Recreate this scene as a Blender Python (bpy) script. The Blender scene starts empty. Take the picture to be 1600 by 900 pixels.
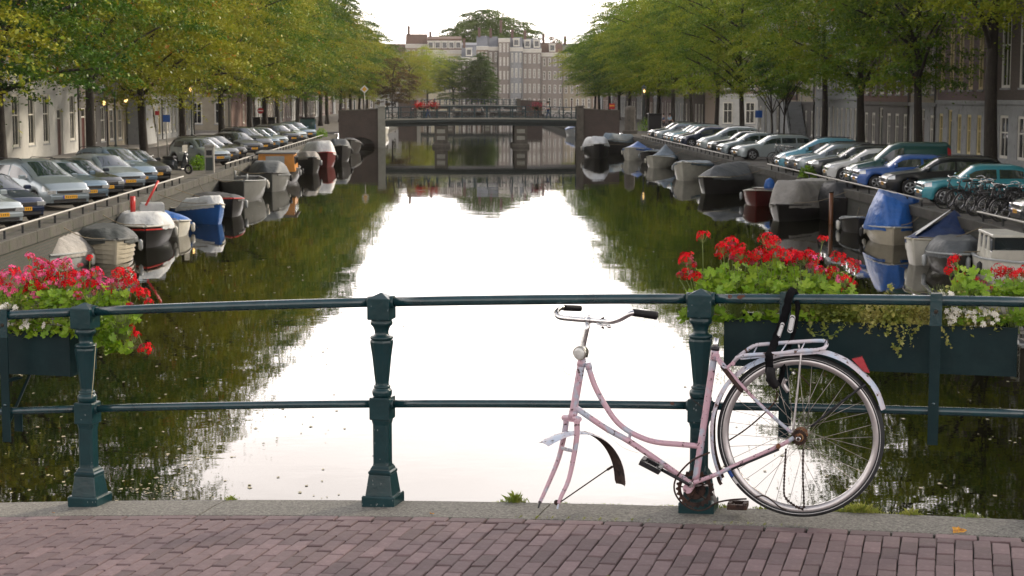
import bpy, bmesh, random
from math import *
import numpy as np
from mathutils import Vector, Matrix, noise

random.seed(7)
rng = np.random.default_rng(7)
S = bpy.context.scene
C = S.collection

# ------------------------------------------------------------------ camera
F = 2700.0; H = 5.15                       # focal length in photo pixels, eye height above the water
PIT = atan(303 / F); YAW = atan(80 / F * cos(PIT))
cam = bpy.data.cameras.new('camera'); co = bpy.data.objects.new('camera', cam); C.objects.link(co)
co.location = (0, 0, H); co.rotation_euler = (pi / 2 - PIT, 0, -YAW)
cam.sensor_width = 36; cam.lens = F / 1600 * 36; cam.clip_start = 0.1; cam.clip_end = 6000
cam.dof.use_dof = True; cam.dof.focus_distance = 7.35; cam.dof.aperture_fstop = 16.0
S.camera = co

# ------------------------------------------------------------------ light
SUN_EL, SUN_AZ = radians(27), radians(58)  # azimuth from +Y towards +X
w = bpy.data.worlds.new('World'); S.world = w; w.use_nodes = True
nt = w.node_tree; nt.nodes.clear()
def N(t, ty, **k):
    n = t.nodes.new(ty)
    for a, b in k.items(): setattr(n, a, b)
    return n
sky = N(nt, 'ShaderNodeTexSky', sky_type='NISHITA', sun_disc=False)
sky.sun_elevation = SUN_EL; sky.sun_rotation = SUN_AZ; sky.dust_density = 2.0; sky.air_density = 1.0; sky.ozone_density = 1.5
tc = N(nt, 'ShaderNodeTexCoord'); sep = N(nt, 'ShaderNodeSeparateXYZ'); nt.links.new(tc.outputs['Generated'], sep.inputs[0])
ramp = N(nt, 'ShaderNodeValToRGB'); nt.links.new(sep.outputs[2], ramp.inputs[0])
ramp.color_ramp.elements[0].position = 0.14; ramp.color_ramp.elements[0].color = (1, 1, 1, 1)
ramp.color_ramp.elements[1].position = 0.80; ramp.color_ramp.elements[1].color = (0.1, 0.1, 0.1, 1)
mp = N(nt, 'ShaderNodeMapping'); mp.inputs['Scale'].default_value = (1.2, 1.2, 7); nt.links.new(tc.outputs['Generated'], mp.inputs[0])
cn = N(nt, 'ShaderNodeTexNoise'); cn.inputs['Scale'].default_value = 2.6; cn.inputs['Detail'].default_value = 7; nt.links.new(mp.outputs[0], cn.inputs[0])
cr = N(nt, 'ShaderNodeMapRange'); cr.inputs[1].default_value = 0.3; cr.inputs[2].default_value = 0.7; cr.inputs[3].default_value = 0.82; cr.inputs[4].default_value = 1.12
nt.links.new(cn.outputs[0], cr.inputs[0])
hz = N(nt, 'ShaderNodeMix', data_type='RGBA'); hz.inputs[6].default_value = (0.95, 0.84, 0.78, 1); hz.inputs[7].default_value = (1.0, 0.95, 0.91, 1)
nt.links.new(cn.outputs[0], hz.inputs[0])
hs = N(nt, 'ShaderNodeVectorMath', operation='SCALE'); nt.links.new(hz.outputs[2], hs.inputs[0])
hm = N(nt, 'ShaderNodeMath', operation='MULTIPLY'); hm.inputs[1].default_value = 40.0; 
dt = N(nt, 'ShaderNodeVectorMath', operation='DOT_PRODUCT'); dt.inputs[1].default_value = (sin(SUN_AZ * 0.6), cos(SUN_AZ * 0.6), 0); nt.links.new(tc.outputs['Generated'], dt.inputs[0])
gz = N(nt, 'ShaderNodeMath', operation='MULTIPLY_ADD'); gz.inputs[1].default_value = 0.30; gz.inputs[2].default_value = 0.74; nt.links.new(dt.outputs['Value'], gz.inputs[0])   # the veil is brightest towards the sun
cg = N(nt, 'ShaderNodeMath', operation='MULTIPLY'); nt.links.new(cr.outputs[0], cg.inputs[0]); nt.links.new(gz.outputs[0], cg.inputs[1]); nt.links.new(cg.outputs[0], hm.inputs[0]); nt.links.new(hm.outputs[0], hs.inputs[3])
mx = N(nt, 'ShaderNodeMix', data_type='RGBA'); nt.links.new(ramp.outputs[0], mx.inputs[0]); nt.links.new(sky.outputs[0], mx.inputs[6]); nt.links.new(hs.outputs[0], mx.inputs[7])
bg = N(nt, 'ShaderNodeBackground'); bg.inputs[1].default_value = 0.10; nt.links.new(mx.outputs[2], bg.inputs[0])
wo = N(nt, 'ShaderNodeOutputWorld'); nt.links.new(bg.outputs[0], wo.inputs[0])
sl = bpy.data.lights.new('sun', 'SUN'); sl.energy = 4.2; sl.angle = radians(5); sl.color = (1, 0.86, 0.68)
so = bpy.data.objects.new('sun', sl); C.objects.link(so)
so.rotation_euler = Vector((sin(SUN_AZ) * cos(SUN_EL), cos(SUN_AZ) * cos(SUN_EL), sin(SUN_EL))).to_track_quat('Z', 'Y').to_euler()
S.view_settings.view_transform = 'Standard'; S.view_settings.look = 'None'; S.view_settings.gamma = 1
S.view_settings.exposure = 0.27
S.cycles.max_bounces = 7; S.cycles.transparent_max_bounces = 8; S.cycles.caustics_reflective = False; S.cycles.caustics_refractive = False
S.cycles.sample_clamp_indirect = 6

# ------------------------------------------------------------------ measuring the photograph
_f = Vector((sin(YAW) * cos(PIT), cos(YAW) * cos(PIT), -sin(PIT))); _r = Vector((cos(YAW), -sin(YAW), 0)); _u = _r.cross(_f)
def ray(px, py): return _f + _r * ((px - 800) / F) - _u * ((py - 450) / F)
def at_z(px, py, z):
    d = ray(px, py); return Vector((0, 0, H)) + d * ((z - H) / d.z)
def at_y(px, py, y):
    d = ray(px, py); return Vector((0, 0, H)) + d * (y / d.y)
# the near bridge: u runs along its railing (to the right), off towards the viewer, z up
BA = radians(14.5) + YAW; DR = 7.2
BU = Vector((cos(BA), -sin(BA), 0)); BN = Vector((sin(BA), cos(BA), 0))
def B(u, off, z): return BU * u + BN * (DR - off) + Vector((0, 0, z))
def R(px, py, off=0.0):                      # a photo pixel seen on the plane at this offset -> (u, z)
    d = ray(px, py); t = (DR - off) / d.dot(BN); p = Vector((0, 0, H)) + d * t
    return p.dot(BU), p.z
def zb(u): return 3.41 - 0.0074 * (u - 0.95) ** 2     # the humped deck
BM = Matrix(((BU.x, -BN.x, 0, BN.x * DR), (BU.y, -BN.y, 0, BN.y * DR), (0, 0, 1, 0), (0, 0, 0, 1)))  # (u, off, z) -> world

# ------------------------------------------------------------------ materials
def mat(name, col, rough=0.6, metal=0.0, var=0.12, scale=6.0, bump=0.0, bscale=None, col2=None, c2=(0.55, 0.7), rnd=0.0, coat=0.0, spec=0.5, emit=0, stretch=None, backmix=0.0):
    m = bpy.data.materials.new(name); m.use_nodes = True; t = m.node_tree
    b = t.nodes['Principled BSDF']
    b.inputs['Roughness'].default_value = rough; b.inputs['Metallic'].default_value = metal
    b.inputs['Coat Weight'].default_value = coat; b.inputs['Coat Roughness'].default_value = 0.05
    b.inputs['Specular IOR Level'].default_value = spec
    tcn = N(t, 'ShaderNodeTexCoord'); src = tcn.outputs['Object']
    if stretch:
        mm = N(t, 'ShaderNodeMapping'); mm.inputs['Scale'].default_value = stretch; t.links.new(src, mm.inputs[0]); src = mm.outputs[0]
    nz = N(t, 'ShaderNodeTexNoise'); nz.inputs['Scale'].default_value = scale; nz.inputs['Detail'].default_value = 6; nz.inputs['Roughness'].default_value = 0.6
    t.links.new(src, nz.inputs[0])
    mr = N(t, 'ShaderNodeMapRange'); mr.inputs[1].default_value = 0.25; mr.inputs[2].default_value = 0.75; mr.inputs[3].default_value = 1 - var; mr.inputs[4].default_value = 1 + var
    t.links.new(nz.outputs[0], mr.inputs[0])
    val = mr.outputs[0]
    if rnd:
        oi = N(t, 'ShaderNodeObjectInfo'); r2 = N(t, 'ShaderNodeMapRange'); r2.inputs[3].default_value = 1 - rnd; r2.inputs[4].default_value = 1 + rnd
        t.links.new(oi.outputs['Random'], r2.inputs[0]); mu = N(t, 'ShaderNodeMath', operation='MULTIPLY')
        t.links.new(val, mu.inputs[0]); t.links.new(r2.outputs[0], mu.inputs[1]); val = mu.outputs[0]
    base = N(t, 'ShaderNodeRGB'); base.outputs[0].default_value = (*col, 1); cur = base.outputs[0]
    if col2:
        n2 = N(t, 'ShaderNodeTexNoise'); n2.inputs['Scale'].default_value = scale * 1.7; n2.inputs['Detail'].default_value = 8; n2.inputs['Roughness'].default_value = 0.7
        mo = N(t, 'ShaderNodeMapping'); mo.inputs['Location'].default_value = (7.3, 1.1, 3.7); t.links.new(src, mo.inputs[0]); t.links.new(mo.outputs[0], n2.inputs[0])
        rr = N(t, 'ShaderNodeMapRange'); rr.inputs[1].default_value = c2[0]; rr.inputs[2].default_value = c2[1]; t.links.new(n2.outputs[0], rr.inputs[0])
        mi = N(t, 'ShaderNodeMix', data_type='RGBA'); t.links.new(rr.outputs[0], mi.inputs[0]); t.links.new(cur, mi.inputs[6]); mi.inputs[7].default_value = (*col2, 1); cur = mi.outputs[2]
    sc = N(t, 'ShaderNodeVectorMath', operation='SCALE'); t.links.new(cur, sc.inputs[0]); t.links.new(val, sc.inputs[3])
    t.links.new(sc.outputs[0], b.inputs['Base Color'])
    if bump:
        bn = N(t, 'ShaderNodeBump'); bn.inputs['Strength'].default_value = 1.0; bn.inputs['Distance'].default_value = bump
        n3 = N(t, 'ShaderNodeTexNoise'); n3.inputs['Scale'].default_value = bscale or scale * 4; n3.inputs['Detail'].default_value = 5; t.links.new(src, n3.inputs[0])
        t.links.new(n3.outputs[0], bn.inputs['Height']); t.links.new(bn.outputs[0], b.inputs['Normal'])
    if emit:
        b.inputs['Emission Color'].default_value = (*col, 1); b.inputs['Emission Strength'].default_value = emit
    return m

def leafmat(name, cols, scale=0.35, orange=0.0, trans=0.24, fine=5.0, rnd=0.12):
    """foliage: hues drift clump by clump, some leaves turning; light passes through"""
    m = bpy.data.materials.new(name); m.use_nodes = True; t = m.node_tree; t.nodes.remove(t.nodes['Principled BSDF'])
    tcn = N(t, 'ShaderNodeTexCoord'); oi = N(t, 'ShaderNodeObjectInfo')
    ad = N(t, 'ShaderNodeVectorMath', operation='ADD'); t.links.new(tcn.outputs['Object'], ad.inputs[0]); t.links.new(oi.outputs['Location'], ad.inputs[1])
    n1 = N(t, 'ShaderNodeTexNoise'); n1.inputs['Scale'].default_value = scale; n1.inputs['Detail'].default_value = 3; t.links.new(ad.outputs[0], n1.inputs[0])
    n2 = N(t, 'ShaderNodeTexNoise'); n2.inputs['Scale'].default_value = fine; n2.inputs['Detail'].default_value = 2; t.links.new(ad.outputs[0], n2.inputs[0])
    mxn = N(t, 'ShaderNodeMath', operation='MULTIPLY_ADD'); t.links.new(n2.outputs[0], mxn.inputs[0]); mxn.inputs[1].default_value = 0.45
    s1 = N(t, 'ShaderNodeMath', operation='MULTIPLY_ADD'); t.links.new(n1.outputs[0], s1.inputs[0]); s1.inputs[1].default_value = 0.95; s1.inputs[2].default_value = -0.2; t.links.new(s1.outputs[0], mxn.inputs[2])
    ro = N(t, 'ShaderNodeMath', operation='MULTIPLY_ADD'); t.links.new(oi.outputs['Random'], ro.inputs[0]); ro.inputs[1].default_value = rnd * 2; t.links.new(mxn.outputs[0], ro.inputs[2])
    cr = N(t, 'ShaderNodeValToRGB'); t.links.new(ro.outputs[0], cr.inputs[0])
    e = cr.color_ramp.elements
    while len(e) < len(cols): e.new(0.5)
    for i, c in enumerate(cols): e[i].position = 0.3 + 0.45 * i / max(1, len(cols) - 1); e[i].color = (*c, 1)
    cur = cr.outputs[0]
    if orange:
        n4 = N(t, 'ShaderNodeTexNoise'); n4.inputs['Scale'].default_value = 1.1; n4.inputs['Detail'].default_value = 4; mo = N(t, 'ShaderNodeMapping'); mo.inputs['Location'].default_value = (31, 5, 9)
        t.links.new(ad.outputs[0], mo.inputs[0]); t.links.new(mo.outputs[0], n4.inputs[0])
        r4 = N(t, 'ShaderNodeMapRange'); r4.inputs[1].default_value = 0.66 - orange * 0.1; r4.inputs[2].default_value = 0.74 - orange * 0.1; t.links.new(n4.outputs[0], r4.inputs[0])
        mi = N(t, 'ShaderNodeMix', data_type='RGBA'); t.links.new(r4.outputs[0], mi.inputs[0]); t.links.new(cur, mi.inputs[6]); mi.inputs[7].default_value = (0.42, 0.13, 0.012, 1); cur = mi.outputs[2]
    d = N(t, 'ShaderNodeBsdfDiffuse'); tr = N(t, 'ShaderNodeBsdfTranslucent'); g = N(t, 'ShaderNodeBsdfGlossy'); g.inputs['Roughness'].default_value = 0.45
    t.links.new(cur, d.inputs[0]); t.links.new(cur, tr.inputs[0])
    a = N(t, 'ShaderNodeMixShader'); a.inputs[0].default_value = trans; t.links.new(d.outputs[0], a.inputs[1]); t.links.new(tr.outputs[0], a.inputs[2])
    b2 = N(t, 'ShaderNodeMixShader'); b2.inputs[0].default_value = 0.035; t.links.new(a.outputs[0], b2.inputs[1]); t.links.new(g.outputs[0], b2.inputs[2])
    t.links.new(b2.outputs[0], t.nodes['Material Output'].inputs[0])
    return m

# ------------------------------------------------------------------ mesh building
class MB:
    def __init__(s): s.v = []; s.f = []; s.m = []; s.s = []
    def add(s, vs, fs, mi=0, sm=False):
        o = len(s.v); s.v += [tuple(x) for x in vs]
        for f in fs: s.f.append([i + o for i in f]); s.m.append(mi); s.s.append(sm)
        return s
    def box(s, x0, y0, z0, x1, y1, z1, mi=0, M=None, bev=0.0):
        if bev:
            b = bev; vs = []
            for z, k in ((z0, 0), (z1 - b, 0), (z1, b)):
                vs += [(x0 + k, y0 + k, z), (x1 - k, y0 + k, z), (x1 - k, y1 - k, z), (x0 + k, y1 - k, z)]
            fs = [(3, 2, 1, 0), (8, 9, 10, 11)]
            for r in (0, 4):
                for i in range(4): j = (i + 1) % 4; fs.append((r + i, r + j, r + 4 + j, r + 4 + i))
        else:
            vs = [(x, y, z) for z in (z0, z1) for (x, y) in ((x0, y0), (x1, y0), (x1, y1), (x0, y1))]
            fs = [(3, 2, 1, 0), (4, 5, 6, 7), (0, 1, 5, 4), (1, 2, 6, 5), (2, 3, 7, 6), (3, 0, 4, 7)]
        if M: vs = [M @ Vector(v) for v in vs]
        return s.add(vs, fs, mi)
    def loft(s, rings, closed=True, cap=(True, True), mi=0, sm=True, loop=False):
        n = len(rings[0]); o = len(s.v); vs = [p for r in rings for p in r]; fs = []
        k = len(rings)
        for a in range(k if loop else k - 1):
            b = (a + 1) % k
            for i in range(n if closed else n - 1):
                j = (i + 1) % n; fs.append((a * n + i, a * n + j, b * n + j, b * n + i))
        s.add(vs, fs, mi, sm)
        if cap[0] and not loop: s.f.append([o + i for i in range(n)][::-1]); s.m.append(mi); s.s.append(False)
        if cap[1] and not loop: s.f.append([o + (k - 1) * n + i for i in range(n)]); s.m.append(mi); s.s.append(False)
        return s
    def tube(s, pts, r, n=8, mi=0, cap=True, loop=False, flat=None, sm=True):
        pts = [Vector(p) for p in pts]; rs = r if isinstance(r, list) else [r] * len(pts)
        rings = []; k = len(pts); ref = None
        for i, p in enumerate(pts):
            if loop: d = pts[(i + 1) % k] - pts[i - 1]
            else: d = pts[min(i + 1, k - 1)] - pts[max(i - 1, 0)]
            if d.length < 1e-9: d = Vector((0, 0, 1))
            d.normalize()
            if ref is None:
                ref = Vector((0, 0, 1)) if abs(d.z) < 0.9 else Vector((0, 1, 0))
                if flat is not None: ref = Vector(flat)
            a = ref - d * ref.dot(d)
            if a.length < 1e-6: a = d.orthogonal()
            a.normalize(); b = d.cross(a); ref = a
            ra, rb = (rs[i] if isinstance(rs[i], tuple) else (rs[i], rs[i]))
            rings.append([p + a * (cos(t) * ra) + b * (sin(t) * rb) for t in [2 * pi * q / n for q in range(n)]])
        return s.loft(rings, True, (cap, cap), mi, sm, loop)
    def lathe(s, prof, n=16, c=(0, 0, 0), axis='z', mi=0, sm=True, cap=(True, True), rot=0.0, sq=False):
        rings = []; q = sqrt(2) if sq else 1
        for r, z in prof:
            ring = []
            for i in range(n):
                t = 2 * pi * i / n + rot; a, b = r * q * cos(t), r * q * sin(t)
                ring.append({'z': (c[0] + a, c[1] + b, c[2] + z), 'y': (c[0] + b, c[1] + z, c[2] + a), 'x': (c[0] + z, c[1] + a, c[2] + b)}[axis])
            rings.append(ring)
        return s.loft(rings, True, cap, mi, sm)
    def xf(s, M, start=0):
        for i in range(start, len(s.v)): s.v[i] = tuple(M @ Vector(s.v[i]))
        return s
    def build(s, name, mats, parent=None, loc=None, auto=False):
        me = bpy.data.meshes.new(name); me.from_pydata(s.v, [], s.f)
        mats = mats if isinstance(mats, (list, tuple)) else [mats]
        for m in mats: me.materials.append(m)
        me.polygons.foreach_set('material_index', s.m); me.polygons.foreach_set('use_smooth', s.s)
        me.update()
        return link(name, me, parent, loc)

def link(name, data, parent=None, loc=None, M=None):
    o = bpy.data.objects.new(name, data); C.objects.link(o)
    if parent: o.parent = parent
    if loc is not None: o.location = loc
    if M is not None: o.matrix_local = M
    return o
def tag(o, label=None, cat=None, group=None, kind=None):
    if label: o['label'] = label
    if cat: o['category'] = cat
    if group: o['group'] = group
    if kind: o['kind'] = kind
    return o
def thing(name, label, cat, loc=(0, 0, 0), rz=0.0, group=None):
    o = bpy.data.objects.new(name, None); C.objects.link(o); o.location = loc; o.rotation_euler = (0, 0, rz); o.empty_display_size = 0.3
    return tag(o, label, cat, group)
def struct(o, kind='structure'): o['kind'] = kind; return o
KIDS = {}
def kids(o):
    return [c for c in bpy.data.objects if c.parent == o]
def snapshot(o):
    """a thing with its parts and sub-parts, read once so that copying is quick"""
    ch = kids(o); return (o, [(c, kids(c)) for c in ch])
def dup(snap, loc, rz=0.0, label=None, group=None, scale=None, paint=None):
    o, ch = snap; r = o.copy(); C.objects.link(r); r.location = loc; r.rotation_euler = (0, 0, rz)
    if label: r['label'] = label
    if group: r['group'] = group
    if scale: r.scale = scale if isinstance(scale, (tuple, list)) else (scale,) * 3
    for c, gg in ch:
        d = c.copy(); C.objects.link(d); d.parent = r
        if paint and c.name.split('.')[0] in paint[0]:
            d.material_slots[0].link = 'OBJECT'; d.material_slots[0].material = paint[1]
        for g in gg:
            e = g.copy(); C.objects.link(e); e.parent = d
    return r
def lerp(a, b, t): return a + (b - a) * t
def interp(pts, x):
    if x <= pts[0][0]: return pts[0][1]
    for (a, b), (c, d) in zip(pts, pts[1:]):
        if x <= c: return b + (d - b) * (x - a) / (c - a + 1e-12)
    return pts[-1][1]
def smooth_path(pts, k=4):
    P = [Vector(p) for p in pts]; out = []
    for i in range(len(P) - 1):
        p0, p1, p2, p3 = P[max(i - 1, 0)], P[i], P[i + 1], P[min(i + 2, len(P) - 1)]
        for j in range(k):
            t = j / k
            out.append(0.5 * ((2 * p1) + (p2 - p0) * t + (2 * p0 - 5 * p1 + 4 * p2 - p3) * t * t + (3 * p1 - p0 - 3 * p2 + p3) * t ** 3))
    out.append(P[-1]); return out
# ================================================================== SETTING
XL, XR = -11.9, 15.5           # quay edges
ZQ = 1.35                      # quay level above the water
YB = 169.0                     # the bridge across the canal
def brickmat(name, c1, c2, mortar, bw=0.22, bh=0.065, rough=0.85, stain=(0.5, 0.35, 0.2), sfac=0.3, ms=0.012):
    m = bpy.data.materials.new(name); m.use_nodes = True; t = m.node_tree; b = t.nodes['Principled BSDF']; b.inputs['Roughness'].default_value = rough
    tcn = N(t, 'ShaderNodeTexCoord'); sp = N(t, 'ShaderNodeSeparateXYZ'); t.links.new(tcn.outputs['Object'], sp.inputs[0])
    ad = N(t, 'ShaderNodeMath', operation='ADD'); t.links.new(sp.outputs[0], ad.inputs[0]); t.links.new(sp.outputs[1], ad.inputs[1])
    cb = N(t, 'ShaderNodeCombineXYZ'); t.links.new(ad.outputs[0], cb.inputs[0]); t.links.new(sp.outputs[2], cb.inputs[1])
    br = N(t, 'ShaderNodeTexBrick'); t.links.new(cb.outputs[0], br.inputs[0]); br.inputs['Scale'].default_value = 1
    br.inputs['Brick Width'].default_value = bw; br.inputs['Row Height'].default_value = bh; br.inputs['Mortar Size'].default_value = ms
    br.inputs['Color1'].default_value = (*c1, 1); br.inputs['Color2'].default_value = (*c2, 1); br.inputs['Mortar'].default_value = (*mortar, 1)
    nz = N(t, 'ShaderNodeTexNoise'); nz.inputs['Scale'].default_value = 0.7; nz.inputs['Detail'].default_value = 8; nz.inputs['Roughness'].default_value = 0.7; t.links.new(tcn.outputs['Object'], nz.inputs[0])
    rr = N(t, 'ShaderNodeMapRange'); rr.inputs[1].default_value = 0.42; rr.inputs[2].default_value = 0.72; rr.inputs[4].default_value = sfac; t.links.new(nz.outputs[0], rr.inputs[0])
    mi = N(t, 'ShaderNodeMix', data_type='RGBA'); t.links.new(rr.outputs[0], mi.inputs[0]); t.links.new(br.outputs[0], mi.inputs[6]); mi.inputs[7].default_value = (*stain, 1)
    t.links.new(mi.outputs[2], b.inputs['Base Color'])
    bn = N(t, 'ShaderNodeBump'); bn.inputs['Distance'].default_value = 0.01; t.links.new(br.outputs['Fac'], bn.inputs['Height']); bn.invert = True; t.links.new(bn.outputs[0], b.inputs['Normal'])
    return m

m_street = mat('street', (0.06, 0.054, 0.05), 0.9, var=0.3, scale=1.3, bump=0.01, bscale=14, col2=(0.085, 0.078, 0.066))
m_verge = mat('quay paving', (0.085, 0.076, 0.064), 0.9, var=0.3, scale=1.2, bump=0.012, bscale=10, col2=(0.06, 0.07, 0.028), c2=(0.55, 0.62))
m_ground = mat('ground', (0.1, 0.095, 0.08), 0.95, var=0.2, scale=0.02)
m_quay = brickmat('quay masonry', (0.040, 0.033, 0.028), (0.056, 0.046, 0.038), (0.03, 0.052, 0.046), 0.28, 0.09, stain=(0.03, 0.034, 0.022), sfac=0.85)
m_coping = mat('coping stone', (0.052, 0.047, 0.040), 0.85, var=0.3, scale=2.5, bump=0.01, col2=(0.045, 0.05, 0.03), c2=(0.48, 0.62), rnd=0.2)
m_bed = mat('canal bed', (0.05, 0.05, 0.03), 0.95)

# water: near mirror with slight, mostly sideways ripples over a murky body
def water_mat():
    m = bpy.data.materials.new('canal water'); m.use_nodes = True; t = m.node_tree; b = t.nodes['Principled BSDF']
    b.inputs['Base Color'].default_value = (0.007, 0.007, 0.003, 1); b.inputs['Roughness'].default_value = 0.015; b.inputs['IOR'].default_value = 1.29
    tcn = N(t, 'ShaderNodeTexCoord')
    h = None
    for sc, st, amp in ((0.55, (1, 1.1, 1), 0.0026), (3.2, (0.75, 1.2, 1), 0.0005), (0.09, (1, 1, 1), 0.010)):
        mm = N(t, 'ShaderNodeMapping'); mm.inputs['Scale'].default_value = st; t.links.new(tcn.outputs['Object'], mm.inputs[0])
        nz = N(t, 'ShaderNodeTexNoise'); nz.inputs['Scale'].default_value = sc; nz.inputs['Detail'].default_value = 2; t.links.new(mm.outputs[0], nz.inputs[0])
        ma = N(t, 'ShaderNodeMath', operation='MULTIPLY'); ma.inputs[1].default_value = amp; t.links.new(nz.outputs[0], ma.inputs[0])
        if h is None: h = ma.outputs[0]
        else:
            a = N(t, 'ShaderNodeMath', operation='ADD'); t.links.new(h, a.inputs[0]); t.links.new(ma.outputs[0], a.inputs[1]); h = a.outputs[0]
    bn = N(t, 'ShaderNodeBump'); bn.inputs['Distance'].default_value = 1.0; bn.inputs['Strength'].default_value = 1.0; t.links.new(h, bn.inputs['Height']); t.links.new(bn.outputs[0], b.inputs['Normal'])
    return m
m_water = water_mat()
mb = MB(); mb.add([(XL - 1, -60, 0), (XR + 1, -60, 0), (XR + 1, 372, 0), (XL - 1, 372, 0)], [(0, 1, 2, 3)])
struct(mb.build('canal_water', m_water))
# ground sheets on both sides and beyond the end of the canal, out to the horizon
mb = MB()
for (x0, y0, x1, y1) in ((-4000, -4000, XL - 0.4, 4500), (XR + 0.4, -4000, 4000, 4500), (XL - 0.4, 370, XR + 0.4, 4500)):
    mb.add([(x0, y0, ZQ - 0.02), (x1, y0, ZQ - 0.02), (x1, y1, ZQ - 0.02), (x0, y1, ZQ - 0.02)], [(0, 1, 2, 3)])
struct(mb.build('ground', m_ground))
def sheet(name, x0, y0, x1, y1, z, m):
    b = MB(); b.add([(x0, y0, z), (x1, y0, z), (x1, y1, z), (x0, y1, z)], [(0, 1, 2, 3)]); return struct(b.build(name, m))
for a, b_ in ((-30, YB - 3), (YB + 6, 360)):
    sheet('quay_paving', XL - 6.2, a, XL - 0.35, b_, ZQ + 0.0, m_verge); sheet('quay_paving', XR + 0.35, a, XR + 8.9, b_, ZQ + 0.0, m_verge)
    sheet('street', XL - 10.2, a, XL - 6.4, b_, ZQ + 0.004, m_street); sheet('street', XR + 9.1, a, XR + 10.9, b_, ZQ + 0.004, m_street)
m_kerb = mat('kerb', (0.22, 0.21, 0.19), 0.85, var=0.2, scale=4)
m_pave = mat('pavement slabs', (0.2, 0.19, 0.175), 0.9, var=0.2, scale=2)
for sx, xa, xb in ((-1, XL - 12.55, XL - 10.2), (1, XR + 10.9, XR + 11.95)):
    b = MB(); b.box(min(xa, xb), -30, ZQ - 0.3, max(xa, xb), YB - 3, ZQ + 0.13, 0); struct(b.build('pavement', m_pave))
# quay walls with coping stones
def quay_wall(x, side, y0, y1, stones=True):
    b = MB(); b.box(min(x, x + side * 0.5), y0, -1.5, max(x, x + side * 0.5), y1, ZQ - 0.32, 0)
    # timber waling just above the water
    b.box(min(x - side * 0.12, x + side * 0.05), y0, 0.12, max(x - side * 0.12, x + side * 0.05), y1, 0.3, 1)
    root = struct(b.build('quay_wall', [m_quay, m_bed]))
    y = y0; near = MB(); k = 0; shared = {}
    while y < y1 - 0.01:
        L = min(1.5, y1 - y)
        if stones and 40 < y < 130 and L > 1.4:
            key = k % 4
            if key not in shared:
                q = MB(); q.box(-0.06, 0.008, 0, 0.5, L - 0.008, 0.325 + 0.004 * key, 0, bev=0.015)
                if side < 0: q.v = [(-vx, vy, vz) for vx, vy, vz in q.v]; q.f = [f[::-1] for f in q.f]
                o = q.build('coping_stone', m_coping, root, (x, y, ZQ - 0.32)); shared[key] = o.data
            else: o = link('coping_stone', shared[key], root, (x + random.uniform(-0.008, 0.008), y, ZQ - 0.32 + random.uniform(-0.006, 0.006)))
        else:
            xa, xb = x - side * 0.06, x + side * 0.5
            near.box(min(xa, xb), y + 0.008, ZQ - 0.32, max(xa, xb), y + L - 0.008, ZQ + 0.005, 0, bev=0.012)
        y += L; k += 1
    tag(near.build('far_coping', m_coping, root), kind='stuff')
    return root
quay_wall(XL, -1, -40, YB - 1.2); quay_wall(XR, 1, -40, YB - 1.2)
quay_wall(XL, -1, YB + 8.2, 372, False); quay_wall(XR, 1, YB + 8.2, 372, False)
b = MB(); b.box(XL - 0.4, 371, -1, XR + 0.4, 372, ZQ, 0); struct(b.build('quay_wall', [m_quay]))

# ------------------------------------------------------------------ near bridge: pavement, kerb
m_sand = mat('joint sand', (0.03, 0.028, 0.022), 0.95, var=0.4, scale=30, bump=0.002, col2=(0.05, 0.07, 0.02), c2=(0.55, 0.65))
m_brick = mat('paving brick', (0.150, 0.102, 0.104), 0.82, var=0.16, scale=26, bump=0.0022, bscale=160, col2=(0.20, 0.15, 0.15), c2=(0.50, 0.80), rnd=0.3)
m_concrete = mat('kerb concrete', (0.20, 0.192, 0.168), 0.92, var=0.5, scale=60, bump=0.006, bscale=90, col2=(0.075, 0.074, 0.062), c2=(0.48, 0.64))
def strip(name, offs, z_add, m, u0=-16, u1=16, n=64, thick=None, parent=None):
    b = MB(); rings = []
    for i in range(n + 1):
        u = lerp(u0, u1, i / n); z = zb(u) + z_add
        ring = [B(u, offs[0], z), B(u, offs[1], z)]
        if thick: ring += [B(u, offs[1], z - thick), B(u, offs[0], z - thick)]
        rings.append(ring)
    b.loft(rings, bool(thick), (bool(thick), bool(thick)), 0, False)
    return b.build(name, m, parent)
pav = struct(strip('pavement', (14.0, 0.24), -0.012, m_sand, thick=0.35))
# curved bond: bricks with their long side across the bridge
bw, bl, jt = 0.0690, 0.168, 0.0045
bshared = []
for k in range(10):
    q = MB(); wv, lv = bw - jt, bl - 0.010; j = lambda s: random.uniform(-s, s)
    t = 0.0032; vs = []
    for z, ins in ((-0.05, 0), (0, 0), (0.0035, 0.0035)):
        for sx, sy in ((-1, -1), (1, -1), (1, 1), (-1, 1)):
            vs.append((sx * (wv / 2 - ins), sy * (lv / 2 - ins), z))
    vs = [(x + (j(0.0012)), y + j(0.0022), z + (j(0.0008) if z > 0.001 else 0)) for x, y, z in vs]
    fs = [(8, 9, 10, 11)] + [(r + i, r + (i + 1) % 4, r + 4 + (i + 1) % 4, r + 4 + i) for r in (0, 4) for i in range(4)]
    q.add(vs, fs); me = bpy.data.meshes.new('brick'); me.from_pydata(q.v, [], q.f); me.materials.append(m_brick); bshared.append(me)
def brick_M(u, off, rot=0, dz=0.0):
    s = -0.0148 * (u - 0.95); z = zb(u) + dz
    ux = (BU + Vector((0, 0, s))).normalized(); vy = BN; nz = ux.cross(vy).normalized()
    M = Matrix((ux, vy, nz)).transposed().to_4x4(); M.translation = B(u, off, z)
    return M @ Matrix.Rotation(rot, 4, 'Z')
cand = []
col = 0; u = -5.6 - 52 * bw
far_b = MB()
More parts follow.
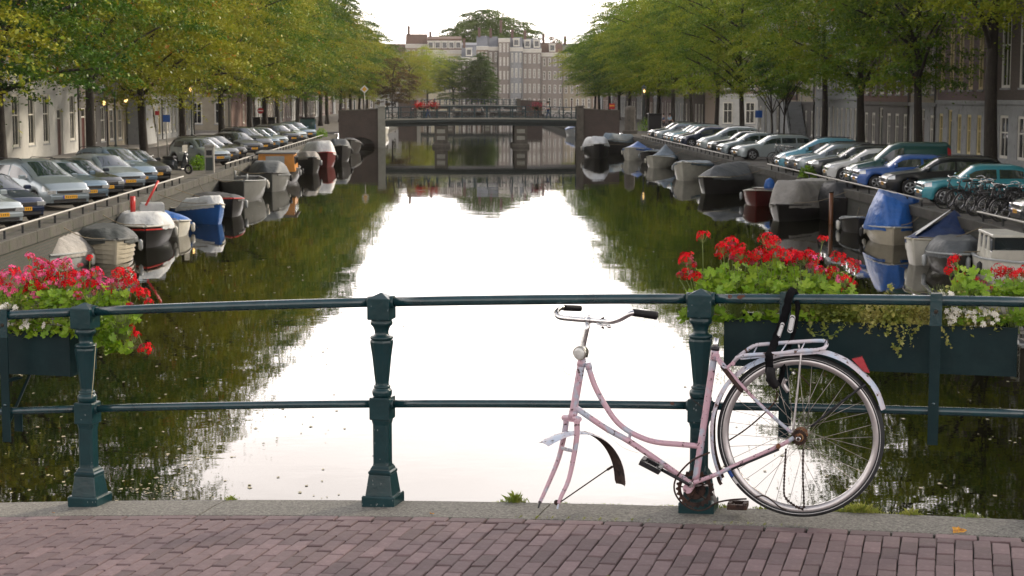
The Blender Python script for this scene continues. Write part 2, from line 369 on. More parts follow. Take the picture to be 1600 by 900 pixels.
while u < 4.2:
    ph = (0.5 if col % 2 else 0.0) * bl + random.uniform(-0.028, 0.028)
    o = 0.315 - ph
    if o < 0.29 - 0.06:                       # a cut brick closes the row at the soldier course
        pass
    while o < 3.2:
        oc = o + bl / 2
        lo = max(o, 0.315); ln = o + bl - lo
        if ln > 0.05: cand.append((u, (lo + o + bl) / 2, ln / bl))
        o += bl
    u += bw; col += 1
vis = []
for (u, off, sc) in cand:
    p = B(u, off, zb(u)) - Vector((0, 0, H)); dz = p.dot(_f); px = 800 + F * p.dot(_r) / dz; py = 450 - F * p.dot(_u) / dz
    inside = -20 < px < 1620 and py < 912
    vis.append((0 if inside else 1, dz, u, off, sc))
vis.sort(key=lambda t: (t[0], t[1]))
nb = 0
sold = []
u = -5.6 - 22 * bl
while u < 4.2:
    sold.append((u + bl / 2, 0.278)); u += bl
for (u, off) in sold:
    M = brick_M(u, off, pi / 2 + random.uniform(-0.01, 0.01), random.uniform(-0.001, 0.001))
    p = M.translation - Vector((0, 0, H)); px = 800 + F * p.dot(_r) / p.dot(_f)
    if -20 < px < 1620: link('brick', random.choice(bshared), pav, M=M); nb += 1
    else:
        me = bshared[0]; far_b.add([M @ v.co for v in me.vertices], [tuple(p.vertices) for p in me.polygons])
for i, (flag, dz, u, off, sc) in enumerate(vis):
    M = brick_M(u + random.uniform(-0.0012, 0.0012), off, random.gauss(0, 0.010), random.uniform(-0.0032, 0.0018))
    M = M @ Matrix.Rotation(random.gauss(0, 0.012), 4, 'Y') @ Matrix.Rotation(random.gauss(0, 0.008), 4, 'X') @ Matrix.Diagonal((1, sc, 1, 1))
    if flag == 0 and nb < 300: link('brick', random.choice(bshared), pav, M=M); nb += 1
    else:
        me = random.choice(bshared); far_b.add([M @ v.co for v in me.vertices], [tuple(p.vertices) for p in me.polygons])
tag(far_b.build('brick_field', m_brick, pav), kind='stuff')
# concrete kerb in long stones, the posts stand on it
kerb = struct(strip('kerb', (0.22, -0.06), -0.03, m_sand, thick=0.3))
joints = [-7.5, -5.4, R(330, 783, 0.1)[0], R(848, 783, 0.1)[0], -0.1 + 0.9, 3.2, 5.4, 7.5]
for a, c in zip(joints, joints[1:]):
    b = MB(); rings = []; n = 14
    for i in range(n + 1):
        u = lerp(a + 0.004, c - 0.004, i / n); z = zb(u); sk = (0.5 - i / n) * 0
        w1 = 0.002 * noise.noise(Vector((u * 3, 1, 0)))
        rings.append([B(u, 0.238, z - 0.2), B(u, 0.238, z - 0.004 + w1), B(u, 0.230, z + 0.002 + w1), B(u, 0.08, z + 0.004 + w1), B(u, -0.068, z + 0.001), B(u, -0.082 + 2 * w1, z - 0.014), B(u, -0.082, z - 0.3)])
    b.loft(rings, True, (True, True), 0, False); b.build('kerb_stone', m_concrete, kerb)
# the bridge's own side girder below the kerb
m_green = mat('bridge green paint', (0.007, 0.033, 0.038), 0.28, var=0.35, scale=9, bump=0.0012, bscale=45, col2=(0.010, 0.034, 0.038), c2=(0.55, 0.75), coat=0.0, spec=0.42)
g = MB()
rings = []
for i in range(41):
    u = lerp(-16, 16, i / 40); z = zb(u)
    rings.append([B(u, -0.02, z - 0.31), B(u, -0.02, z - 0.75), B(u, 14, z - 0.75), B(u, 14, z - 0.37)])
g.loft(rings, True, (True, True), 0, False); struct(g.build('bridge_girder', m_green))

# floating leaves and specks of weed: nobody could count them
fl = MB()
m_fleaf = mat('floating leaf', (0.42, 0.36, 0.2), 0.6, var=0.5, scale=3, col2=(0.12, 0.14, 0.03))
for i in range(520):
    t = random.random()
    if t < 0.62: px, py = random.uniform(0, 540), random.uniform(300, 790)
    elif t < 0.8: px, py = random.uniform(1050, 1600), random.uniform(430, 790)
    else: px, py = random.uniform(480, 1100), random.uniform(290, 520)
    if i < 60: px, py = random.gauss(235, 30), random.gauss(766, 5)
    p = at_z(px, py, 0.006)
    if not (XL + 0.3 < p.x < XR - 0.3): continue
    r = random.uniform(0.012, 0.04); a = random.uniform(0, 6.28)
    if i < 60: r *= 0.6
    fl.add([(p.x + r * cos(a + k) * (1 if k % 2 else 0.6), p.y + r * sin(a + k) * 1.5, 0.006 + 0.003 * random.random()) for k in (0, 1.57, 3.14, 4.71)], [(0, 1, 2, 3)])
tag(fl.build('floating_leaves', m_fleaf), 'small pale leaves scattered over the dark canal water', 'leaves', kind='stuff')
# ================================================================== RAILING OF THE NEAR BRIDGE
m_gtop = mat('green paint worn', (0.008, 0.038, 0.045), 0.22, var=0.35, scale=12, bump=0.001, bscale=60, col2=(0.03, 0.075, 0.08), c2=(0.60, 0.72), spec=0.85)
m_rust = mat('rust', (0.10, 0.035, 0.018), 0.85, var=0.4, scale=30, bump=0.001, col2=(0.03, 0.018, 0.014))
rail = thing('bridge_railing', 'dark green cast iron railing with turned posts along the edge of the brick bridge', 'railing', B(0, -0.085, zb(0)))
inv = Matrix.Translation(-rail.location)
k = 0.001115
def Z(c): return (870 - c) * k
def ring_sq(h, z, n=16, ch=0.12):        # square section with small chamfers, n points
    pts = []
    for q in range(4):
        a = q * pi / 2
        for t in (-1 + ch, 1 - ch):
            x, y = h, h * t; pts.append((x * cos(a) - y * sin(a), x * sin(a) + y * cos(a), z))
    return pts
def post_mesh():
    p = MB()
    def sq(prof, ch=0.05): p.loft([ring_sq(h * 0.82, z, ch=ch) for h, z in prof], True, (True, True), 0, False)
    sq([(0.0925, -0.005), (0.0925, Z(835)), (0.088, Z(829))], 0.04)
    sq([(0.076, Z(829)), (0.0615, Z(750)), (0.060, Z(747))], 0.04)
    sq([(0.060, Z(748)), (0.0635, Z(742)), (0.0635, Z(735)), (0.055, Z(729)), (0.054, Z(724)), (0.0475, Z(716)), (0.045, Z(712))], 0.05)
    sq([(0.0450, Z(713)), (0.0435, Z(700)), (0.0435, Z(548)), (0.049, Z(530)), (0.049, Z(524))], 0.28)
    sq([(0.053, Z(526)), (0.056, Z(522)), (0.056, Z(440)), (0.053, Z(436))], 0.05)
    c = lambda prof, n=24: p.lathe([(r, Z(y)) for r, y in prof], n, mi=0, sm=True)
    c([(0.030, 438), (0.040, 434), (0.0435, 426), (0.0445, 418), (0.0435, 410), (0.039, 404), (0.033, 402), (0.037, 398), (0.037, 392), (0.032, 388)])
    p.lathe([(0.031, Z(390)), (0.030, Z(380)), (0.034, Z(350)), (0.043, Z(270)), (0.0505, Z(224)), (0.0515, Z(216)), (0.0500, Z(208)), (0.043, Z(203))], 8, mi=0, sm=False, rot=pi / 8)
    c([(0.043, 206), (0.050, 202), (0.051, 197), (0.048, 192), (0.036, 189), (0.031, 184), (0.031, 172), (0.035, 160), (0.040, 152), (0.047, 147), (0.0495, 140), (0.048, 132), (0.044, 127), (0.05, 125), (0.05, 121)])
    sq([(0.059, Z(124)), (0.0615, Z(120)), (0.0615, Z(42)), (0.059, Z(38)), (0.003, Z(18))], 0.04)
    return p
pm = post_mesh()
post0 = None
PU = [-6.75, -5.29, R(140, 787)[0], R(598, 783)[0], R(1091, 797)[0], R(1633, 820)[0], 1.86, 3.3]
PRZ = [0] * 8
tops = {2: (131, 466), 3: (598, 450), 4: (1092, 443)}
for i, u in enumerate(PU):
    zz = zb(u) + 0.004
    M = inv @ Matrix.Translation(B(u, -0.005, zz)) @ Matrix.Rotation(-BA, 4, 'Z')
    if post0 is None: post0 = pm.build('post', [m_green], rail); post0.matrix_local = M
    else: link('post', post0.data, rail, M=M)
# rails follow the hump of the bridge
up = [(0, 490), (55, 489), (150, 485.5), (365, 479), (575, 472.5), (625, 471.5), (850, 468), (1070, 467), (1115, 467), (1350, 470), (1600, 475)]
lo = [(0, 642), (60, 641), (160, 638), (365, 634), (575, 631.5), (625, 631), (850, 631), (1070, 632), (1130, 633), (1350, 640), (1600, 649)]
# constant heights above the deck, read from the picture once
hu = sum(R(x, y, -0.005)[1] - zb(R(x, y, -0.005)[0]) for x, y in up) / len(up)
hl = sum(R(x, y, -0.005)[1] - zb(R(x, y, -0.005)[0]) for x, y in lo) / len(lo)
def railz(u, h): return zb(u) + h
def rail_seg(u0, u1, h, r, name):
    b = MB(); b.tube([B(u, -0.005, railz(u, h)) - rail.location for u in [lerp(u0, u1, i / 8) for i in range(9)]], r, 20)
    o = b.build(name, [m_gtop], rail)
    for uu, sgn in ((u0, 1), (u1, -1)):       # small collars where the tube meets the post
        c = MB(); c.tube([B(uu + sgn * a, -0.005, railz(uu + sgn * a, h)) - rail.location for a in (-0.01, 0.012)], r * 1.28, 20); c.build('collar', [m_green], o)
    return o
for a, c in zip(PU, PU[1:]):
    rail_seg(a + 0.048, c - 0.048, hu, 0.0215, 'top_rail'); rail_seg(a + 0.044, c - 0.044, hl, 0.0175, 'lower_rail')
print('rail heights', hu, hl, PU)
# rust patches as small scabs on the rails
for (px, py, h, ru) in ((1157, 462, hu, 0.018), (1140, 466, hu, 0.009), (1050, 630, hl, 0.010)):
    u, z = R(px, py, 0.015); b = MB(); r = (0.0215 if h == hu else 0.0175) + 0.0009
    vs = []; n = 9
    for i in range(n):
        a = i / n * 2 * pi; du = ru * cos(a) * random.uniform(0.6, 1.2); th = 0.55 + 0.45 * sin(a) * random.uniform(0.6, 1.2)
        vs.append(B(u + du, -0.005 + r * cos(th), railz(u + du, h) + r * sin(th)) - rail.location)
    b.add(vs, [tuple(range(n))]); b.build('rust_patch', [m_rust], rail)

# a loose pale cord hanging down the first post
b = MB(); b.tube(smooth_path([B(R(x, y, 0.07)[0], 0.07, R(x, y, 0.07)[1]) - rail.location for x, y in ((150, 535), (148, 560), (146, 590), (143, 622))], 3), 0.0013, 5); b.build('loose_cord', [mat('pale cord', (0.5, 0.42, 0.26), 0.7)], rail)
b = MB(); b.tube(smooth_path([B(R(x, y, 0.07)[0], 0.07, R(x, y, 0.07)[1]) - rail.location for x, y in ((1079, 618), (1084, 626), (1092, 632), (1099, 637))], 3), 0.0010, 5); b.build('wire_loop', [m_rust], rail)
# chips in the paint, down to the pale primer
m_chip = mat('paint chip', (0.16, 0.19, 0.19), 0.6, var=0.4, scale=90)
for i in range(46):
    pi_ = random.choice([2, 3, 3, 4]); u0 = PU[pi_]; s_ = random.choice([(0.0505, 0.86, 0.93), (0.046, 0.385, 0.48), (0.036, 0.19, 0.35), (0.076, 0.0, 0.04), (0.056, 0.06, 0.13)]); hh = random.uniform(s_[1], s_[2]); r0 = s_[0] * 0.82 if s_[0] == 0.0505 else s_[0]; r0 = s_[0]
    fu = random.choice([-1, 1]) * 0.93 if random.random() < 0.45 else random.uniform(-0.9, 0.9); b = MB(); n = 6; vs = []
    for q in range(n):
        a = q / n * 2 * pi; rr = random.uniform(0.0012, 0.0036); vs.append(B(u0 + (fu * s_[0] + rr * cos(a)) * cos(BA * 0) , -0.005 + s_[0] * 1.0 + 0.0007, zb(u0) + hh + rr * 1.6 * sin(a)) - rail.location)
    b.add(vs, [tuple(range(n))]); b.build('paint_chip', [m_chip], rail)

# ------------------------------------------------------------------ flower boxes hung outside the railing
m_box = mat('box green', (0.004, 0.019, 0.022), 0.45, var=0.25, scale=5, bump=0.001, bscale=30, col2=(0.008, 0.026, 0.028), c2=(0.5, 0.7), spec=0.2)
m_soil = mat('soil', (0.035, 0.026, 0.018), 0.95, scale=20, bump=0.01)
m_steel = mat('bolt steel', (0.1, 0.12, 0.12), 0.4, 0.6)
def flower_box(u0, u1, ztop, zbot, lab, bars, off=-0.10, depth=0.26):
    um = (u0 + u1) / 2; t = thing('flower_box', lab, 'planter', B(um, off, zb(um) + 0.4)); T = Matrix.Translation(-t.location)
    def bx(name, a0, o0, z0, a1, o1, z1, m, bev=0.0):
        b = MB(); b.box(a0, min(o0, o1), z0, a1, max(o0, o1), z1, 0, bev=bev); b.xf(BM); b.f = [f[::-1] for f in b.f]; b.xf(T); return b.build(name, [m], t)
    bx('front_panel', u0, off, zbot, u1, off - 0.006, ztop, m_box)
    bx('back_panel', u0, off - depth, zbot, u1, off - depth + 0.006, ztop, m_box)
    bx('end_panel', u0 - 0.004, off + 0.002, zbot - 0.002, u0 + 0.004, off - depth, ztop + 0.002, m_box); bx('end_panel', u1 - 0.004, off + 0.002, zbot - 0.002, u1 + 0.004, off - depth, ztop + 0.002, m_box)
    bx('floor_panel', u0 + 0.005, off - 0.007, zbot, u1 - 0.005, off - depth + 0.007, zbot + 0.006, m_box)
    bx('soil', u0 + 0.006, off - 0.008, ztop - 0.05, u1 - 0.006, off - depth + 0.008, ztop - 0.03, m_soil)
    bx('rim', u0, off + 0.004, ztop - 0.004, u1, off - 0.012, ztop + 0.004, m_box)
    for (ub, zt_, zb_) in bars:                  # flat bars hooked over the rail
        w2 = 0.021; b = MB(); z1 = railz(ub, hu) + 0.0235
        b.box(ub - w2, 0.0185, zb_, ub + w2, 0.0255, z1 + 0.006, 0); b.box(ub - w2, -0.03, z1, ub + w2, 0.0183, z1 + 0.006, 0)
        b.box(ub - w2, -0.09, zb_ + 0.03, ub + w2, -0.083, zb_ + 0.12, 0)
        b.box(ub - w2 * 0.9, -0.10 , zbot - 0.02, ub + w2 * 0.9, 0.0183, zbot - 0.012, 0)
        b.xf(BM); b.f = [f[::-1] for f in b.f]; b.xf(T); hb = b.build('hanger_bar', [m_box], t)
        b = MB(); b.box(ub - 0.024, 0.0257, z1 - 0.125, ub + 0.024, 0.0295, z1 + 0.008, 0); b.xf(BM); b.f = [f[::-1] for f in b.f]; b.xf(T); b.build('clamp_plate', [m_gtop], hb)
        for zz, m_ in ((z1 - 0.065, m_soil), (railz(ub, hl) + 0.035, m_gtop)):
            b = MB(); b.lathe([(0.001, 0.008), (0.006, 0.007), (0.0085, 0.003), (0.0085, 0)][::-1], 12, (ub, 0.0296 if m_ is m_soil else 0.0256, zz), 'y'); b.xf(BM); b.xf(T); b.build('bolt', [m_], hb)
        b = MB(); b.lathe([(0.0195, -0.021), (0.0195, 0.021)], 20, (ub, -0.005, railz(ub, hl)), 'x'); b.xf(BM); b.xf(T); b.build('pipe_clamp', [m_box], hb)
    return t
ua, zt1 = R(1133, 499, -0.10); ub, zt2 = R(1589, 514, -0.10); _, zb1 = R(1360, 580, -0.10)
boxR = flower_box(ua, ub, (zt1 + zt2) / 2, zb1 + 0.0, 'long dark green planter hung outside the railing right of the bicycle saddle post', [(R(1226, 560, 0.02)[0], 0, R(1226, 684, 0.02)[1]), (R(1460, 580, 0.02)[0], 0, R(1458, 695, 0.02)[1])])
BR = (ua, ub, (zt1 + zt2) / 2)
ub2, zt3 = R(107, 521, -0.10); _, zb3 = R(60, 586, -0.10)
boxL = flower_box(ub2 - 1.05, ub2, zt3, zb3, 'dark green planter hung outside the railing at the left edge of the view', [(R(7, 560, 0.02)[0], 0, R(8, 690, 0.02)[1]), (R(7, 560, 0.02)[0] - 0.7, 0, R(8, 690, 0.02)[1] - 0.03)])
BL = (ub2 - 1.05, ub2, zt3)
# brace under the left box
b = MB(); p0 = R(38, 588, -0.09); p1 = R(8, 672, 0.0)
b.tube([B(p0[0], -0.14, p0[1]) - boxL.location, B(p1[0], -0.01, p1[1]) - boxL.location], (0.016, 0.004), 4, flat=tuple(BN), sm=False); b.build('brace', [m_box], boxL)
# ================================================================== THE PINK BICYCLE
def chipped(name, base, under, rustc, f1=(0.56, 0.66), f2=(0.64, 0.69), sc=30, metal=0.0, rough=0.42):
    m = bpy.data.materials.new(name); m.use_nodes = True; t = m.node_tree; b = t.nodes['Principled BSDF']
    tcn = N(t, 'ShaderNodeTexCoord'); cur = None
    n0 = N(t, 'ShaderNodeTexNoise'); n0.inputs['Scale'].default_value = 14; n0.inputs['Detail'].default_value = 3; t.links.new(tcn.outputs['Object'], n0.inputs[0])
    rr = N(t, 'ShaderNodeMapRange'); rr.inputs[1].default_value = f1[0]; rr.inputs[2].default_value = f1[1]; t.links.new(n0.outputs[0], rr.inputs[0])
    mi = N(t, 'ShaderNodeMix', data_type='RGBA'); mi.inputs[6].default_value = (*base, 1); mi.inputs[7].default_value = (*under, 1); t.links.new(rr.outputs[0], mi.inputs[0])
    mp2 = N(t, 'ShaderNodeMapping'); mp2.inputs['Location'].default_value = (3, 8, 2); t.links.new(tcn.outputs['Object'], mp2.inputs[0])
    n1 = N(t, 'ShaderNodeTexNoise'); n1.inputs['Scale'].default_value = sc; n1.inputs['Detail'].default_value = 6; n1.inputs['Roughness'].default_value = 0.65; t.links.new(mp2.outputs[0], n1.inputs[0])
    r2 = N(t, 'ShaderNodeMapRange'); r2.inputs[1].default_value = f2[0]; r2.inputs[2].default_value = f2[1]; t.links.new(n1.outputs[0], r2.inputs[0])
    m2 = N(t, 'ShaderNodeMix', data_type='RGBA'); t.links.new(r2.outputs[0], m2.inputs[0]); t.links.new(mi.outputs[2], m2.inputs[6]); m2.inputs[7].default_value = (*rustc, 1)
    t.links.new(m2.outputs[2], b.inputs['Base Color'])
    r3 = N(t, 'ShaderNodeMapRange'); r3.inputs[3].default_value = rough; r3.inputs[4].default_value = 0.9; t.links.new(r2.outputs[0], r3.inputs[0]); t.links.new(r3.outputs[0], b.inputs['Roughness'])
    b.inputs['Metallic'].default_value = metal
    bn = N(t, 'ShaderNodeBump'); bn.inputs['Distance'].default_value = 0.0008; bn.invert = True; t.links.new(r2.outputs[0], bn.inputs['Height']); t.links.new(bn.outputs[0], b.inputs['Normal'])
    return m
m_pink = chipped('chipped pink paint', (0.54, 0.35, 0.41), (0.42, 0.46, 0.54), (0.07, 0.038, 0.036), (0.53, 0.62), (0.60, 0.625), 52)
m_pinkw = chipped('pale worn paint', (0.56, 0.52, 0.56), (0.46, 0.53, 0.64), (0.10, 0.05, 0.035), (0.45, 0.6), (0.59, 0.61), 44)
m_rusty = chipped('rusty steel', (0.038, 0.020, 0.015), (0.075, 0.036, 0.022), (0.016, 0.011, 0.010), (0.5, 0.7), (0.5, 0.6), 40, 0.2, 0.75)
m_rusthub = chipped('rusty hub', (0.20, 0.08, 0.03), (0.35, 0.22, 0.1), (0.05, 0.025, 0.018), (0.5, 0.6), (0.5, 0.6), 50, 0.1, 0.7)
m_chrome = mat('worn chrome', (0.68, 0.68, 0.68), 0.24, 1.0, var=0.15, scale=25, col2=(0.3, 0.22, 0.18), c2=(0.62, 0.72))
m_alu = mat('dull rim metal', (0.58, 0.56, 0.56), 0.33, 0.75, var=0.12, scale=18, col2=(0.45, 0.36, 0.36), c2=(0.6, 0.75))
m_tyre = mat('tyre rubber', (0.018, 0.019, 0.021), 0.75, var=0.25, scale=20, bump=0.0006, bscale=150)
m_rubber = mat('black grip', (0.008, 0.008, 0.009), 0.6, spec=0.25, bump=0.0008, bscale=200)
m_blackm = mat('black steel', (0.02, 0.02, 0.024), 0.4, 0.4, var=0.4, scale=15)
m_lens = mat('lamp glass', (0.75, 0.76, 0.74), 0.08, 0.0, spec=0.8, coat=0.8)
m_red = mat('red reflector', (0.38, 0.03, 0.04), 0.25, var=0.2, scale=40, bump=0.0012, bscale=300, coat=0.4)
m_spoke = mat('spoke wire', (0.42, 0.38, 0.34), 0.35, 0.8, var=0.3, scale=20)
m_blue = mat('tyre label', (0.02, 0.08, 0.35), 0.6); m_white = mat('white print', (0.6, 0.6, 0.6), 0.6)
OB = 0.165
cu, cz = R(1250, 680.5, OB); sc_px = abs(R(1379, 680.5, OB)[0] - R(1121, 680.5, OB)[0]) / 258.0; szp = abs(R(1250, 553.5, OB)[1] - R(1250, 807.5, OB)[1]) / 254.0
print('bike scale m/px', sc_px, szp, 'wheel radius', 127 * szp, 'bottom', R(1250, 807.5, OB)[1], 'deck', zb(cu))
bike = thing('bicycle', 'old chipped pink bicycle without front wheel or saddle, leaning on the railing', 'bicycle', B(cu, OB, zb(cu)))
OB_T = Matrix.Translation(-bike.location)
def K(px, py, d=0.0):
    u, z = R(px, py, OB + d); return B(u, OB + d, z) - bike.location
def Kp(pts, d=0.0): return [K(x, y, d) for x, y in pts]
def bt(name, pts, r, m, n=12, d=0.0, parent=None, k=4, sm=True, cap=True, flat=None, loop=False):
    b = MB(); P = [K(p[0], p[1], p[2] if len(p) > 2 else d) for p in pts]
    if len(P) > 2 and k > 1: P = smooth_path(P, k)
    b.tube(P, r if not isinstance(r, list) else [interp([(i / (len(r) - 1), q) for i, q in enumerate(r)], j / (len(P) - 1)) for j in range(len(P))], n, sm=sm, cap=cap, flat=flat, loop=loop)
    return b.build(name, [m], parent or bike)
# frame: its tubes are welded together, one part with the lugs as sub-parts
fr = MB()
def ft(pts, r, k=6, d=0.0):
    P = [K(p[0], p[1], p[2] if len(p) > 2 else d) for p in pts]
    if len(P) > 2: P = smooth_path(P, k)
    else: P = [P[0].lerp(P[1], i / 6) for i in range(7)]
    fr.tube(P, r, 14)
ft([(909.5, 563), (894.3, 652)], 0.0165)
ft([(918, 569), (921.5, 580), (929, 602), (942, 627), (962, 657), (984.5, 675), (1011, 687), (1033, 691.8), (1059, 694), (1093, 697)], 0.0118)
ft([(897, 635), (944.5, 667.8), (983, 689.5), (1033, 723), (1078, 755)], 0.0128)
ft([(983, 690), (984.5, 675)], 0.006)
ft([(1116.5, 553), (1107, 614), (1098, 676), (1087, 750)], 0.0142)
for s in (1, -1):
    ft([(1080, 756, 0.03 * s), (1120, 741, 0.045 * s), (1147, 728, 0.052 * s), (1217, 697, 0.06 * s), (1240, 684, 0.062 * s)], 0.0088)
    ft([(1120, 557, 0.015 * s), (1157, 600, 0.045 * s), (1200, 644, 0.055 * s), (1237, 676, 0.062 * s)], 0.0072)
frame = fr.build('frame', [m_pink], bike)
def disc(name, px, py, r, d0, d1, m, n=20, parent=None, prof=None):
    b = MB(); c = K(px, py, d0); a = K(px, py, d1) - c
    ax = BM.to_3x3() @ Vector((0, 1, 0)); T = d1 - d0
    pts = prof or [(r * 0.96, 0), (r, 0.002), (r, T - 0.002), (r * 0.92, T)]
    rings = [[c + ax * z + BU * (q * cos(t)) + Vector((0, 0, 1)) * (q * sin(t)) for t in [2 * pi * i / n for i in range(n)]] for q, z in pts]
    b.loft(rings); return b.build(name, [m], parent or bike)
disc('bottom_bracket', 1079, 757, 0.0205, -0.04, 0.045, m_pink, parent=frame)
disc('bracket_cap', 1079, 757, 0.013, 0.045, 0.053, m_chrome, parent=frame)
bt('head_lug', [(909.8, 561), (907.8, 572)], 0.0182, m_pink, parent=frame); bt('head_lug', [(896.5, 642), (894, 654)], 0.0185, m_pink, parent=frame)
bt('top_tube_lug', [(918.3, 567), (920.6, 577)], 0.0145, m_pink, parent=frame)
bt('seat_lug', [(1117.5, 547), (1115.5, 563)], 0.0165, m_pink, parent=frame)
disc('seat_bolt', 1121.5, 555, 0.009, 0.012, 0.024, m_pink, parent=frame)
bt('seat_clamp', [(1117.8, 541), (1117, 547)], 0.0185, m_blackm, parent=frame)
bt('seat_post', [(1119.8, 528), (1117.3, 548)], 0.0115, m_chrome, parent=bike)
bt('stay_bridge', [(1128, 572, 0.035), (1155, 606, 0.048), (1161, 610, 0.048)], 0.010, m_rusty, n=8)
disc('chainstay_clamp', 1217, 696, 0.010, 0.05, 0.08, m_rusthub)
bt('chainstay_sleeve', [(1143, 733, 0.058), (1217, 702, 0.064)], 0.0055, m_blackm, n=8)
# rear wheel
wh = bpy.data.objects.new('rear_wheel', None); C.objects.link(wh); wh.parent = bike
Wc = K(1250, 680.5); wh.location = Wc
WM = Matrix((BU, -BN, Vector((0, 0, 1)))).transposed()      # columns (u, towards viewer, up)
def wl(v): return tuple(WM @ Vector(v))
def wheel_ring(name, prof, m, n=96, par=wh):
    b = MB(); rings = []
    for i in range(n):
        t = 2 * pi * i / n; rings.append([wl((r * cos(t), o, r * sin(t))) for r, o in prof])
    b.loft(rings, True, (False, False), 0, True, loop=True); return b.build(name, [m], par)
rs = szp
Ro, Rt, Ri = 127.5 * rs, 118.5 * rs, 110 * rs; tw = 0.0195
wheel_ring('tyre', [(Rt + 0.001, tw * 0.75), (Rt + (Ro - Rt) * 0.35, tw), (Rt + (Ro - Rt) * 0.75, tw * 0.8), (Ro, 0.004), (Ro, -0.004), (Rt + (Ro - Rt) * 0.75, -tw * 0.8), (Rt + (Ro - Rt) * 0.35, -tw), (Rt + 0.001, -tw * 0.75)], m_tyre)
wheel_ring('tyre_line', [(Rt + 0.0065, tw * 0.93), (Rt + 0.0075, tw * 0.985), (Rt + 0.009, tw * 1.01), (Rt + 0.0085, tw * 0.9)], m_white)
wheel_ring('rim', [(Rt + 0.002, 0.0135), (Rt, 0.0152), (Rt - 0.010, 0.0148), (Ri + 0.004, 0.010), (Ri, 0.004), (Ri, -0.004), (Ri + 0.004, -0.010), (Rt - 0.010, -0.0148), (Rt, -0.0152), (Rt + 0.002, -0.0135)], m_alu)
lb = MB()
for a0, a1, i0, i1, mi in ((208, 214, 0.2, 0.75, 0), (214.5, 220, 0.25, 0.7, 1)):
    vs = []
    for i in range(5):
        t = radians(lerp(a0, a1, i / 4)); r0, r1 = Rt + (Ro - Rt) * i0, Rt + (Ro - Rt) * i1
        vs += [wl((r0 * cos(t), tw * 1.03, r0 * sin(t))), wl((r1 * cos(t), tw * 0.93, r1 * sin(t)))]
    lb.add(vs, [(2 * i, 2 * i + 1, 2 * i + 3, 2 * i + 2) for i in range(4)], mi)
lb.build('tyre_label', [m_blue, m_white], wh)
def hubp(prof, m, name):
    b = MB(); b.loft([[wl((r * cos(t), o, r * sin(t))) for t in [2 * pi * i / 20 for i in range(20)]] for r, o in prof]); return b.build(name, [m], wh)
hubp([(0.012, -0.055), (0.014, -0.04), (0.03, -0.036), (0.03, -0.033), (0.017, -0.03), (0.016, 0), (0.018, 0.03), (0.031, 0.033), (0.031, 0.036), (0.02, 0.04), (0.014, 0.058)], m_rusthub, 'hub')
hubp([(0.005, -0.075), (0.005, 0.085)], m_rusty, 'axle'); hubp([(0.0095, 0.066), (0.0105, 0.068), (0.0105, 0.077), (0.008, 0.080)], m_chrome, 'axle_nut')
b = MB(); n = 18; rings = [[], []]
for i in range(n * 2):
    t = 2 * pi * i / (n * 2); r = 0.034 if i % 2 else 0.030
    rings[0].append(wl((r * cos(t), 0.042, r * sin(t)))); rings[1].append(wl((r * cos(t), 0.045, r * sin(t))))
b.loft(rings, sm=False); b.build('sprocket', [m_rusty], wh)
for i in range(36):
    side = 1 if i % 2 else -1; t = 2 * pi * i / 36 + 0.03; cross = (1 if (i // 2) % 2 else -1) * radians(64)
    b = MB(); a = t + cross
    b.tube([wl((0.028 * cos(a), 0.0345 * side, 0.028 * sin(a))), wl(((Ri + 0.001) * cos(t), 0.003 * side, (Ri + 0.001) * sin(t)))], 0.00105, 5); b.build('spoke', [m_spoke], wh)
# orange leaf caught by the wheel and yellow one on the kerb are built with the small things
# mudguards: curved sheet strips
def guard(name, pts, width, m, m_in, dep=0.008, parent=None, lat=None):
    """pts: world-local centre points; lat: sideways vector"""
    b = MB(); P = smooth_path(pts, 4); n = len(P); top = []; bot = []
    lat = lat or (WM @ Vector((0, 1, 0)))
    for i, p in enumerate(P):
        d = (P[min(i + 1, n - 1)] - P[max(i - 1, 0)]).normalized(); up = lat.cross(d).normalized()
        if up.z < 0 and abs(up.z) > 0.05 and guard.flip: up = -up
        wdt = width * (1 if i < n - 1 else 0.8)
        ring = []
        for q in (-1, -0.7, -0.35, 0, 0.35, 0.7, 1): ring.append(p + lat * (q * wdt / 2) - up * (dep * q * q) * guard.sgn)
        top.append(ring); bot.append([v - up * 0.0012 * guard.sgn for v in ring])
    b.loft(top, False, (False, False), 0, True); b.loft([r for r in bot], False, (False, False), 1, True)
    for e in (0, 6): b.loft([[t_[e], b_[e]] for t_, b_ in zip(top, bot)], False, (False, False), 0, False)
    return b.build(name, [m, m_in], parent or bike)
guard.flip = False; guard.sgn = 1
def arc_up(P):      # outward sign: curve centre below
    pass
rg = Kp([(1124, 750), (1113, 715), (1109.5, 680), (1113, 642), (1130, 603), (1160, 574), (1195, 556.5), (1232, 547), (1262, 544), (1290, 546.5), (1324, 560), (1353, 583), (1373, 608), (1384, 638)])
guard.sgn = -1
d0 = (rg[1] - rg[0]).normalized(); up0 = (WM @ Vector((0, 1, 0))).cross(d0)
guard.sgn = 1 if up0.dot(rg[0] - Wc) > 0 else -1
rgo = guard('rear_mudguard', rg, 0.062, m_pinkw, m_rusty, 0.017)
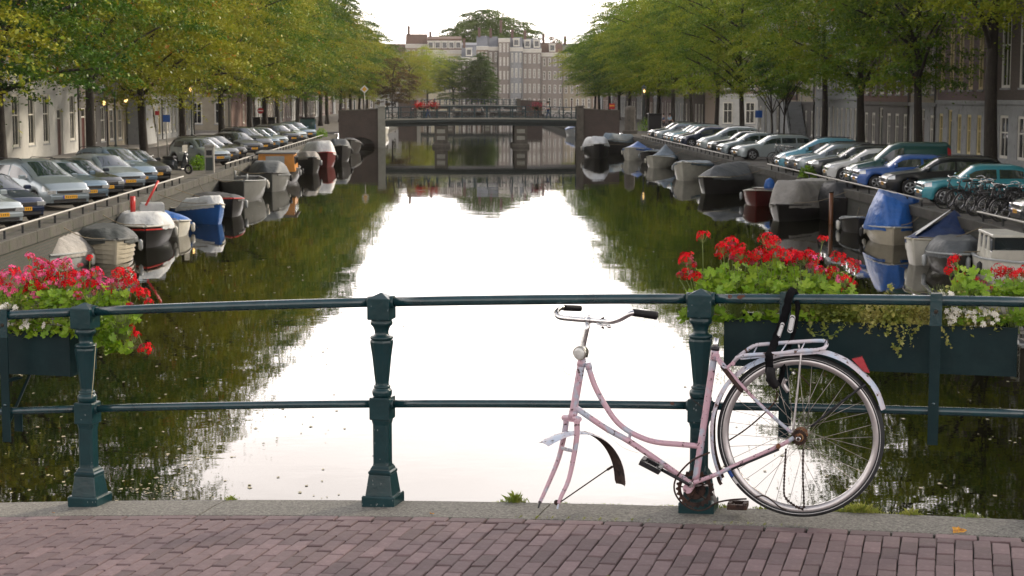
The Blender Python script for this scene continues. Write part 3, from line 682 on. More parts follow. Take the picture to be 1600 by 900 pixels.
# rack
ra = Kp([(1289, 542)], 0)[0]
def rk(px, py, d): return (px, py, d)
hw_ = 0.062
loop = [(1146, 566, 0.02), (1160, 556, hw_), (1207, 553, hw_), (1240, 550, hw_), (1281, 546, hw_), (1290, 541.5, 0.03), (1291, 537, -0.03), (1284, 532.5, -hw_), (1240, 534.5, -hw_), (1200, 537.5, -hw_), (1177, 541, -hw_), (1150, 560, -0.02)]
rack = bt('rack', loop, 0.0082, m_pinkw, n=10, k=5)
bt('rack_rail', [(1157, 561, hw_), (1207, 556.5, hw_), (1240, 554.5, hw_), (1275, 552, hw_)], 0.0035, m_pinkw, parent=rack)
for x0, y0, x1, y1 in ((1176, 555, 1183, 541), (1219, 552, 1230, 535.5), (1250, 549.5, 1258, 534)): bt('rack_bar', [(x0, y0, hw_), (x1, y1, -hw_)], 0.003, m_pinkw, n=8, parent=rack)
bt('rack_arm', [(1120, 560, 0.03), (1132, 575, 0.04), (1146, 566, 0.02)], 0.006, m_pink, parent=rack)
disc('rack_bolt', 1146, 567, 0.009, 0.02, 0.04, m_pink, parent=rack)
for s in (1, -1): bt('rack_strut', [(1250 + 2 * s, 549 if s > 0 else 538, 0.06 * s), (1250, 571, 0.064 * s), (1243, 640, 0.068 * s), (1239, 672, 0.07 * s)], 0.0042, m_alu, n=8, parent=rack)
bt('spring_clip', [(1284, 546, 0.03), (1293, 538, 0.02), (1292, 530, 0), (1288, 537, -0.02)], 0.002, m_blackm, n=6, parent=rack)
for s in (1, -1): bt('mudguard_stay', [(1267, 667, 0.06 * s), (1310, 632, 0.05 * s), (1352, 600, 0.03 * s)], 0.0048 if s > 0 else 0.003, m_blackm, n=8)
# rear reflector
b = MB(); q = [K(*p) for p in ((1331, 561, 0.012), (1347, 557.5, 0.012), (1359, 583, 0.012), (1350, 581, 0.012))]; q2 = [p + (WM @ Vector((0, -0.024, 0))) for p in q]
b.loft([q, q2], sm=False); b.build('rear_reflector', [m_red], bike)
# cranks, chainring, chain guard wire, chain
ccx, ccy = 1086, 764
b = MB(); n = 44; rr_ = [[], [], [], []]; c = K(ccx, ccy, -0.045)
for i in range(n * 2):
    t = 2 * pi * i / (n * 2); r = 30.5 * rs if i % 4 in (0, 1) else 27.5 * rs
    for q, (r_, o_) in enumerate(((r, 0), (r, 0.004), (22 * rs, 0.004), (22 * rs, 0))): rr_[q].append(c + Vector(wl((r_ * cos(t), o_, r_ * sin(t)))))
b.loft(rr_, sm=False, cap=(False, False)); b.loft([rr_[3], rr_[0]], sm=False, cap=(False, False)); cring = b.build('chainring', [m_rusty], bike)
for i in range(5):
    t = 2 * pi * i / 5 + 0.5; b = MB(); b.tube([c + Vector(wl((0.01 * cos(t), 0.002, 0.01 * sin(t)))), c + Vector(wl((23 * rs * cos(t), 0.002, 23 * rs * sin(t))))], (0.007, 0.003), 6, flat=tuple(WM @ Vector((0, 1, 0.01)))); b.build('ring_arm', [m_rusty], cring)
disc('ring_plate', ccx, ccy, 17 * rs, -0.052, -0.046, m_rusty, 28, cring)
bt('crank', [(1078, 758, 0.056), (1034, 734, 0.062)], 0.0072, m_blackm, n=8); bt('crank', [(1079, 758, -0.05), (1108, 758, -0.055), (1119, 785, -0.055)], 0.0085, m_alu, n=8, k=1)
def pedal(px0, py0, px1, py1, d, m, lab):
    a, c_ = K(px0, py0, d), K(px1, py1, d); b = MB(); x = (c_ - a); L = x.length; x.normalize(); y = WM @ Vector((0, 1, 0)); z = x.cross(y).normalized()
    Mx = Matrix((x, y, z)).transposed().to_4x4(); Mx.translation = (a + c_) / 2
    p = MB(); p.box(-L / 2, -0.045, -0.011, L / 2, -0.030, 0.011, 0, Mx, 0.002); p.box(-L / 2, 0.03, -0.011, L / 2, 0.045, 0.011, 0, Mx, 0.002)
    p.box(-L / 2, -0.03, -0.014, -L / 2 + 0.016, 0.03, 0.014, 0, Mx, 0.002); p.box(L / 2 - 0.016, -0.03, -0.014, L / 2, 0.03, 0.014, 0, Mx, 0.002)
    for q in (-0.25, 0.25): p.lathe([(0.005, -0.05), (0.005, 0.05)], 10, (q * L, 0, 0), 'y'); 
    for i in range(len(p.v) - 40, len(p.v)): p.v[i] = tuple(Mx @ Vector(p.v[i]))
    return p.build('pedal', [m], bike)
pedal(1002, 719, 1033, 735, 0.075, m_blackm, ''); pedal(1138, 789, 1168, 790, -0.10, m_rusty, '')
bt('chain_guard_wire', [(1109, 707, 0.02), (1084, 718, 0.02), (1066, 734, 0.025), (1054.5, 752, 0.03), (1055, 771, 0.03), (1068, 788, 0.02), (1088, 797.5, 0.01), (1104, 795, 0), (1120, 785.5, 0), (1142, 781, 0), (1166, 779.5, 0.03)], (0.0038, 0.0038), m_rusty, n=8)
bt('loose_rod', [(1180, 777, 0.04), (1192, 774.5, 0.05), (1202, 779, 0.05), (1218, 792, 0.05), (1228, 797, 0.03)], 0.003, m_rusty, n=6)
bt('mudguard_flap', [(1122, 745, 0.02), (1124, 752, 0.02), (1127, 757, 0.02)], 0.008, m_rusty, n=6)
# hanging chain: little links
def chain(name, pts, d):
    P = smooth_path(Kp(pts, d), 30); b = MB(); acc = 0; last = P[0]; flip = 0
    for p in P[1:]:
        if (p - last).length >= 0.0125:
            dv = (p - last); b.tube([last - dv * 0.15, last.lerp(p, 0.5), p + dv * 0.15], [(0.0078, 0.005) if flip else (0.0054, 0.005), (0.0030, 0.0030), (0.0078, 0.005) if flip else (0.0054, 0.005)], 6, sm=False); last = p; flip ^= 1
    return b.build(name, [m_rusty], bike)
chain('chain', [(1228, 702), (1226, 735), (1225, 770), (1229, 780), (1237, 787), (1246, 792.5), (1255.5, 795), (1256, 780), (1254.5, 740), (1255, 700)], 0.045)
# steering group, turned about 45 degrees so that its front faces the viewer
uS = R(895, 655, OB)[0]
LAT = (BU * 0.71 + (WM @ Vector((0, 1, 0))) * 0.71); FW = (-BU * 0.71 + (WM @ Vector((0, 1, 0))) * 0.71)
def KL(px, py, side, f=0.0):            # a point `side` metres along the lateral axis: solved so that it projects at (px, py)
    d = 0.71 * side + 0.71 * f; return K(px, py, d)
bt('fork_blade', [(884.5, 655, -0.04), (884, 664, -0.04), (880, 687, -0.04), (873, 716, -0.035), (862, 744, -0.02), (850, 771, 0.0), (843, 786, 0.02)], [0.0125, 0.012, 0.0105, 0.009, 0.0075], m_pink)
bt('fork_blade', [(902, 656, 0.045), (901.5, 664, 0.045), (901, 684, 0.045), (895.6, 718, 0.05), (888, 751, 0.065), (876.7, 776, 0.085), (873, 787, 0.095)], [0.0125, 0.012, 0.0105, 0.009, 0.0075], m_pink)
bt('fork_tip', [(844, 783, 0.02), (841, 794, 0.03)], (0.007, 0.004), m_blackm, n=6, sm=False); bt('fork_tip', [(874, 783, 0.09), (870.5, 795, 0.10)], (0.009, 0.004), m_pinkw, n=6, sm=False)
bt('fork_crown', [(881, 653, -0.048), (889, 652.5, -0.02), (897, 653.5, 0.01), (905, 655, 0.052)], 0.0125, m_pink, n=10)
bt('fork_crown_plate', [(886, 656.5, -0.035), (903, 659.5, 0.045)], (0.004, 0.012), m_pink, n=6)
bt('fork_bracket', [(877, 700, -0.03), (884, 702, 0.0), (893, 704, 0.045)], (0.008, 0.003), m_pinkw, n=6, sm=False, k=1)
disc('fork_ring', 870, 785, 0.012, 0.09, 0.094, m_rusty)
def KF(px, py):
    d = 0.0
    for _ in range(6): d = (uS - R(px, py, OB + d)[0])
    return K(px, py, d)
fg = [KF(*p) for p in ((848, 692), (862, 684), (880, 676.5), (896, 673.5), (913, 673.5), (931, 679), (948, 691), (961, 709), (969, 731), (972, 757))]
up0 = LAT.cross((fg[1] - fg[0]).normalized()); guard.sgn = 1 if up0.z > 0 else -1
guard('front_mudguard', fg, 0.082, m_pinkw, m_rusty, 0.008, lat=LAT)
b = MB(); b.tube([K(872, 787, 0.10), KF(953, 731)], 0.0032, 6); b.tube([KF(949, 734), KF(957, 729)], 0.006, 6); b.build('front_mudguard_stay', [m_rusty], bike)
bt('stem', [(919, 503), (910, 545), (908.5, 562)], 0.0115, m_chrome, k=3); bt('stem_nut', [(909.3, 556), (908.6, 563)], 0.0165, m_pink)
hb = [(893, 482, -0.27), (879, 480.7, -0.20), (872.5, 483, -0.17), (869.5, 489.5, -0.12), (874.5, 495.5, -0.085), (893.5, 498, -0.04), (919, 500, 0.0), (940, 501.5, 0.04), (955.5, 502.5, 0.07), (969, 498.5, 0.10), (980, 492.5, 0.12), (990, 488.5, 0.12), (1006, 490, 0.10)]
hbo = bt('handlebar', hb, 0.0112, m_chrome, k=6)
bt('grip', [(881, 480.9, -0.205), (895, 481.5, -0.24), (907, 482, -0.27)], [0.0128, 0.0135, 0.013], m_rubber, parent=hbo)
bt('grip', [(989, 488.3, 0.12), (1005, 490.3, 0.10), (1026, 493.2, 0.07)], [0.0155, 0.0158, 0.0175], m_rubber, parent=hbo)
bt('bar_clamp', [(914, 499.5, -0.012), (924, 500.3, 0.012)], 0.0125, m_chrome); bt('clamp_bolt', [(920.5, 492, 0), (919.5, 499, 0)], 0.0045, m_chrome, n=8)
bt('bell_bracket', [(933, 505.5, 0.05), (941, 508, 0.06), (949, 508.5, 0.07)], (0.004, 0.009), m_chrome, n=8); bt('bell_knob', [(949, 509, 0.07), (952, 510.3, 0.075), (955, 510.8, 0.075)], [0.005, 0.0085, 0.003], m_chrome); bt('clip_remnant', [(938, 500, 0.045), (942, 497, 0.045), (944, 496.5, 0.045)], 0.0035, m_rusty, n=6); bt('clip_screw', [(940, 511, 0.06), (944, 513, 0.06)], 0.004, m_rusty, n=6)
# headlamp
hc = K(906.5, 551.5, 0.045); ax = (-BU * 0.25 + (WM @ Vector((0, 1, 0))) * 0.95 + Vector((0, 0, -0.12))).normalized(); e1 = ax.orthogonal().normalized(); e2 = ax.cross(e1)
def lampring(prof, name, m, par=None):
    b = MB(); b.loft([[hc + ax * z + e1 * (r * cos(t)) + e2 * (r * sin(t)) for t in [2 * pi * i / 24 for i in range(24)]] for r, z in prof]); return b.build(name, [m], par or bike)
m_lamp = mat('lamp shell', (0.5, 0.49, 0.44), 0.22, 0.8, var=0.3, scale=30, col2=(0.2, 0.16, 0.1))
hl_ = lampring([(0.008, -0.045), (0.02, -0.035), (0.027, -0.018), (0.030, -0.004), (0.0305, 0.006), (0.028, 0.009), (0.0255, 0.009), (0.0235, 0.003)], 'headlamp', m_lamp)
m_refl = mat('lamp reflector', (0.8, 0.8, 0.78), 0.2, 1.0)
m_lensw = mat('lamp lens', (0.62, 0.63, 0.60), 0.12, 0.0, var=0.35, scale=60, bump=0.001, bscale=120, spec=1.0, coat=1.0)
lampring([(0.0250, 0.0075), (0.0245, 0.0095), (0.018, 0.0125), (0.008, 0.0142), (0.001, 0.0145)], 'lens', m_lensw, hl_)
lampring([(0.0236, 0.0025), (0.016, -0.008), (0.006, -0.016), (0.002, -0.017)], 'reflector', m_refl, hl_); lampring([(0.0075, -0.012), (0.008, -0.004), (0.005, 0.001), (0.001, 0.003)], 'bulb_glass', m_lens, hl_)
bt('lamp_bracket', [(913, 541, 0.0), (918.5, 548, 0.02), (917, 558, 0.0)], 0.004, m_blackm, n=6)
m_wire = mat('thin wire', (0.2, 0.17, 0.08), 0.6)
bt('lamp_wire', [(900, 580, 0.02), (890, 585, 0.03), (882, 581, 0.03), (880.5, 573, 0.03)], 0.0008, m_wire, n=5, k=6)
bt('cable', [(941, 666, 0.02), (955, 684, 0.04), (975, 700, 0.03), (998, 708, 0.02)], 0.0006, m_wire, n=5, k=6)
bt('brake_rod', [(1136, 690, -0.03), (1165, 671, -0.03), (1193, 647, -0.03), (1212, 626, -0.02), (1214, 612, 0.0)], 0.0032, m_rusty, n=6)
bt('wheel_lock_arm', [(1238, 577, -0.02), (1252, 588, -0.02), (1266, 603, -0.02)], 0.0025, m_rusty, n=6)
bt('dynamo', [(1228, 592, -0.03), (1224, 600, -0.03), (1232, 612, -0.03)], 0.010, m_alu, n=8)

# ------------------------------------------------------------------ lock sleeve round the rail and the rack
m_cloth = mat('black webbing', (0.006, 0.006, 0.007), 1.0, spec=0.1, var=0.4, scale=40, bump=0.002, bscale=220)
m_patch = mat('white patch', (0.62, 0.62, 0.62), 0.6, var=0.1, scale=60, col2=(0.4, 0.4, 0.4))
lk0 = B(R(1228, 520, 0.1)[0], 0.1, R(1228, 520, 0.1)[1])
lock = thing('bicycle_lock', 'black fabric sleeved chain lock looped over the green rail down to the pink bicycle rack', 'lock', lk0)
def lt(name, pts, r, m, n=10, k=5, sm=True, flat=None, wob=0.0):
    b = MB(); P = smooth_path([B(R(x, y, o)[0], o, R(x, y, o)[1]) - lk0 for x, y, o in pts], k)
    if wob: rl = [(ra_ * (1 + wob * noise.noise(Vector((i * 0.9, 2, 0)))), rb_ * (1 + wob * noise.noise(Vector((i * 0.8, 7, 0))))) for i, (ra_, rb_) in enumerate([r if isinstance(r, tuple) else (r, r)] * len(P))]
    else: rl = [r] * len(P)
    b.tube(P, rl, n, sm=sm, flat=flat); return b.build(name, [m], lock)
s1 = lt('front_strap', [(1247, 484, -0.02), (1246, 468, -0.035), (1243, 456.5, -0.02), (1238, 454.5, 0.005), (1233, 464, 0.034), (1228.5, 484, 0.045), (1222, 504, 0.06), (1213, 528, 0.09), (1206, 546, 0.17), (1201.5, 556, 0.25), (1202, 568, 0.25), (1203, 592, 0.245), (1209, 600, 0.23)], (0.0165, 0.010), m_cloth, 12, 5, wob=0.35)
s2 = lt('back_strap', [(1245, 470, 0.03), (1246, 486, 0.04), (1243, 505, 0.05), (1239, 524, 0.06), (1232, 545, 0.09), (1226, 560, 0.16), (1222, 585, 0.16), (1216, 600, 0.18)], (0.017, 0.009), m_cloth, 12, 5, wob=0.35)
lt('lock_body', [(1205, 575, 0.25), (1204, 583, 0.255), (1206, 594, 0.25), (1212, 602, 0.235)], (0.021, 0.019), m_rubber, 14, 5)
def patch(name, x, y, o, lx, wd, par):
    a = R(x, y, o); c_ = B(a[0], o, a[1]) - lk0; dirv = (B(R(x + lx[0], y + lx[1], o)[0], o, R(x + lx[0], y + lx[1], o)[1]) - lk0 - c_); L = dirv.length; dirv.normalize(); nn = WM @ Vector((0, 1, 0)); s = dirv.cross(nn).normalized()
    b = MB()
    def oval(h, k, mi):
        ring = []
        for q in range(16):
            t = 2 * pi * q / 16; r_ = Vector((cos(t), sin(t))); ring.append(c_ + dirv * (L - wd) * k * (1 if cos(t) > 0 else -1) + dirv * wd * k * cos(t) + s * wd * k * sin(t) + nn * h)
        return ring
    b.loft([oval(0, 1, 0), oval(0.0025, 1, 0)], mi=0, sm=False); o1 = b.build(name, [m_patch], par)
    b = MB(); b.loft([oval(0.0027, 0.86, 0), oval(0.0032, 0.86, 0)], sm=False); o2 = b.build('patch_stitching', [m_cloth], o1)
    b = MB(); b.loft([oval(0.0034, 0.74, 0), oval(0.0039, 0.74, 0)], sm=False); o2 = b.build('patch_centre', [m_patch], o1)
    return o1
pa = patch('label_patch', 1219.5, 516, 0.088, (-4, 12), 0.0085, s1); pb = patch('label_patch', 1236.5, 506, 0.073, (-2.5, 14), 0.0115, s2)
# ================================================================== HOUSES
def plain(name, col, rough=0.7, **k): return mat(name, col, rough, **k)
W_ = {}
def wm(key, *a, **k):
    if key not in W_: W_[key] = brickmat(key, *a, **k)
    return W_[key]
m_glass = mat('window glass', (0.012, 0.015, 0.018), 0.06, var=0.5, scale=0.7, spec=0.7, bump=0.002, bscale=1.2)
m_frame = mat('window frame white', (0.62, 0.60, 0.54), 0.5, var=0.1, scale=3); m_cream = mat('window frame cream', (0.62, 0.52, 0.26), 0.5, var=0.1, scale=3)
m_dkgreen = mat('dark door green', (0.015, 0.03, 0.022), 0.35); m_dkred = mat('dark door red', (0.06, 0.015, 0.012), 0.35); m_bkdoor = mat('black door', (0.015, 0.015, 0.016), 0.3)
m_stone = mat('grey stone base', (0.27, 0.28, 0.285), 0.85, var=0.15, scale=1.5, bump=0.006, bscale=12, col2=(0.15, 0.15, 0.145))
m_sand_ = mat('sandstone base', (0.33, 0.29, 0.22), 0.85, var=0.15, scale=1.5, bump=0.006, bscale=12)
m_white_pl = mat('white plaster', (0.45, 0.45, 0.43), 0.8, var=0.1, scale=1.2, col2=(0.36, 0.36, 0.34)); m_dark_st = mat('dark stone', (0.10, 0.095, 0.09), 0.8, var=0.2, scale=1.4)
m_cream_pl = mat('cream plaster', (0.60, 0.55, 0.40), 0.85, var=0.08, scale=0.5)
m_roof = mat('roof tiles brown', (0.10, 0.06, 0.042), 0.8, var=0.25, scale=2, stretch=(1, 1, 4)); m_slate = mat('slate roof', (0.13, 0.14, 0.155), 0.55, var=0.2, scale=2, stretch=(1, 1, 4)); m_cornice = mat('cornice white', (0.66, 0.64, 0.58), 0.6, var=0.08, scale=2)
m_iron = mat('black iron', (0.012, 0.014, 0.014), 0.5)
def br_red(): return wm('red brown brick', (0.12, 0.058, 0.045), (0.16, 0.075, 0.055), (0.16, 0.13, 0.11), sfac=0.2, stain=(0.1, 0.06, 0.05))
def br_purple(): return wm('purple brick', (0.13, 0.085, 0.09), (0.17, 0.105, 0.105), (0.2, 0.17, 0.16), sfac=0.2, stain=(0.12, 0.09, 0.09))
def br_dark(): return wm('dark brick', (0.07, 0.05, 0.042), (0.10, 0.07, 0.055), (0.11, 0.10, 0.09), sfac=0.2, stain=(0.06, 0.05, 0.05))
def br_grey(): return wm('grey brick', (0.22, 0.185, 0.165), (0.28, 0.235, 0.205), (0.3, 0.28, 0.25), sfac=0.15, stain=(0.24, 0.2, 0.18))
def br_tan(): return wm('tan brick', (0.30, 0.22, 0.17), (0.36, 0.26, 0.2), (0.3, 0.27, 0.23), sfac=0.15, stain=(0.3, 0.24, 0.2))
WIN = {}
def window_meshes(w, h, fm, sash):
    key = (round(w, 2), round(h, 2), fm.name, sash)
    if key in WIN: return WIN[key]
    f = MB(); t = 0.14; f.box(0, 0.01, 0, t, 0.12, h, 0); f.box(w - t, 0.01, 0, w, 0.12, h, 0); f.box(t, 0.01, h - t, w - t, 0.12, h, 0); f.box(t, 0.01, 0, w - t, 0.12, t, 0)
    f.box(t, 0.025, h * sash - 0.035, w - t, 0.11, h * sash + 0.035, 0); f.box(w / 2 - 0.03, 0.03, t, w / 2 + 0.03, 0.105, h - t, 0)
    f.box(-0.08, -0.06, -0.1, w + 0.08, 0.17, -0.003, 1)
    g = MB(); g.add([(t, 0.07, t), (w - t, 0.07, t), (w - t, 0.07, h - t), (t, 0.07, h - t)], [(0, 1, 2, 3)])
    a = bpy.data.meshes.new('window'); a.from_pydata(f.v, [], f.f); a.materials.append(fm); a.materials.append(m_stone); a.polygons.foreach_set('material_index', f.m)
    b = bpy.data.meshes.new('pane'); b.from_pydata(g.v, [], g.f); b.materials.append(m_glass)
    WIN[key] = (a, b); return a, b
def house(label, cat, loc, rz, w, floors, wall, base=None, nb=3, door=None, stoop=0, roof='cornice', fm=None, group=None, wf=0.42, depth=9.0, roofm=None, dorm=0, band=True, frames=1.0, name='canal_house'):
    """floors: list of (height, window height, sill height, kind) from the pavement up"""
    t = thing(name, label, cat, loc, rz, group); fm = fm or m_frame; roofm = roofm or m_roof
    z = 0.0; op_base = []; op_wall = []; zb_ = floors[0][0] if base else 0; bay = w / nb
    for fi, (fh, wh_, sill, kind) in enumerate(floors):
        for i in range(nb):
            ww = bay * wf * (1.15 if kind == 'shop' else 1); cx_ = bay * (i + 0.5); x0, x1 = cx_ - ww / 2, cx_ + ww / 2
            isdoor = door is not None and fi == (1 if stoop else 0) and i == door
            h = wh_; zs = z + sill
            if isdoor: zs = z + 0.02; h = min(fh - 0.35, 2.9)
            (op_base if (fi == 0 and base) else op_wall).append((x0, x1, zs, zs + h))
            if isdoor:
                d = MB(); d.box(x0 + 0.12, 0.10, zs, x1 - 0.12, 0.15, zs + h * 0.78, 0); 
                for q in (0.08, 0.45): d.box(x0 + 0.24, 0.085, zs + h * q + 0.1, x1 - 0.24, 0.10, zs + h * (q + 0.27), 0, bev=0.01)
                dm = d.build('door', [random.choice([m_dkgreen, m_bkdoor, m_dkred])], t)
                f = MB(); f.box(x0, 0.04, zs, x0 + 0.12, 0.17, zs + h, 0); f.box(x1 - 0.12, 0.04, zs, x1, 0.17, zs + h, 0); f.box(x0 + 0.12, 0.04, zs + h - 0.1, x1 - 0.12, 0.17, zs + h, 0); f.box(x0 + 0.12, 0.06, zs + h * 0.78, x1 - 0.12, 0.17, zs + h * 0.78 + 0.08, 0)
                f.build('door_frame', [fm], dm); g = MB(); g.add([(x0 + 0.1, 0.13, zs + h * 0.78), (x1 - 0.1, 0.13, zs + h * 0.78), (x1 - 0.1, 0.13, zs + h), (x0 + 0.1, 0.13, zs + h)], [(0, 1, 2, 3)]); g.build('pane', [m_glass], dm)
            else:
                a, b = window_meshes(ww, h, fm, 0.6 if h > 1.4 else 0.5); o = link('window', a, t, (x0, 0, zs)); link('pane', b, o)
        z += fh
    top = z
    def wallmesh(ops, z0, z1, y):
        xs = sorted({0.0, w, *[o[0] for o in ops], *[o[1] for o in ops]}); zs = sorted({z0, z1, *[o[2] for o in ops], *[o[3] for o in ops]}); m = MB()
        for xa, xb in zip(xs, xs[1:]):
            for za, zc in zip(zs, zs[1:]):
                mx_, mz = (xa + xb) / 2, (za + zc) / 2
                if any(o[0] < mx_ < o[1] and o[2] < mz < o[3] for o in ops): continue
                m.add([(xa, y, za), (xb, y, za), (xb, y, zc), (xa, y, zc)], [(0, 1, 2, 3)])
        for (a, b, c, d) in ops:
            m.add([(a, y, c), (b, y, c), (b, y, d), (a, y, d), (a, y + 0.25, c), (b, y + 0.25, c), (b, y + 0.25, d), (a, y + 0.25, d)], [(0, 4, 5, 1), (1, 5, 6, 2), (2, 6, 7, 3), (3, 7, 4, 0)])
        return m
    if base:
        wallmesh(op_base, -0.2, zb_, -0.04).build('ground_floor_wall', [base], t)
        b = MB(); b.box(-0.01, -0.14, zb_ - 0.22, w + 0.01, -0.005, zb_ + 0.003, 0, bev=0.03); b.build('string_course', [base], t)
    m = wallmesh(op_wall, zb_ if base else -0.2, top, 0.0)
    m.box(0.004, 0.26, -0.2, w - 0.004, depth, top - 0.01, 0); m.box(0, 0.001, zb_ if base else -0.2, 0.003, 0.26, top, 0)
    wl_ = m.build('wall', [wall], t)
    if roof in ('cornice', 'mansard', 'attic'):
        b = MB(); b.box(-0.05, -0.35, top - 0.12, w + 0.05, 0.3, top + 0.12, 0, bev=0.05); b.box(-0.02, -0.12, top - 0.75, w + 0.02, 0.0, top - 0.12, 0, bev=0.02)
        n = max(4, int(w / 0.8))
        for i in range(n): x = (i + 0.5) * w / n; b.box(x - 0.08, -0.3, top - 0.4, x + 0.08, -0.1, top - 0.125, 0)
        b.build('cornice', [m_cornice], t)
        b = MB()
        if roof == 'cornice': P = [(0.3, top + 0.1), (depth * 0.45, top + 0.3), (depth * 0.55, top + 0.3), (depth, top)] if roof == 'cornice' and nb == 3 and len(floors) == 5 else [(0.3, top + 0.1), (depth * 0.45, top + 2.6), (depth * 0.55, top + 2.6), (depth, top)]
        else: P = [(0.25, top + 0.1), (1.5, top + 2.7), (depth * 0.5, top + 3.4), (depth, top)]
        b.loft([[(x, y, z_) for y, z_ in P] for x in (0.02, w - 0.02)], True, (True, True), 0, False); rf = b.build('roof', [roofm], t)
        b = MB(); b.box(0.35, depth * 0.4, top + 1.5, 0.95, depth * 0.4 + 0.8, top + 4.3, 0); b.box(0.28, depth * 0.4 - 0.07, top + 4.3, 1.02, depth * 0.4 + 0.87, top + 4.45, 0); b.build('chimney', [br_red()], rf)
        for i in range(dorm):
            x = w * (i + 0.5) / dorm; b = MB(); b.box(x - 0.7, 0.45, top + 0.4, x + 0.7, 2.5, top + 2.05, 0); b.box(x - 0.8, 0.3, top + 2.05, x + 0.8, 2.6, top + 2.25, 0); b.build('dormer', [m_cornice], rf)
            b = MB(); b.box(x - 0.5, 0.43, top + 0.65, x + 0.5, 0.445, top + 1.85, 0); b.build('dormer_pane', [m_glass], rf)
    else:                                        # neck or step gable
        b = MB(); hw2 = w / 2; pr = [(0, 0), (0.0, 0.5), (0.16, 0.55), (0.24, 1.0), (0.28, 2.2), (0.30, 3.2), (0.40, 3.4), (0.5, 3.9)] if roof == 'neck' else [(0, 0), (0, 0.7), (0.12, 0.7), (0.12, 1.5), (0.24, 1.5), (0.24, 2.3), (0.36, 2.3), (0.36, 3.1), (0.5, 3.1)]
        pts = [(x * w, top + z_) for x, z_ in pr]; pts += [(w - x, z_) for x, z_ in pts[::-1] if abs(x - hw2) > 1e-6]
        b.loft([[(x, y, z_) for x, z_ in pts] for y in (-0.003, 0.35)], True, (True, True), 0, False); gb = b.build('gable', [wall], t)
        c = MB()
        for (xa, za), (xb, zc) in zip(pts, pts[1:]): c.tube([(xa, 0.15, za + 0.05), (xb, 0.15, zc + 0.05)], (0.1, 0.25), 4, sm=False)
        c.build('gable_coping', [m_cornice], gb)
        a, bb = window_meshes(min(0.9, w * 0.2), 1.3, fm, 0.5); 
        b = MB(); b.box(hw2 - 0.5, -0.03, top + 1.0, hw2 + 0.5, -0.005, top + 2.4, 0); b.build('gable_window', [m_glass], gb)
        b = MB(); b.loft([[(x, y, z_) for x, z_ in ((0.1, top), (w - 0.1, top), (hw2, top + 3.2))] for y in (0.36, depth)], True, (True, True), 0, False); b.build('roof', [roofm], t)
    b = MB(); b.tube([(w - 0.22, -0.09, 0.1), (w - 0.22, -0.09, top - 0.8)], 0.055, 6); b.build('drainpipe', [m_dark_st], t)
    if stoop:                                    # steps up to the raised door, along the facade
        n = 10; fz = floors[0][0]; cx_ = bay * (door + 0.5); b = MB()
        b.box(cx_ - 0.8, -1.5, -0.1, cx_ + 0.8, -0.145, fz, 0)
        st = b.build('stoop_landing', [m_stone], t)
        for i in range(n):
            zt = fz * (n - i) / (n + 1); x0 = cx_ + stoop * (0.8 + i * 0.27); q = MB(); q.box(min(x0, x0 + stoop * 0.27), -1.5, -0.1, max(x0, x0 + stoop * 0.27), -0.15, zt - 0.03 * 0, 0); o = q.build('step', [m_stone], t)
        r_ = MB(); r_.tube([(cx_ - stoop * 0.8, -1.47, fz + 0.95), (cx_ + stoop * 0.8, -1.47, fz + 0.95), (cx_ + stoop * (0.8 + n * 0.27), -1.47, 1.0)], 0.03, 6)
        for i in range(8): x = cx_ + stoop * (-0.8 + i * 0.6); zz = fz if i < 3 else fz * (1 - (i - 2.6) / 5.2); r_.tube([(x, -1.47, max(0, zz)), (x, -1.47, max(0, zz) + 0.97)], 0.018, 5)
        r_.build('stoop_handrail', [m_iron], t)
    return t
XFL, XFR = XL - 12.6, XR + 12.0
fl3 = lambda b_, *r: [(b_, b_ * 0.62, b_ * 0.16, '')] + [(h, h * 0.76, h * 0.13, '') for h in r]
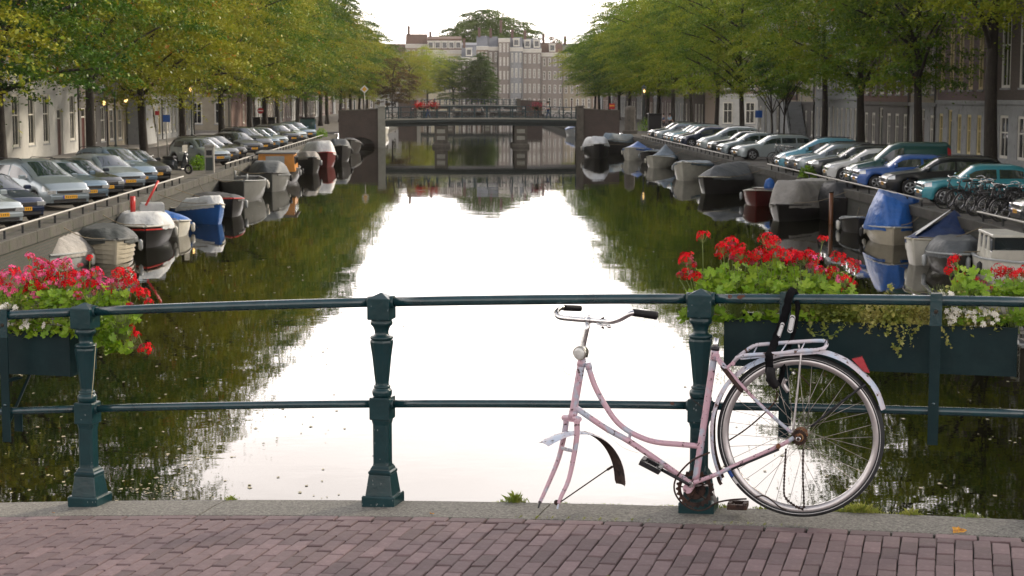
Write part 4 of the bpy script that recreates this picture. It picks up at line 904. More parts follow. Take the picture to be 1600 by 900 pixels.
# right side, from the near edge of the frame away; local x runs towards the camera
R_H = [  # houses wholly out of frame are added to shade the near bridge
 # y0, y1, label, wall, base, floors, nb, door, stoop, roof, fm, wf
 (46, 61.9, 'tan brick canal house added for shade outside the right edge of the frame, seen in the water only', br_tan(), m_stone, fl3(3.5, 4.2, 3.6, 3.0), 4, None, 0, 'cornice', None, 0.5),
 (28, 45.9, 'purple brick canal house nearest the viewer on the right, added outside the frame to shade the bridge', br_purple(), m_stone, fl3(3.5, 4.4, 3.6, 3.0), 5, None, 0, 'cornice', None, 0.5),
 (8, 27.9, 'dark brick canal house by the near bridge on the right, added outside the frame to shade it', br_dark(), m_stone, fl3(3.5, 4.4, 3.6, 3.2), 5, None, 0, 'cornice', None, 0.5),
 (62, 77, 'brown brick canal house partly outside the frame at the far right', br_purple(), m_stone, fl3(3.5, 4.6, 3.6, 3.0), 5, None, 0, 'cornice', None, 0.46),
 (77, 88.5, 'brown brick house with a stone stoop, behind the trunk nearest the right edge', br_dark(), m_stone, fl3(3.5, 4.7, 3.7, 3.0), 4, 3, 1, 'cornice', None, 0.5),
 (88.5, 99.5, 'purple brick house with tall cream window frames and a low balcony over its door', br_purple(), m_stone, fl3(3.45, 4.5, 3.6, 2.8), 6, 1, 0, 'cornice', m_cream, 0.44),
 (99.5, 105.5, 'narrow pale plaster house beside the purple brick house', m_sand_, m_stone, fl3(3.3, 3.9, 3.3, 2.8), 3, 1, 0, 'neck', None, 0.44),
 (105.5, 118, 'canal house with dark garage doors at street level between two grey stone houses', br_red(), m_dark_st, fl3(3.3, 3.8, 3.2, 2.7), 6, 2, 0, 'cornice', None, 0.5),
 (118, 134, 'wide house with a pale grey stone front and closely set tall windows', m_stone, m_stone, fl3(3.6, 4.4, 3.5, 2.8), 11, 4, 0, 'cornice', None, 0.5),
 (134, 141, 'sandy step gabled house behind the two thin young trees', m_sand_, m_dark_st, fl3(3.2, 3.7, 3.0, 2.6), 3, 0, 1, 'step', None, 0.4),
 (141, 148.5, 'red brick house with a pinkish stone band beside the blue street sign', br_red(), m_sand_, fl3(3.3, 3.8, 3.2, 2.7), 4, 1, 0, 'neck', None, 0.4),
 (148.5, 160, 'white fronted corner house near the far bridge on the right quay', m_white_pl, m_stone, fl3(3.5, 3.8, 3.2, 2.7), 4, 1, 0, 'cornice', None, 0.4),
]
for (y0, y1, lab, wall, base, floors, nb_, dr, stp, roof, fm, wf) in R_H:
    house(lab, 'house', (XFR, y1, ZQ), -pi / 2, y1 - y0 - 0.05, floors, wall, base, nb_, dr, stp, roof, fm, 'canal houses along the right quay', wf)
L_H = [
 (66, 91, 'grey plaster house outside the left edge of the frame, seen only in part', m_white_pl, m_stone, fl3(4.2, 4.0, 3.4, 2.8), 6, 1, 0, 'cornice', None, 0.38),
 (91, 112, 'white plastered building with tall dark windows behind the leftmost parked cars', m_white_pl, m_white_pl, [(4.6, 2.9, 0.9, ''), (3.8, 2.6, 0.6, ''), (3.2, 2.2, 0.6, ''), (2.8, 1.8, 0.6, '')], 6, 4, 0, 'cornice', None, 0.42),
 (112, 121, 'dark brown house with large windows to the right of the white plastered building', br_dark(), m_dark_st, fl3(3.8, 3.8, 3.2, 2.8), 3, 0, 0, 'neck', None, 0.5),
 (121, 133, 'reddish brick house with a pale base behind the street lantern', br_red(), m_sand_, fl3(3.6, 3.9, 3.2, 2.7), 4, 2, 1, 'cornice', None, 0.5),
 (133, 143, 'sandy coloured house with yellow lit shop windows between the tree trunks', m_sand_, m_white_pl, fl3(3.6, 3.8, 3.2, 2.7), 4, 1, 0, 'step', m_cream, 0.45),
 (143, 160, 'long grey house with closely spaced windows near the left end of the far bridge', m_dark_st, m_stone, fl3(3.6, 3.8, 3.2, 2.7), 9, 4, 0, 'cornice', None, 0.5),
]
for (y0, y1, lab, wall, base, floors, nb_, dr, stp, roof, fm, wf) in L_H:
    house(lab, 'house', (XFL, y0, ZQ), pi / 2, y1 - y0 - 0.05, floors, wall, base, nb_, dr, stp, roof, fm, 'canal houses along the left quay', wf)
# beyond the cross street
far_walls = [br_red(), br_tan(), br_dark(), m_sand_, br_purple(), m_white_pl]
words = ['red brick', 'tan brick', 'dark brick', 'sandy plaster', 'purple brick', 'pale plaster']
for side in (-1, 1):
    y = 195.5; i = 0 if side < 0 else 2; k_ = 0
    house('corner house on the cross street facing the viewer, %s side' % ('left' if side < 0 else 'right'), 'house', (XFL - 12 if side < 0 else XFR, 186, ZQ), 0, 12, fl3(3.8, 3.8, 3.2, 2.7), br_red() if side < 0 else br_tan(), m_sand_ if side < 0 else m_white_pl, 5, 2, 0, 'cornice', None, 'canal houses beyond the far bridge', 0.46)
    house('second house on the cross street facing the viewer, %s side' % ('left' if side < 0 else 'right'), 'house', (XFL - 24 if side < 0 else XFR + 12, 186.4, ZQ), 0, 12, fl3(3.5, 3.6, 3.2, 2.7), br_dark(), m_stone, 5, 3, 0, 'neck', None, 'canal houses beyond the far bridge', 0.46)
    ordw = ['first', 'second', 'third', 'fourth', 'fifth', 'sixth', 'seventh', 'eighth', 'ninth', 'tenth', 'eleventh', 'twelfth', 'thirteenth', 'fourteenth', 'fifteenth', 'sixteenth', 'seventeenth']
    while y < 345:
        wd = [11, 8.5, 15, 9, 12, 7.5][(i + k_) % 6] + (2 if side > 0 else 0); lab = '%s house beyond the far bridge, %s one along the %s quay' % (words[(i + k_) % 6], ordw[k_], 'left' if side < 0 else 'right')
        a = (XFL, y, ZQ) if side < 0 else (XFR, y + wd, ZQ)
        house(lab, 'house', a, pi / 2 if side < 0 else -pi / 2, wd - 0.05, fl3(3.4, 3.6, 3.1, 2.6), far_walls[(i + k_) % 6], m_stone if k_ % 2 else None, max(3, int(wd / 2.6)), 1, 0, ['cornice', 'neck', 'cornice', 'step'][k_ % 4], None, 'canal houses beyond the far bridge', 0.42)
        y += wd; k_ += 1
# the row of houses closing the view
def px_x(px, y): return at_y(px, 147, y).x
D0 = 405.0
def zpx(py, d): return H + (147 - py) * d / F
F_H = [
 (488, 540, 84, 411, 'brown brick house far left in the row closing the view, mostly behind trees', br_red(), 6, 'cornice', m_roof, 0, 3, None),
 (540, 585, 90, 410, 'pale plaster house between the trees far left in the closing row', m_sand_, 5, 'cornice', m_roof, 0, 3, None),
 (880, 925, 86, 408, 'sandy house far right in the row closing the view, mostly behind trees', m_sand_, 5, 'cornice', m_slate, 0, 4, None),
 (925, 975, 80, 409, 'tan brick house at the far right of the closing row behind the elms', br_tan(), 6, 'cornice', m_roof, 0, 4, None),
 # px0, px1, py cornice, d, label, wall, nb, roof, roofm, dorm, floors
 (585, 636, 86, 412, 'low pale house at the left end of the row closing the view', m_white_pl, 4, 'cornice', m_roof, 0, 3, None),
 (634, 668, 71, 406, 'orange brick house with a high white cornice left of the cream building', br_tan(), 4, 'cornice', m_roof, 0, 4, None),
 (668, 722, 80, 402, 'large cream building with a brown mansard roof and dormers', m_cream_pl, 7, 'mansard', m_roof, 5, 4, None),
 (721, 745, 91, 394, 'small dark brick house with a broad white cornice in the row closing the view', br_dark(), 3, 'cornice', m_slate, 1, 4, None),
 (745, 763, 74, 402, 'pale brick house with white cornice right of the small dark brick house', br_tan(), 3, 'cornice', m_slate, 0, 4, None),
 (763, 779, 75, 402.5, 'grey brick house in the middle of the row closing the view', br_grey(), 2, 'cornice', m_slate, 0, 4, None),
 (779, 797, 62, 401, 'tall brick house with white cornice and three white windows per floor', br_grey(), 3, 'cornice', m_slate, 0, 5, None),
 (797, 817, 76, 402, 'grey brick house with white cornice beside the tallest of the row', m_stone, 3, 'cornice', m_slate, 1, 4, None),
 (817, 846, 78, 404, 'greyish brick house with slate roof right of the grey brick house', br_grey(), 4, 'cornice', m_slate, 2, 4, None),
 (846, 880, 84, 406, 'greyish brick house at the right end of the row closing the view', br_grey(), 4, 'cornice', m_roof, 1, 4, None),
]
for (p0, p1, pc, d, lab, wall, nb_, roof, rm, dorm, nf, _) in F_H:
    x0, x1 = px_x(p0, d), px_x(p1, d); hgt = zpx(pc, d) - ZQ; g0 = 3.4 if nf > 3 else 3.2; rest = (hgt - g0 - 0.5) / (nf - 1)
    fls = [(g0, g0 * 0.62, g0 * 0.18, '')] + [(rest + (0.5 if i == nf - 2 else 0), rest * 0.62, rest * 0.2, '') for i in range(nf - 1)]
    house(lab, 'house', (x0, d, ZQ), 0, x1 - x0 - 0.04, fls, wall, None, nb_, 1, 0, roof, None, 'houses closing the view at the end of the canal', 0.46, 10, rm, dorm)
# house fronts behind them so that the roof line goes on
b = house('grey mansard roof standing higher behind the row closing the view', 'house', (px_x(700, 425), 425, ZQ), 0, px_x(778, 425) - px_x(700, 425), fl3(3.4, 3.6, 3.4, 2.6), m_stone, None, 5, 1, 0, 'mansard', m_slate, 'houses closing the view at the end of the canal', 0.4, 10, m_slate)

# ================================================================== FAR BRIDGE
m_abut = brickmat('abutment brick', (0.10, 0.068, 0.055), (0.13, 0.09, 0.072), (0.12, 0.10, 0.09), stain=(0.06, 0.055, 0.05), sfac=0.6)
m_pier = mat('pier stone', (0.13, 0.115, 0.095), 0.85, var=0.3, scale=2, bump=0.01, bscale=9, col2=(0.05, 0.05, 0.045))
m_dkgirder = mat('girder paint', (0.022, 0.035, 0.033), 0.5, var=0.3, scale=1)
m_light = mat('light stone edge', (0.34, 0.33, 0.28), 0.8, var=0.15, scale=2)
def canal_bridge(lab, y, depth, zd, xl, xr, x0, x1, pierx, arches=True, wallh=1.1, rail_h=1.15, open_rail=True):
    t = thing('canal_bridge', lab, 'bridge', (0, y, 0))
    def hump(x): return zd - 0.13 * ((x - (x0 + x1) / 2) / ((x1 - x0) / 2)) ** 2
    b = MB(); n = 24; rings = []
    for i in range(n + 1):
        x = lerp(x0, x1, i / n); z = hump(x); rings.append([(x, -0.1, z), (x, -0.1, z - 0.28), (x, 0.25, z - 0.28), (x, 0.25, z - 0.62), (x, depth, z - 0.62), (x, depth, z)])
    b.loft(rings, True, (True, True), 0, False); b.build('girder', [m_dkgirder], t)
    b = MB(); b.loft([[(lerp(x0, x1, i / n), -0.18, hump(lerp(x0, x1, i / n)) + 0.004), (lerp(x0, x1, i / n), -0.18, hump(lerp(x0, x1, i / n)) + 0.14), (lerp(x0, x1, i / n), 0.12, hump(lerp(x0, x1, i / n)) + 0.14), (lerp(x0, x1, i / n), 0.12, hump(lerp(x0, x1, i / n)) + 0.004)] for i in range(n + 1)], True, (True, True), 0, False); b.build('edge_stone', [m_light], t)
    for px_ in pierx:
        for yy in ((0.35, 1.75), (depth - 1.7, depth - 0.3)):
            b = MB(); b.box(px_ - 0.62, yy[0], -1, px_ + 0.62, yy[1], zd - 0.6, 0, bev=0.08); b.box(px_ - 0.85, yy[0] - 0.2, -1, px_ + 0.85, yy[1] + 0.2, 0.35, 0, bev=0.1)
            p_ = b.build('pier', [m_pier], t)
            b = MB()
            for zz in (0.7, 1.35): b.box(px_ - 0.40, yy[0] - 0.03, zz, px_ + 0.40, yy[0] + 0.02, zz + 0.38, 0, bev=0.02)
            b.build('pier_panel', [m_light], p_)
        b = MB(); b.box(px_ - 0.5, 1.75, -1, px_ + 0.5, depth - 1.7, zd - 1.4, 0); b.build('pier_wall', [m_abut], t)
    for s, xa, xb in ((-1, xl, x0), (1, x1, xr)):       # abutments with brick wing walls
        lo_, hi_ = min(xa, xb), max(xa, xb); xm = (lo_ + hi_) / 2; inner = x0 if s < 0 else x1
        b = MB(); pts = []; top0, top1 = (zd - 0.35 + wallh, zd - 0.15 + wallh) if s < 0 else (zd - 0.15 + wallh, zd - 0.35 + wallh)
        # front wall with a low arch opening at the water
        ax, aw, ah = xm, (hi_ - lo_) * 0.33, 0.85
        m_ = MB(); N_ = 10
        bot = [(lo_, -1), (ax - aw, -1)] + [(ax - aw * cos(pi * q / N_), 0.12 + ah * sin(pi * q / N_)) for q in range(N_ + 1)] + [(ax + aw, -1), (hi_, -1)]
        topz = lambda x: lerp(top0, top1, (x - lo_) / (hi_ - lo_))
        for (xa_, za_), (xb_, zb__) in zip(bot, bot[1:]):
            if abs(xb_ - xa_) < 1e-6: continue
            m_.add([(xa_, -0.05, za_), (xb_, -0.05, zb__), (xb_, -0.05, topz(xb_)), (xa_, -0.05, topz(xa_))], [(0, 1, 2, 3)])
            m_.add([(xa_, -0.05, za_), (xb_, -0.05, zb__), (xb_, 2.5, zb__), (xa_, 2.5, za_)], [(0, 3, 2, 1)])
        m_.add([(ax - aw, -0.05, -1), (ax - aw, -0.05, 0.12), (ax - aw, 2.5, 0.12), (ax - aw, 2.5, -1)], [(0, 1, 2, 3)]); m_.add([(ax + aw, -0.05, -1), (ax + aw, -0.05, 0.12), (ax + aw, 2.5, 0.12), (ax + aw, 2.5, -1)], [(0, 1, 2, 3)])
        m_.add([(lo_, 2.5, -1), (hi_, 2.5, -1), (hi_, 2.5, 1.2), (lo_, 2.5, 1.2)], [(0, 1, 2, 3)])
        m_.add([(lo_, 0.35, top0 - 1), (hi_, 0.35, top1 - 1), (hi_, 0.35, top1), (lo_, 0.35, top0)], [(3, 2, 1, 0)])
        for x_ in (lo_, hi_): m_.add([(x_, -0.05, -1), (x_, depth, -1), (x_, depth, zd - 0.4), (x_, 0.35, zd - 0.4), (x_, 0.35, topz(x_)), (x_, -0.05, topz(x_))], [(0, 1, 2, 3, 4, 5)])
        m_.build('wing_wall', [m_abut], t)
        c = MB(); c.loft([[(lo_ - 0.03, -0.12, top0), (lo_ - 0.03, 0.42, top0), (lo_ - 0.03, 0.42, top0 + 0.12), (lo_ - 0.03, -0.12, top0 + 0.12)], [(hi_ + 0.03, -0.12, top1), (hi_ + 0.03, 0.42, top1), (hi_ + 0.03, 0.42, top1 + 0.12), (hi_ + 0.03, -0.12, top1 + 0.12)]], True, (True, True), 0, False); c.build('wall_coping', [m_pier], t)
        c = MB(); c.box(inner - 0.35, -0.35, -1, inner + 0.35, 0.5, zd + wallh + 0.05, 0, bev=0.04); c.box(inner - 0.42, -0.42, zd + wallh + 0.05, inner + 0.42, 0.57, zd + wallh + 0.22, 0, bev=0.05); c.build('end_pillar', [m_light if s < 0 else m_pier], t)
        b = MB(); b.box(lo_, 0.4, ZQ - 1, hi_, depth, zd - 0.30, 0); b.build('approach', [m_street], t)
    # railing
    L = x1 - x0 - 0.8; n = 15
    for i in range(n + 1):
        x = x0 + 0.4 + L * i / n; z = hump(x) + 0.14; b = MB(); b.box(x - 0.06, -0.09, z, x + 0.06, 0.03, z + rail_h, 0); b.build('railing_post', [m_green], t)
    for hh in (0.12, 0.62, 1.12):
        b = MB(); b.tube([(x0 + 0.4 + L * i / 12, -0.03, hump(x0 + 0.4 + L * i / 12) + 0.14 + hh * rail_h / 1.15) for i in range(13)], 0.035, 6); b.build('railing_bar', [m_green], t)
    b = MB()
    for i in range(13): x = x0 + 0.4 + L * i / 12
    b.tube([(x0 + 0.4 + L * i / 12, depth - 0.1, hump(x0 + 0.4 + L * i / 12) + 1.2) for i in range(13)], 0.035, 6)
    for i in range(16): x = x0 + 0.4 + L * i / 15; b.box(x - 0.05, depth - 0.14, hump(x), x + 0.05, depth - 0.06, hump(x) + 1.2, 0)
    b.build('back_railing', [m_green], t)
    return t, hump
fb, fhump = canal_bridge('stone and iron canal bridge with two piers and brick wing walls', YB, 7.0, 2.72, XL + 0.02, XR - 0.02, -7.7, 11.6, (-1.95, 5.85))
fb2, fhump2 = canal_bridge('second canal bridge, much smaller, seen just over the railing of the first', 330.0, 7.0, 3.0, XL + 0.02, XR - 0.02, -8, 11, (-2, 5), rail_h=1.0)
sheet('street', -60, YB - 1.0, XL - 0.0, YB + 8, ZQ + 0.012, m_street); sheet('street', XR, YB - 1.0, 60, YB + 8, ZQ + 0.012, m_street)

# ================================================================== TREES
m_bark = mat('bark', (0.026, 0.021, 0.017), 0.95, var=0.4, scale=7, bump=0.03, bscale=10, stretch=(1, 1, 0.25), col2=(0.06, 0.06, 0.035))
GR = [(0.020, 0.052, 0.005), (0.062, 0.135, 0.010), (0.155, 0.250, 0.014), (0.33, 0.37, 0.022)]
GL = [(0.014, 0.046, 0.004), (0.040, 0.108, 0.007), (0.095, 0.18, 0.010), (0.27, 0.275, 0.016)]
m_leafL = leafmat('elm leaves turning', GL, 0.38, orange=0.28, rnd=0.16); m_leafR = leafmat('elm leaves green', GR, 0.38, orange=0.05, rnd=0.16)
m_leafB = leafmat('brownish leaves', [(0.05, 0.04, 0.015), (0.10, 0.065, 0.02), (0.13, 0.08, 0.025)], 0.4, orange=0.3); m_leafD = leafmat('dark leaves', [(0.03, 0.06, 0.012), (0.06, 0.11, 0.016), (0.11, 0.16, 0.022)], 0.38)
def quads(name, V, m):
    n = len(V); me = bpy.data.meshes.new(name); me.vertices.add(n * 4); me.vertices.foreach_set('co', V.reshape(-1).astype(np.float32)); me.loops.add(n * 4); me.loops.foreach_set('vertex_index', np.arange(n * 4, dtype=np.int32))
    me.polygons.add(n); me.polygons.foreach_set('loop_start', np.arange(0, n * 4, 4, dtype=np.int32)); me.update(calc_edges=True); me.materials.append(m); return me
def leaf_quads(P, size, flatten=1.15, asp=0.6):
    n = len(P); a = rng.normal(size=(n, 3)); a[:, 2] *= 0.6; a /= np.linalg.norm(a, axis=1)[:, None]
    nrm = rng.normal(size=(n, 3)); nrm[:, 2] = np.abs(nrm[:, 2]) + flatten; b = np.cross(nrm, a); b /= np.linalg.norm(b, axis=1)[:, None]
    s = (size * rng.uniform(0.6, 1.25, n))[:, None]; a = a * s; b = b * s * asp
    return np.stack([P - a * 0.5, P + b * 0.5 + a * 0.05, P + a * 0.55, P - b * 0.5 + a * 0.05], axis=1)
def make_tree(seed, hgt, rad, clear, nclump, nleaf, lsize, name='elm_tree', trunk_r=0.26, lean=0.0, droop=0.6, cone=False, lm=None, shape=0.45):
    global rng
    rng = np.random.default_rng(seed); rnd = random.Random(seed)
    t = thing(name, 'tree', 'tree'); cz = (clear + hgt) / 2; rz_ = (hgt - clear) / 2
    cl = []
    tries = 0
    while len(cl) < nclump and tries < 20000:
        tries += 1; v = rng.normal(size=3); v /= np.linalg.norm(v); r = 0.38 + 0.62 * rng.random() ** 0.6
        k_ = 1.0
        zz = v[2] * r
        if cone: k_ = 1.0 - 0.62 * (zz * 0.5 + 0.5)
        lob = 1 + 0.22 * noise.noise(Vector((v[0] * 1.6 + seed, v[1] * 1.6, v[2] * 1.6))) * 2
        p = np.array([v[0] * r * rad * k_ * lob, v[1] * r * rad * k_ * lob, cz + zz * rz_ * (1 + 0.12 * lob - 0.12)])
        if p[2] < clear - 0.2 + 1.1 * rnd.random(): continue
        if any(np.linalg.norm((p - q) * [0.85, 0.85, 2.0]) < 1.0 * rad / 6.4 for q in cl): continue
        cl.append(p)
    cl = np.array(cl)
    P = []
    for c in cl:
        n = int(nleaf * rng.uniform(0.65, 1.3)); rr = rng.uniform(0.75, 1.25) * rad / 5.6
        out = np.array([c[0], c[1], 0]); on = np.linalg.norm(out) + 1e-6; out /= on
        # a spray: a thin, drooping fan of leaves, longer outwards than across
        side_ = np.array([-out[1], out[0], 0.0]); ra = np.sqrt(rng.random(n)); an = rng.random(n) * 6.283
        lu = ra * np.cos(an) * 1.35 * rr; lv = ra * np.sin(an) * 0.85 * rr * (1.0 - 0.35 * (ra * np.cos(an)))
        lobes = 1 + 0.3 * np.sin(an * 5 + c[0] * 3); lu *= lobes; lv *= lobes
        q = out[None, :] * lu[:, None] + side_[None, :] * lv[:, None]; q[:, 2] += rng.normal(size=n) * 0.10 * rr
        q[:, 2] -= droop * (lu + 0.5) * 0.34 + 0.14 * (lu ** 2 + lv ** 2)
        q[:, 2] += 0.16 * noise.noise(Vector((c[0] * 2, c[1] * 2, c[2]))) * lu
        P.append(c + q)
        m_ = n // 16; P.append(c + rng.normal(size=(m_, 3)) * [1.1, 1.1, 0.6] * rr)      # loose sprays
    P = np.concatenate(P); P = P[P[:, 2] > clear - 1.3]
    crown = link('crown', quads('crown', leaf_quads(P, lsize, 1.25), lm or m_leafL), t)
    b = MB(); x = 0; path = []
    top = clear + (hgt - clear) * 0.72
    for i in range(9):
        s = i / 8; path.append((lean * s * 1.2 + 0.12 * sin(s * 5 + seed), 0.12 * sin(s * 4 + seed * 2), top * s))
    b.tube(smooth_path(path, 2), [(trunk_r * (1.35 if i == 0 else 1.0) * (1 - 0.82 * (i / 16) ** 1.1)) for i in range(17)], 10)
    idx = rng.choice(len(cl), size=min(15, len(cl)), replace=False)
    for j in idx:
        c = cl[j]; s0 = min(0.95, max(0.30, (c[2] - rnd.uniform(1.8, 3.6)) / top)); p0 = Vector((lean * s0 * 1.2 + 0.12 * sin(s0 * 5 + seed), 0.12 * sin(s0 * 4 + seed * 2), top * s0)); e = Vector(c)
        if p0.z < clear * 0.7: p0.z = clear * 0.8
        m1 = p0.lerp(e, 0.45) + Vector((0, 0, 0.35)); b.tube(smooth_path([p0, m1, e], 3), [trunk_r * 0.38 * (1 - 0.8 * i / 6) + 0.012 for i in range(7)], 6)
    b.build('trunk', [m_bark], t)
    return t
protosL = [make_tree(11 + i, [15.6, 16.4, 16.0][i], [6.4, 6.2, 6.6][i], [3.2, 3.0, 3.4][i], 230, 260, 0.175, lm=m_leafL) for i in range(3)]
protosR = [make_tree(31 + i, [17.6, 16.8, 17.2][i], [6.4, 6.8, 6.2][i], [4.0, 4.2, 3.4][i], 220, 260, 0.175, lm=m_leafR) for i in range(3)]
highR = make_tree(41, 19.0, 6.9, 6.2, 200, 260, 0.175, trunk_r=0.33, lm=m_leafR)
young = make_tree(51, 9.5, 2.9, 3.0, 80, 130, 0.16, 'young_tree', 0.085, droop=0.9, lm=m_leafR)
darkT = make_tree(61, 17.5, 5.6, 3.0, 240, 260, 0.2, 'dark_tree', 0.24, lm=m_leafD)
coneT = make_tree(62, 13, 3.8, 1.5, 260, 200, 0.22, 'pointed_tree', 0.15, cone=True, lm=m_leafD)
brownT = make_tree(63, 10.5, 4.3, 2.2, 130, 150, 0.2, 'brownish_tree', 0.16, lm=m_leafB)
roundT = make_tree(64, 22, 10.5, 7, 330, 330, 0.36, 'large_tree', 0.5, lm=m_leafD)
snap = {o.name: snapshot(o) for o in protosL + protosR + [highR, young, darkT, coneT, brownT, roundT]}
used = set()
def plant(proto, x, y, lab, group, rz=None, sc=1.0, z=ZQ):
    rz = random.uniform(0, 6.28) if rz is None else rz; sc = sc if isinstance(sc, tuple) else (sc, sc, sc)
    if proto.name not in used:
        used.add(proto.name); proto.location = (x, y, z); proto.rotation_euler = (0, 0, rz); proto.scale = sc; proto['label'] = lab; proto['group'] = group; return proto
    return dup(snap[proto.name], (x, y, z), rz, lab, group, sc)
gl, gr = 'elms along the left quay', 'elms along the right quay'
LT = [(52, 'elm leaning over the quay at the left edge, only its branches in view'), (67, 'elm with its trunk at the left edge of the frame, behind a silver car'), (82.6, 'leafy elm with a thick trunk standing behind the silver people carrier'), (96.8, 'elm with a dark trunk just right of the street lantern'), (110.6, 'elm beside the parked motor scooters on the left quay'), (128, 'elm behind the grey parking meter with yellowing leaves'),
      (146, 'elm with orange tinged leaves above the middle left cars'), (157, 'elm third before the left end of the far bridge'), (167, 'elm last before the left end of the far bridge')]
for i, (y, lab) in enumerate(LT): plant(protosL[i % 3], XL - 5.7, y, lab, gl, sc=([1, 1, .92, 1, .95, 1.02, .9, .95, .9][i],) * 2 + ([1.0, 1.0, 1.06, 0.92, 1.08, 0.95, 1.1, 0.9, 1.02][i],))
RT = [(47, 23.8, 'elm added for shade further out of the frame on the right, seen in the water only'), (32, 23.8, 'elm near the near bridge on the right, added out of the frame to shade it'), (17, 23.8, 'elm at the right end of the near bridge, added out of the frame to shade it'), (61, 23.8, 'elm outside the right edge, its branches hanging into the top right corner'), (77, 23.8, 'elm with the thickest dark trunk near the right edge behind the black estate car'), (89.6, 23.8, 'elm with a forked trunk standing behind the dark green van'), (102.5, 23.8, 'elm behind the row of silver cars, yellowish crown'), (116, 24.3, 'elm behind the turquoise people carrier on the right quay'), (147, 23.8, 'elm beside the blue street sign on the right quay'), (161, 23.8, 'elm behind the silver estate car near the far bridge')]  # elms wholly outside the view, added to keep sun off the near bridge
for i, (y, x, lab) in enumerate(RT): plant(highR if i < 5 else protosR[i % 3], x, y, lab, gr, sc=([1, 1, 1, 1, 1, .95, 1.02, .88, .95, .9][i],) * 2 + ([1, 1, 1, 1.0, 1.06, 1.02, 0.92, 1.05, 0.94, 1.04][i],))
plant(young, 23.5, 131, 'thin young tree with light feathery leaves left of the bicycle rack', 'young trees on the right quay', sc=1.0); plant(young, 23.9, 127, 'thin young tree with light feathery leaves right of its twin trunk', 'young trees on the right quay', sc=0.95)
nth = ['first', 'second', 'third', 'fourth', 'fifth', 'sixth', 'seventh', 'eighth', 'ninth', 'tenth', 'eleventh', 'twelfth', 'thirteenth', 'fourteenth', 'fifteenth']
k_ = 0
for y in (183, 195, 208, 222, 238, 254, 272, 290, 310):
    pr = darkT if y in (195, 222) else protosL[k_ % 3]; hs = [0.9, 1.18, 0.98, 1.22, 0.84, 0.98, 0.86, 0.95, 0.88][k_]
    plant(pr, XL - 5.2 + random.uniform(-0.5, 0.5) + (0.9 if y > 230 else 0), y, '%s tree beyond the far bridge along the left quay' % nth[k_], 'trees beyond the far bridge on the left', sc=(0.95, 0.95, hs)); k_ += 1
k_ = 0
for y in (173, 189, 200, 212, 224, 238, 254, 270, 288, 306):
    plant(protosR[k_ % 3], XR + 7.8 + random.uniform(-0.6, 0.6), y, '%s tree past the brick wing wall along the right quay' % nth[k_], 'trees beyond the far bridge on the right', sc=(0.95, 0.95, [0.92, 1.08, 0.9, 1.06, 0.86, 1.0, 0.84, 0.94, 0.86, 0.82][k_])); k_ += 1
plant(brownT, -9.6, 245, 'brownish red tree over the left end of the far bridge', 'single trees near the end of the canal', sc=(0.8, 0.8, 0.85)); plant(brownT, px_x(862, 440), 440, 'reddish tree top showing over the roofs on the right', 'single trees near the end of the canal', sc=(1.2, 1.2, 1.75))
plant(coneT, px_x(752, 365), 365, 'pointed dark green tree in front of the brick houses at the end of the canal', 'single trees near the end of the canal', sc=(1.15, 1.15, 0.98))
plant(darkT, px_x(708, 366), 366, 'rounded dark tree left of the pointed tree at the end of the canal', 'single trees near the end of the canal', sc=(1.0, 1.0, 0.70)); plant(protosR[1], px_x(668, 362), 362, 'yellow green tree in front of the cream building at the end of the canal', 'single trees near the end of the canal', sc=(0.75, 0.75, 0.83))
plant(protosL[0], px_x(640, 340), 340, 'bright yellow green tree left of the cream building', 'single trees near the end of the canal', sc=(0.8, 0.8, 0.8))
plant(roundT, px_x(764, 455), 455, 'very large round tree rising behind the roofs closing the view', 'single trees near the end of the canal', sc=(1.15, 1.15, 1.17))
# ================================================================== PARKED CARS
def paint(name, col, metal=0.35): return mat(name, col, 0.28, metal, var=0.05, scale=1.2, coat=0.9)
PA = {'silver': paint('silver paint', (0.27, 0.325, 0.355), 0.55), 'silverblue': paint('silver blue paint', (0.14, 0.21, 0.27), 0.55), 'grey': paint('grey paint', (0.08, 0.09, 0.10), 0.5), 'dark': paint('dark grey paint', (0.02, 0.026, 0.031), 0.3),
      'black': mat('black paint', (0.005, 0.006, 0.007), 0.3, 0.0, coat=0.35, spec=0.3), 'navy': paint('dark blue paint', (0.012, 0.022, 0.055), 0.3), 'blue': paint('blue paint', (0.025, 0.10, 0.36), 0.3), 'teal': paint('turquoise paint', (0.035, 0.26, 0.32), 0.35), 'green': paint('dark green paint', (0.008, 0.065, 0.062), 0.3),
      'white': paint('white paint', (0.62, 0.63, 0.62), 0.0), 'sky': paint('light blue paint', (0.12, 0.36, 0.48), 0.4), 'brown': paint('dark bronze paint', (0.06, 0.045, 0.04), 0.5), 'pale': paint('pale silver paint', (0.40, 0.46, 0.48), 0.45)}
m_trim = mat('black plastic', (0.014, 0.014, 0.015), 0.6); m_cglass = mat('car glass', (0.012, 0.022, 0.026), 0.04, var=0.3, scale=1.5, spec=0.9, coat=1.0)
m_rimc = mat('car wheel metal', (0.38, 0.39, 0.40), 0.35, 0.7); m_ctyre = mat('car tyre', (0.015, 0.015, 0.016), 0.8); m_plate = mat('yellow plate', (0.72, 0.36, 0.015), 0.5, var=0.05); m_euro = mat('plate band', (0.02, 0.06, 0.4), 0.5)
m_tail = mat('tail lamp red', (0.45, 0.012, 0.015), 0.2, coat=0.6); m_head = mat('headlamp glass', (0.55, 0.57, 0.57), 0.08, 0.5, var=0.35, scale=14, coat=1.0); m_amber = mat('indicator amber', (0.6, 0.2, 0.02), 0.2)
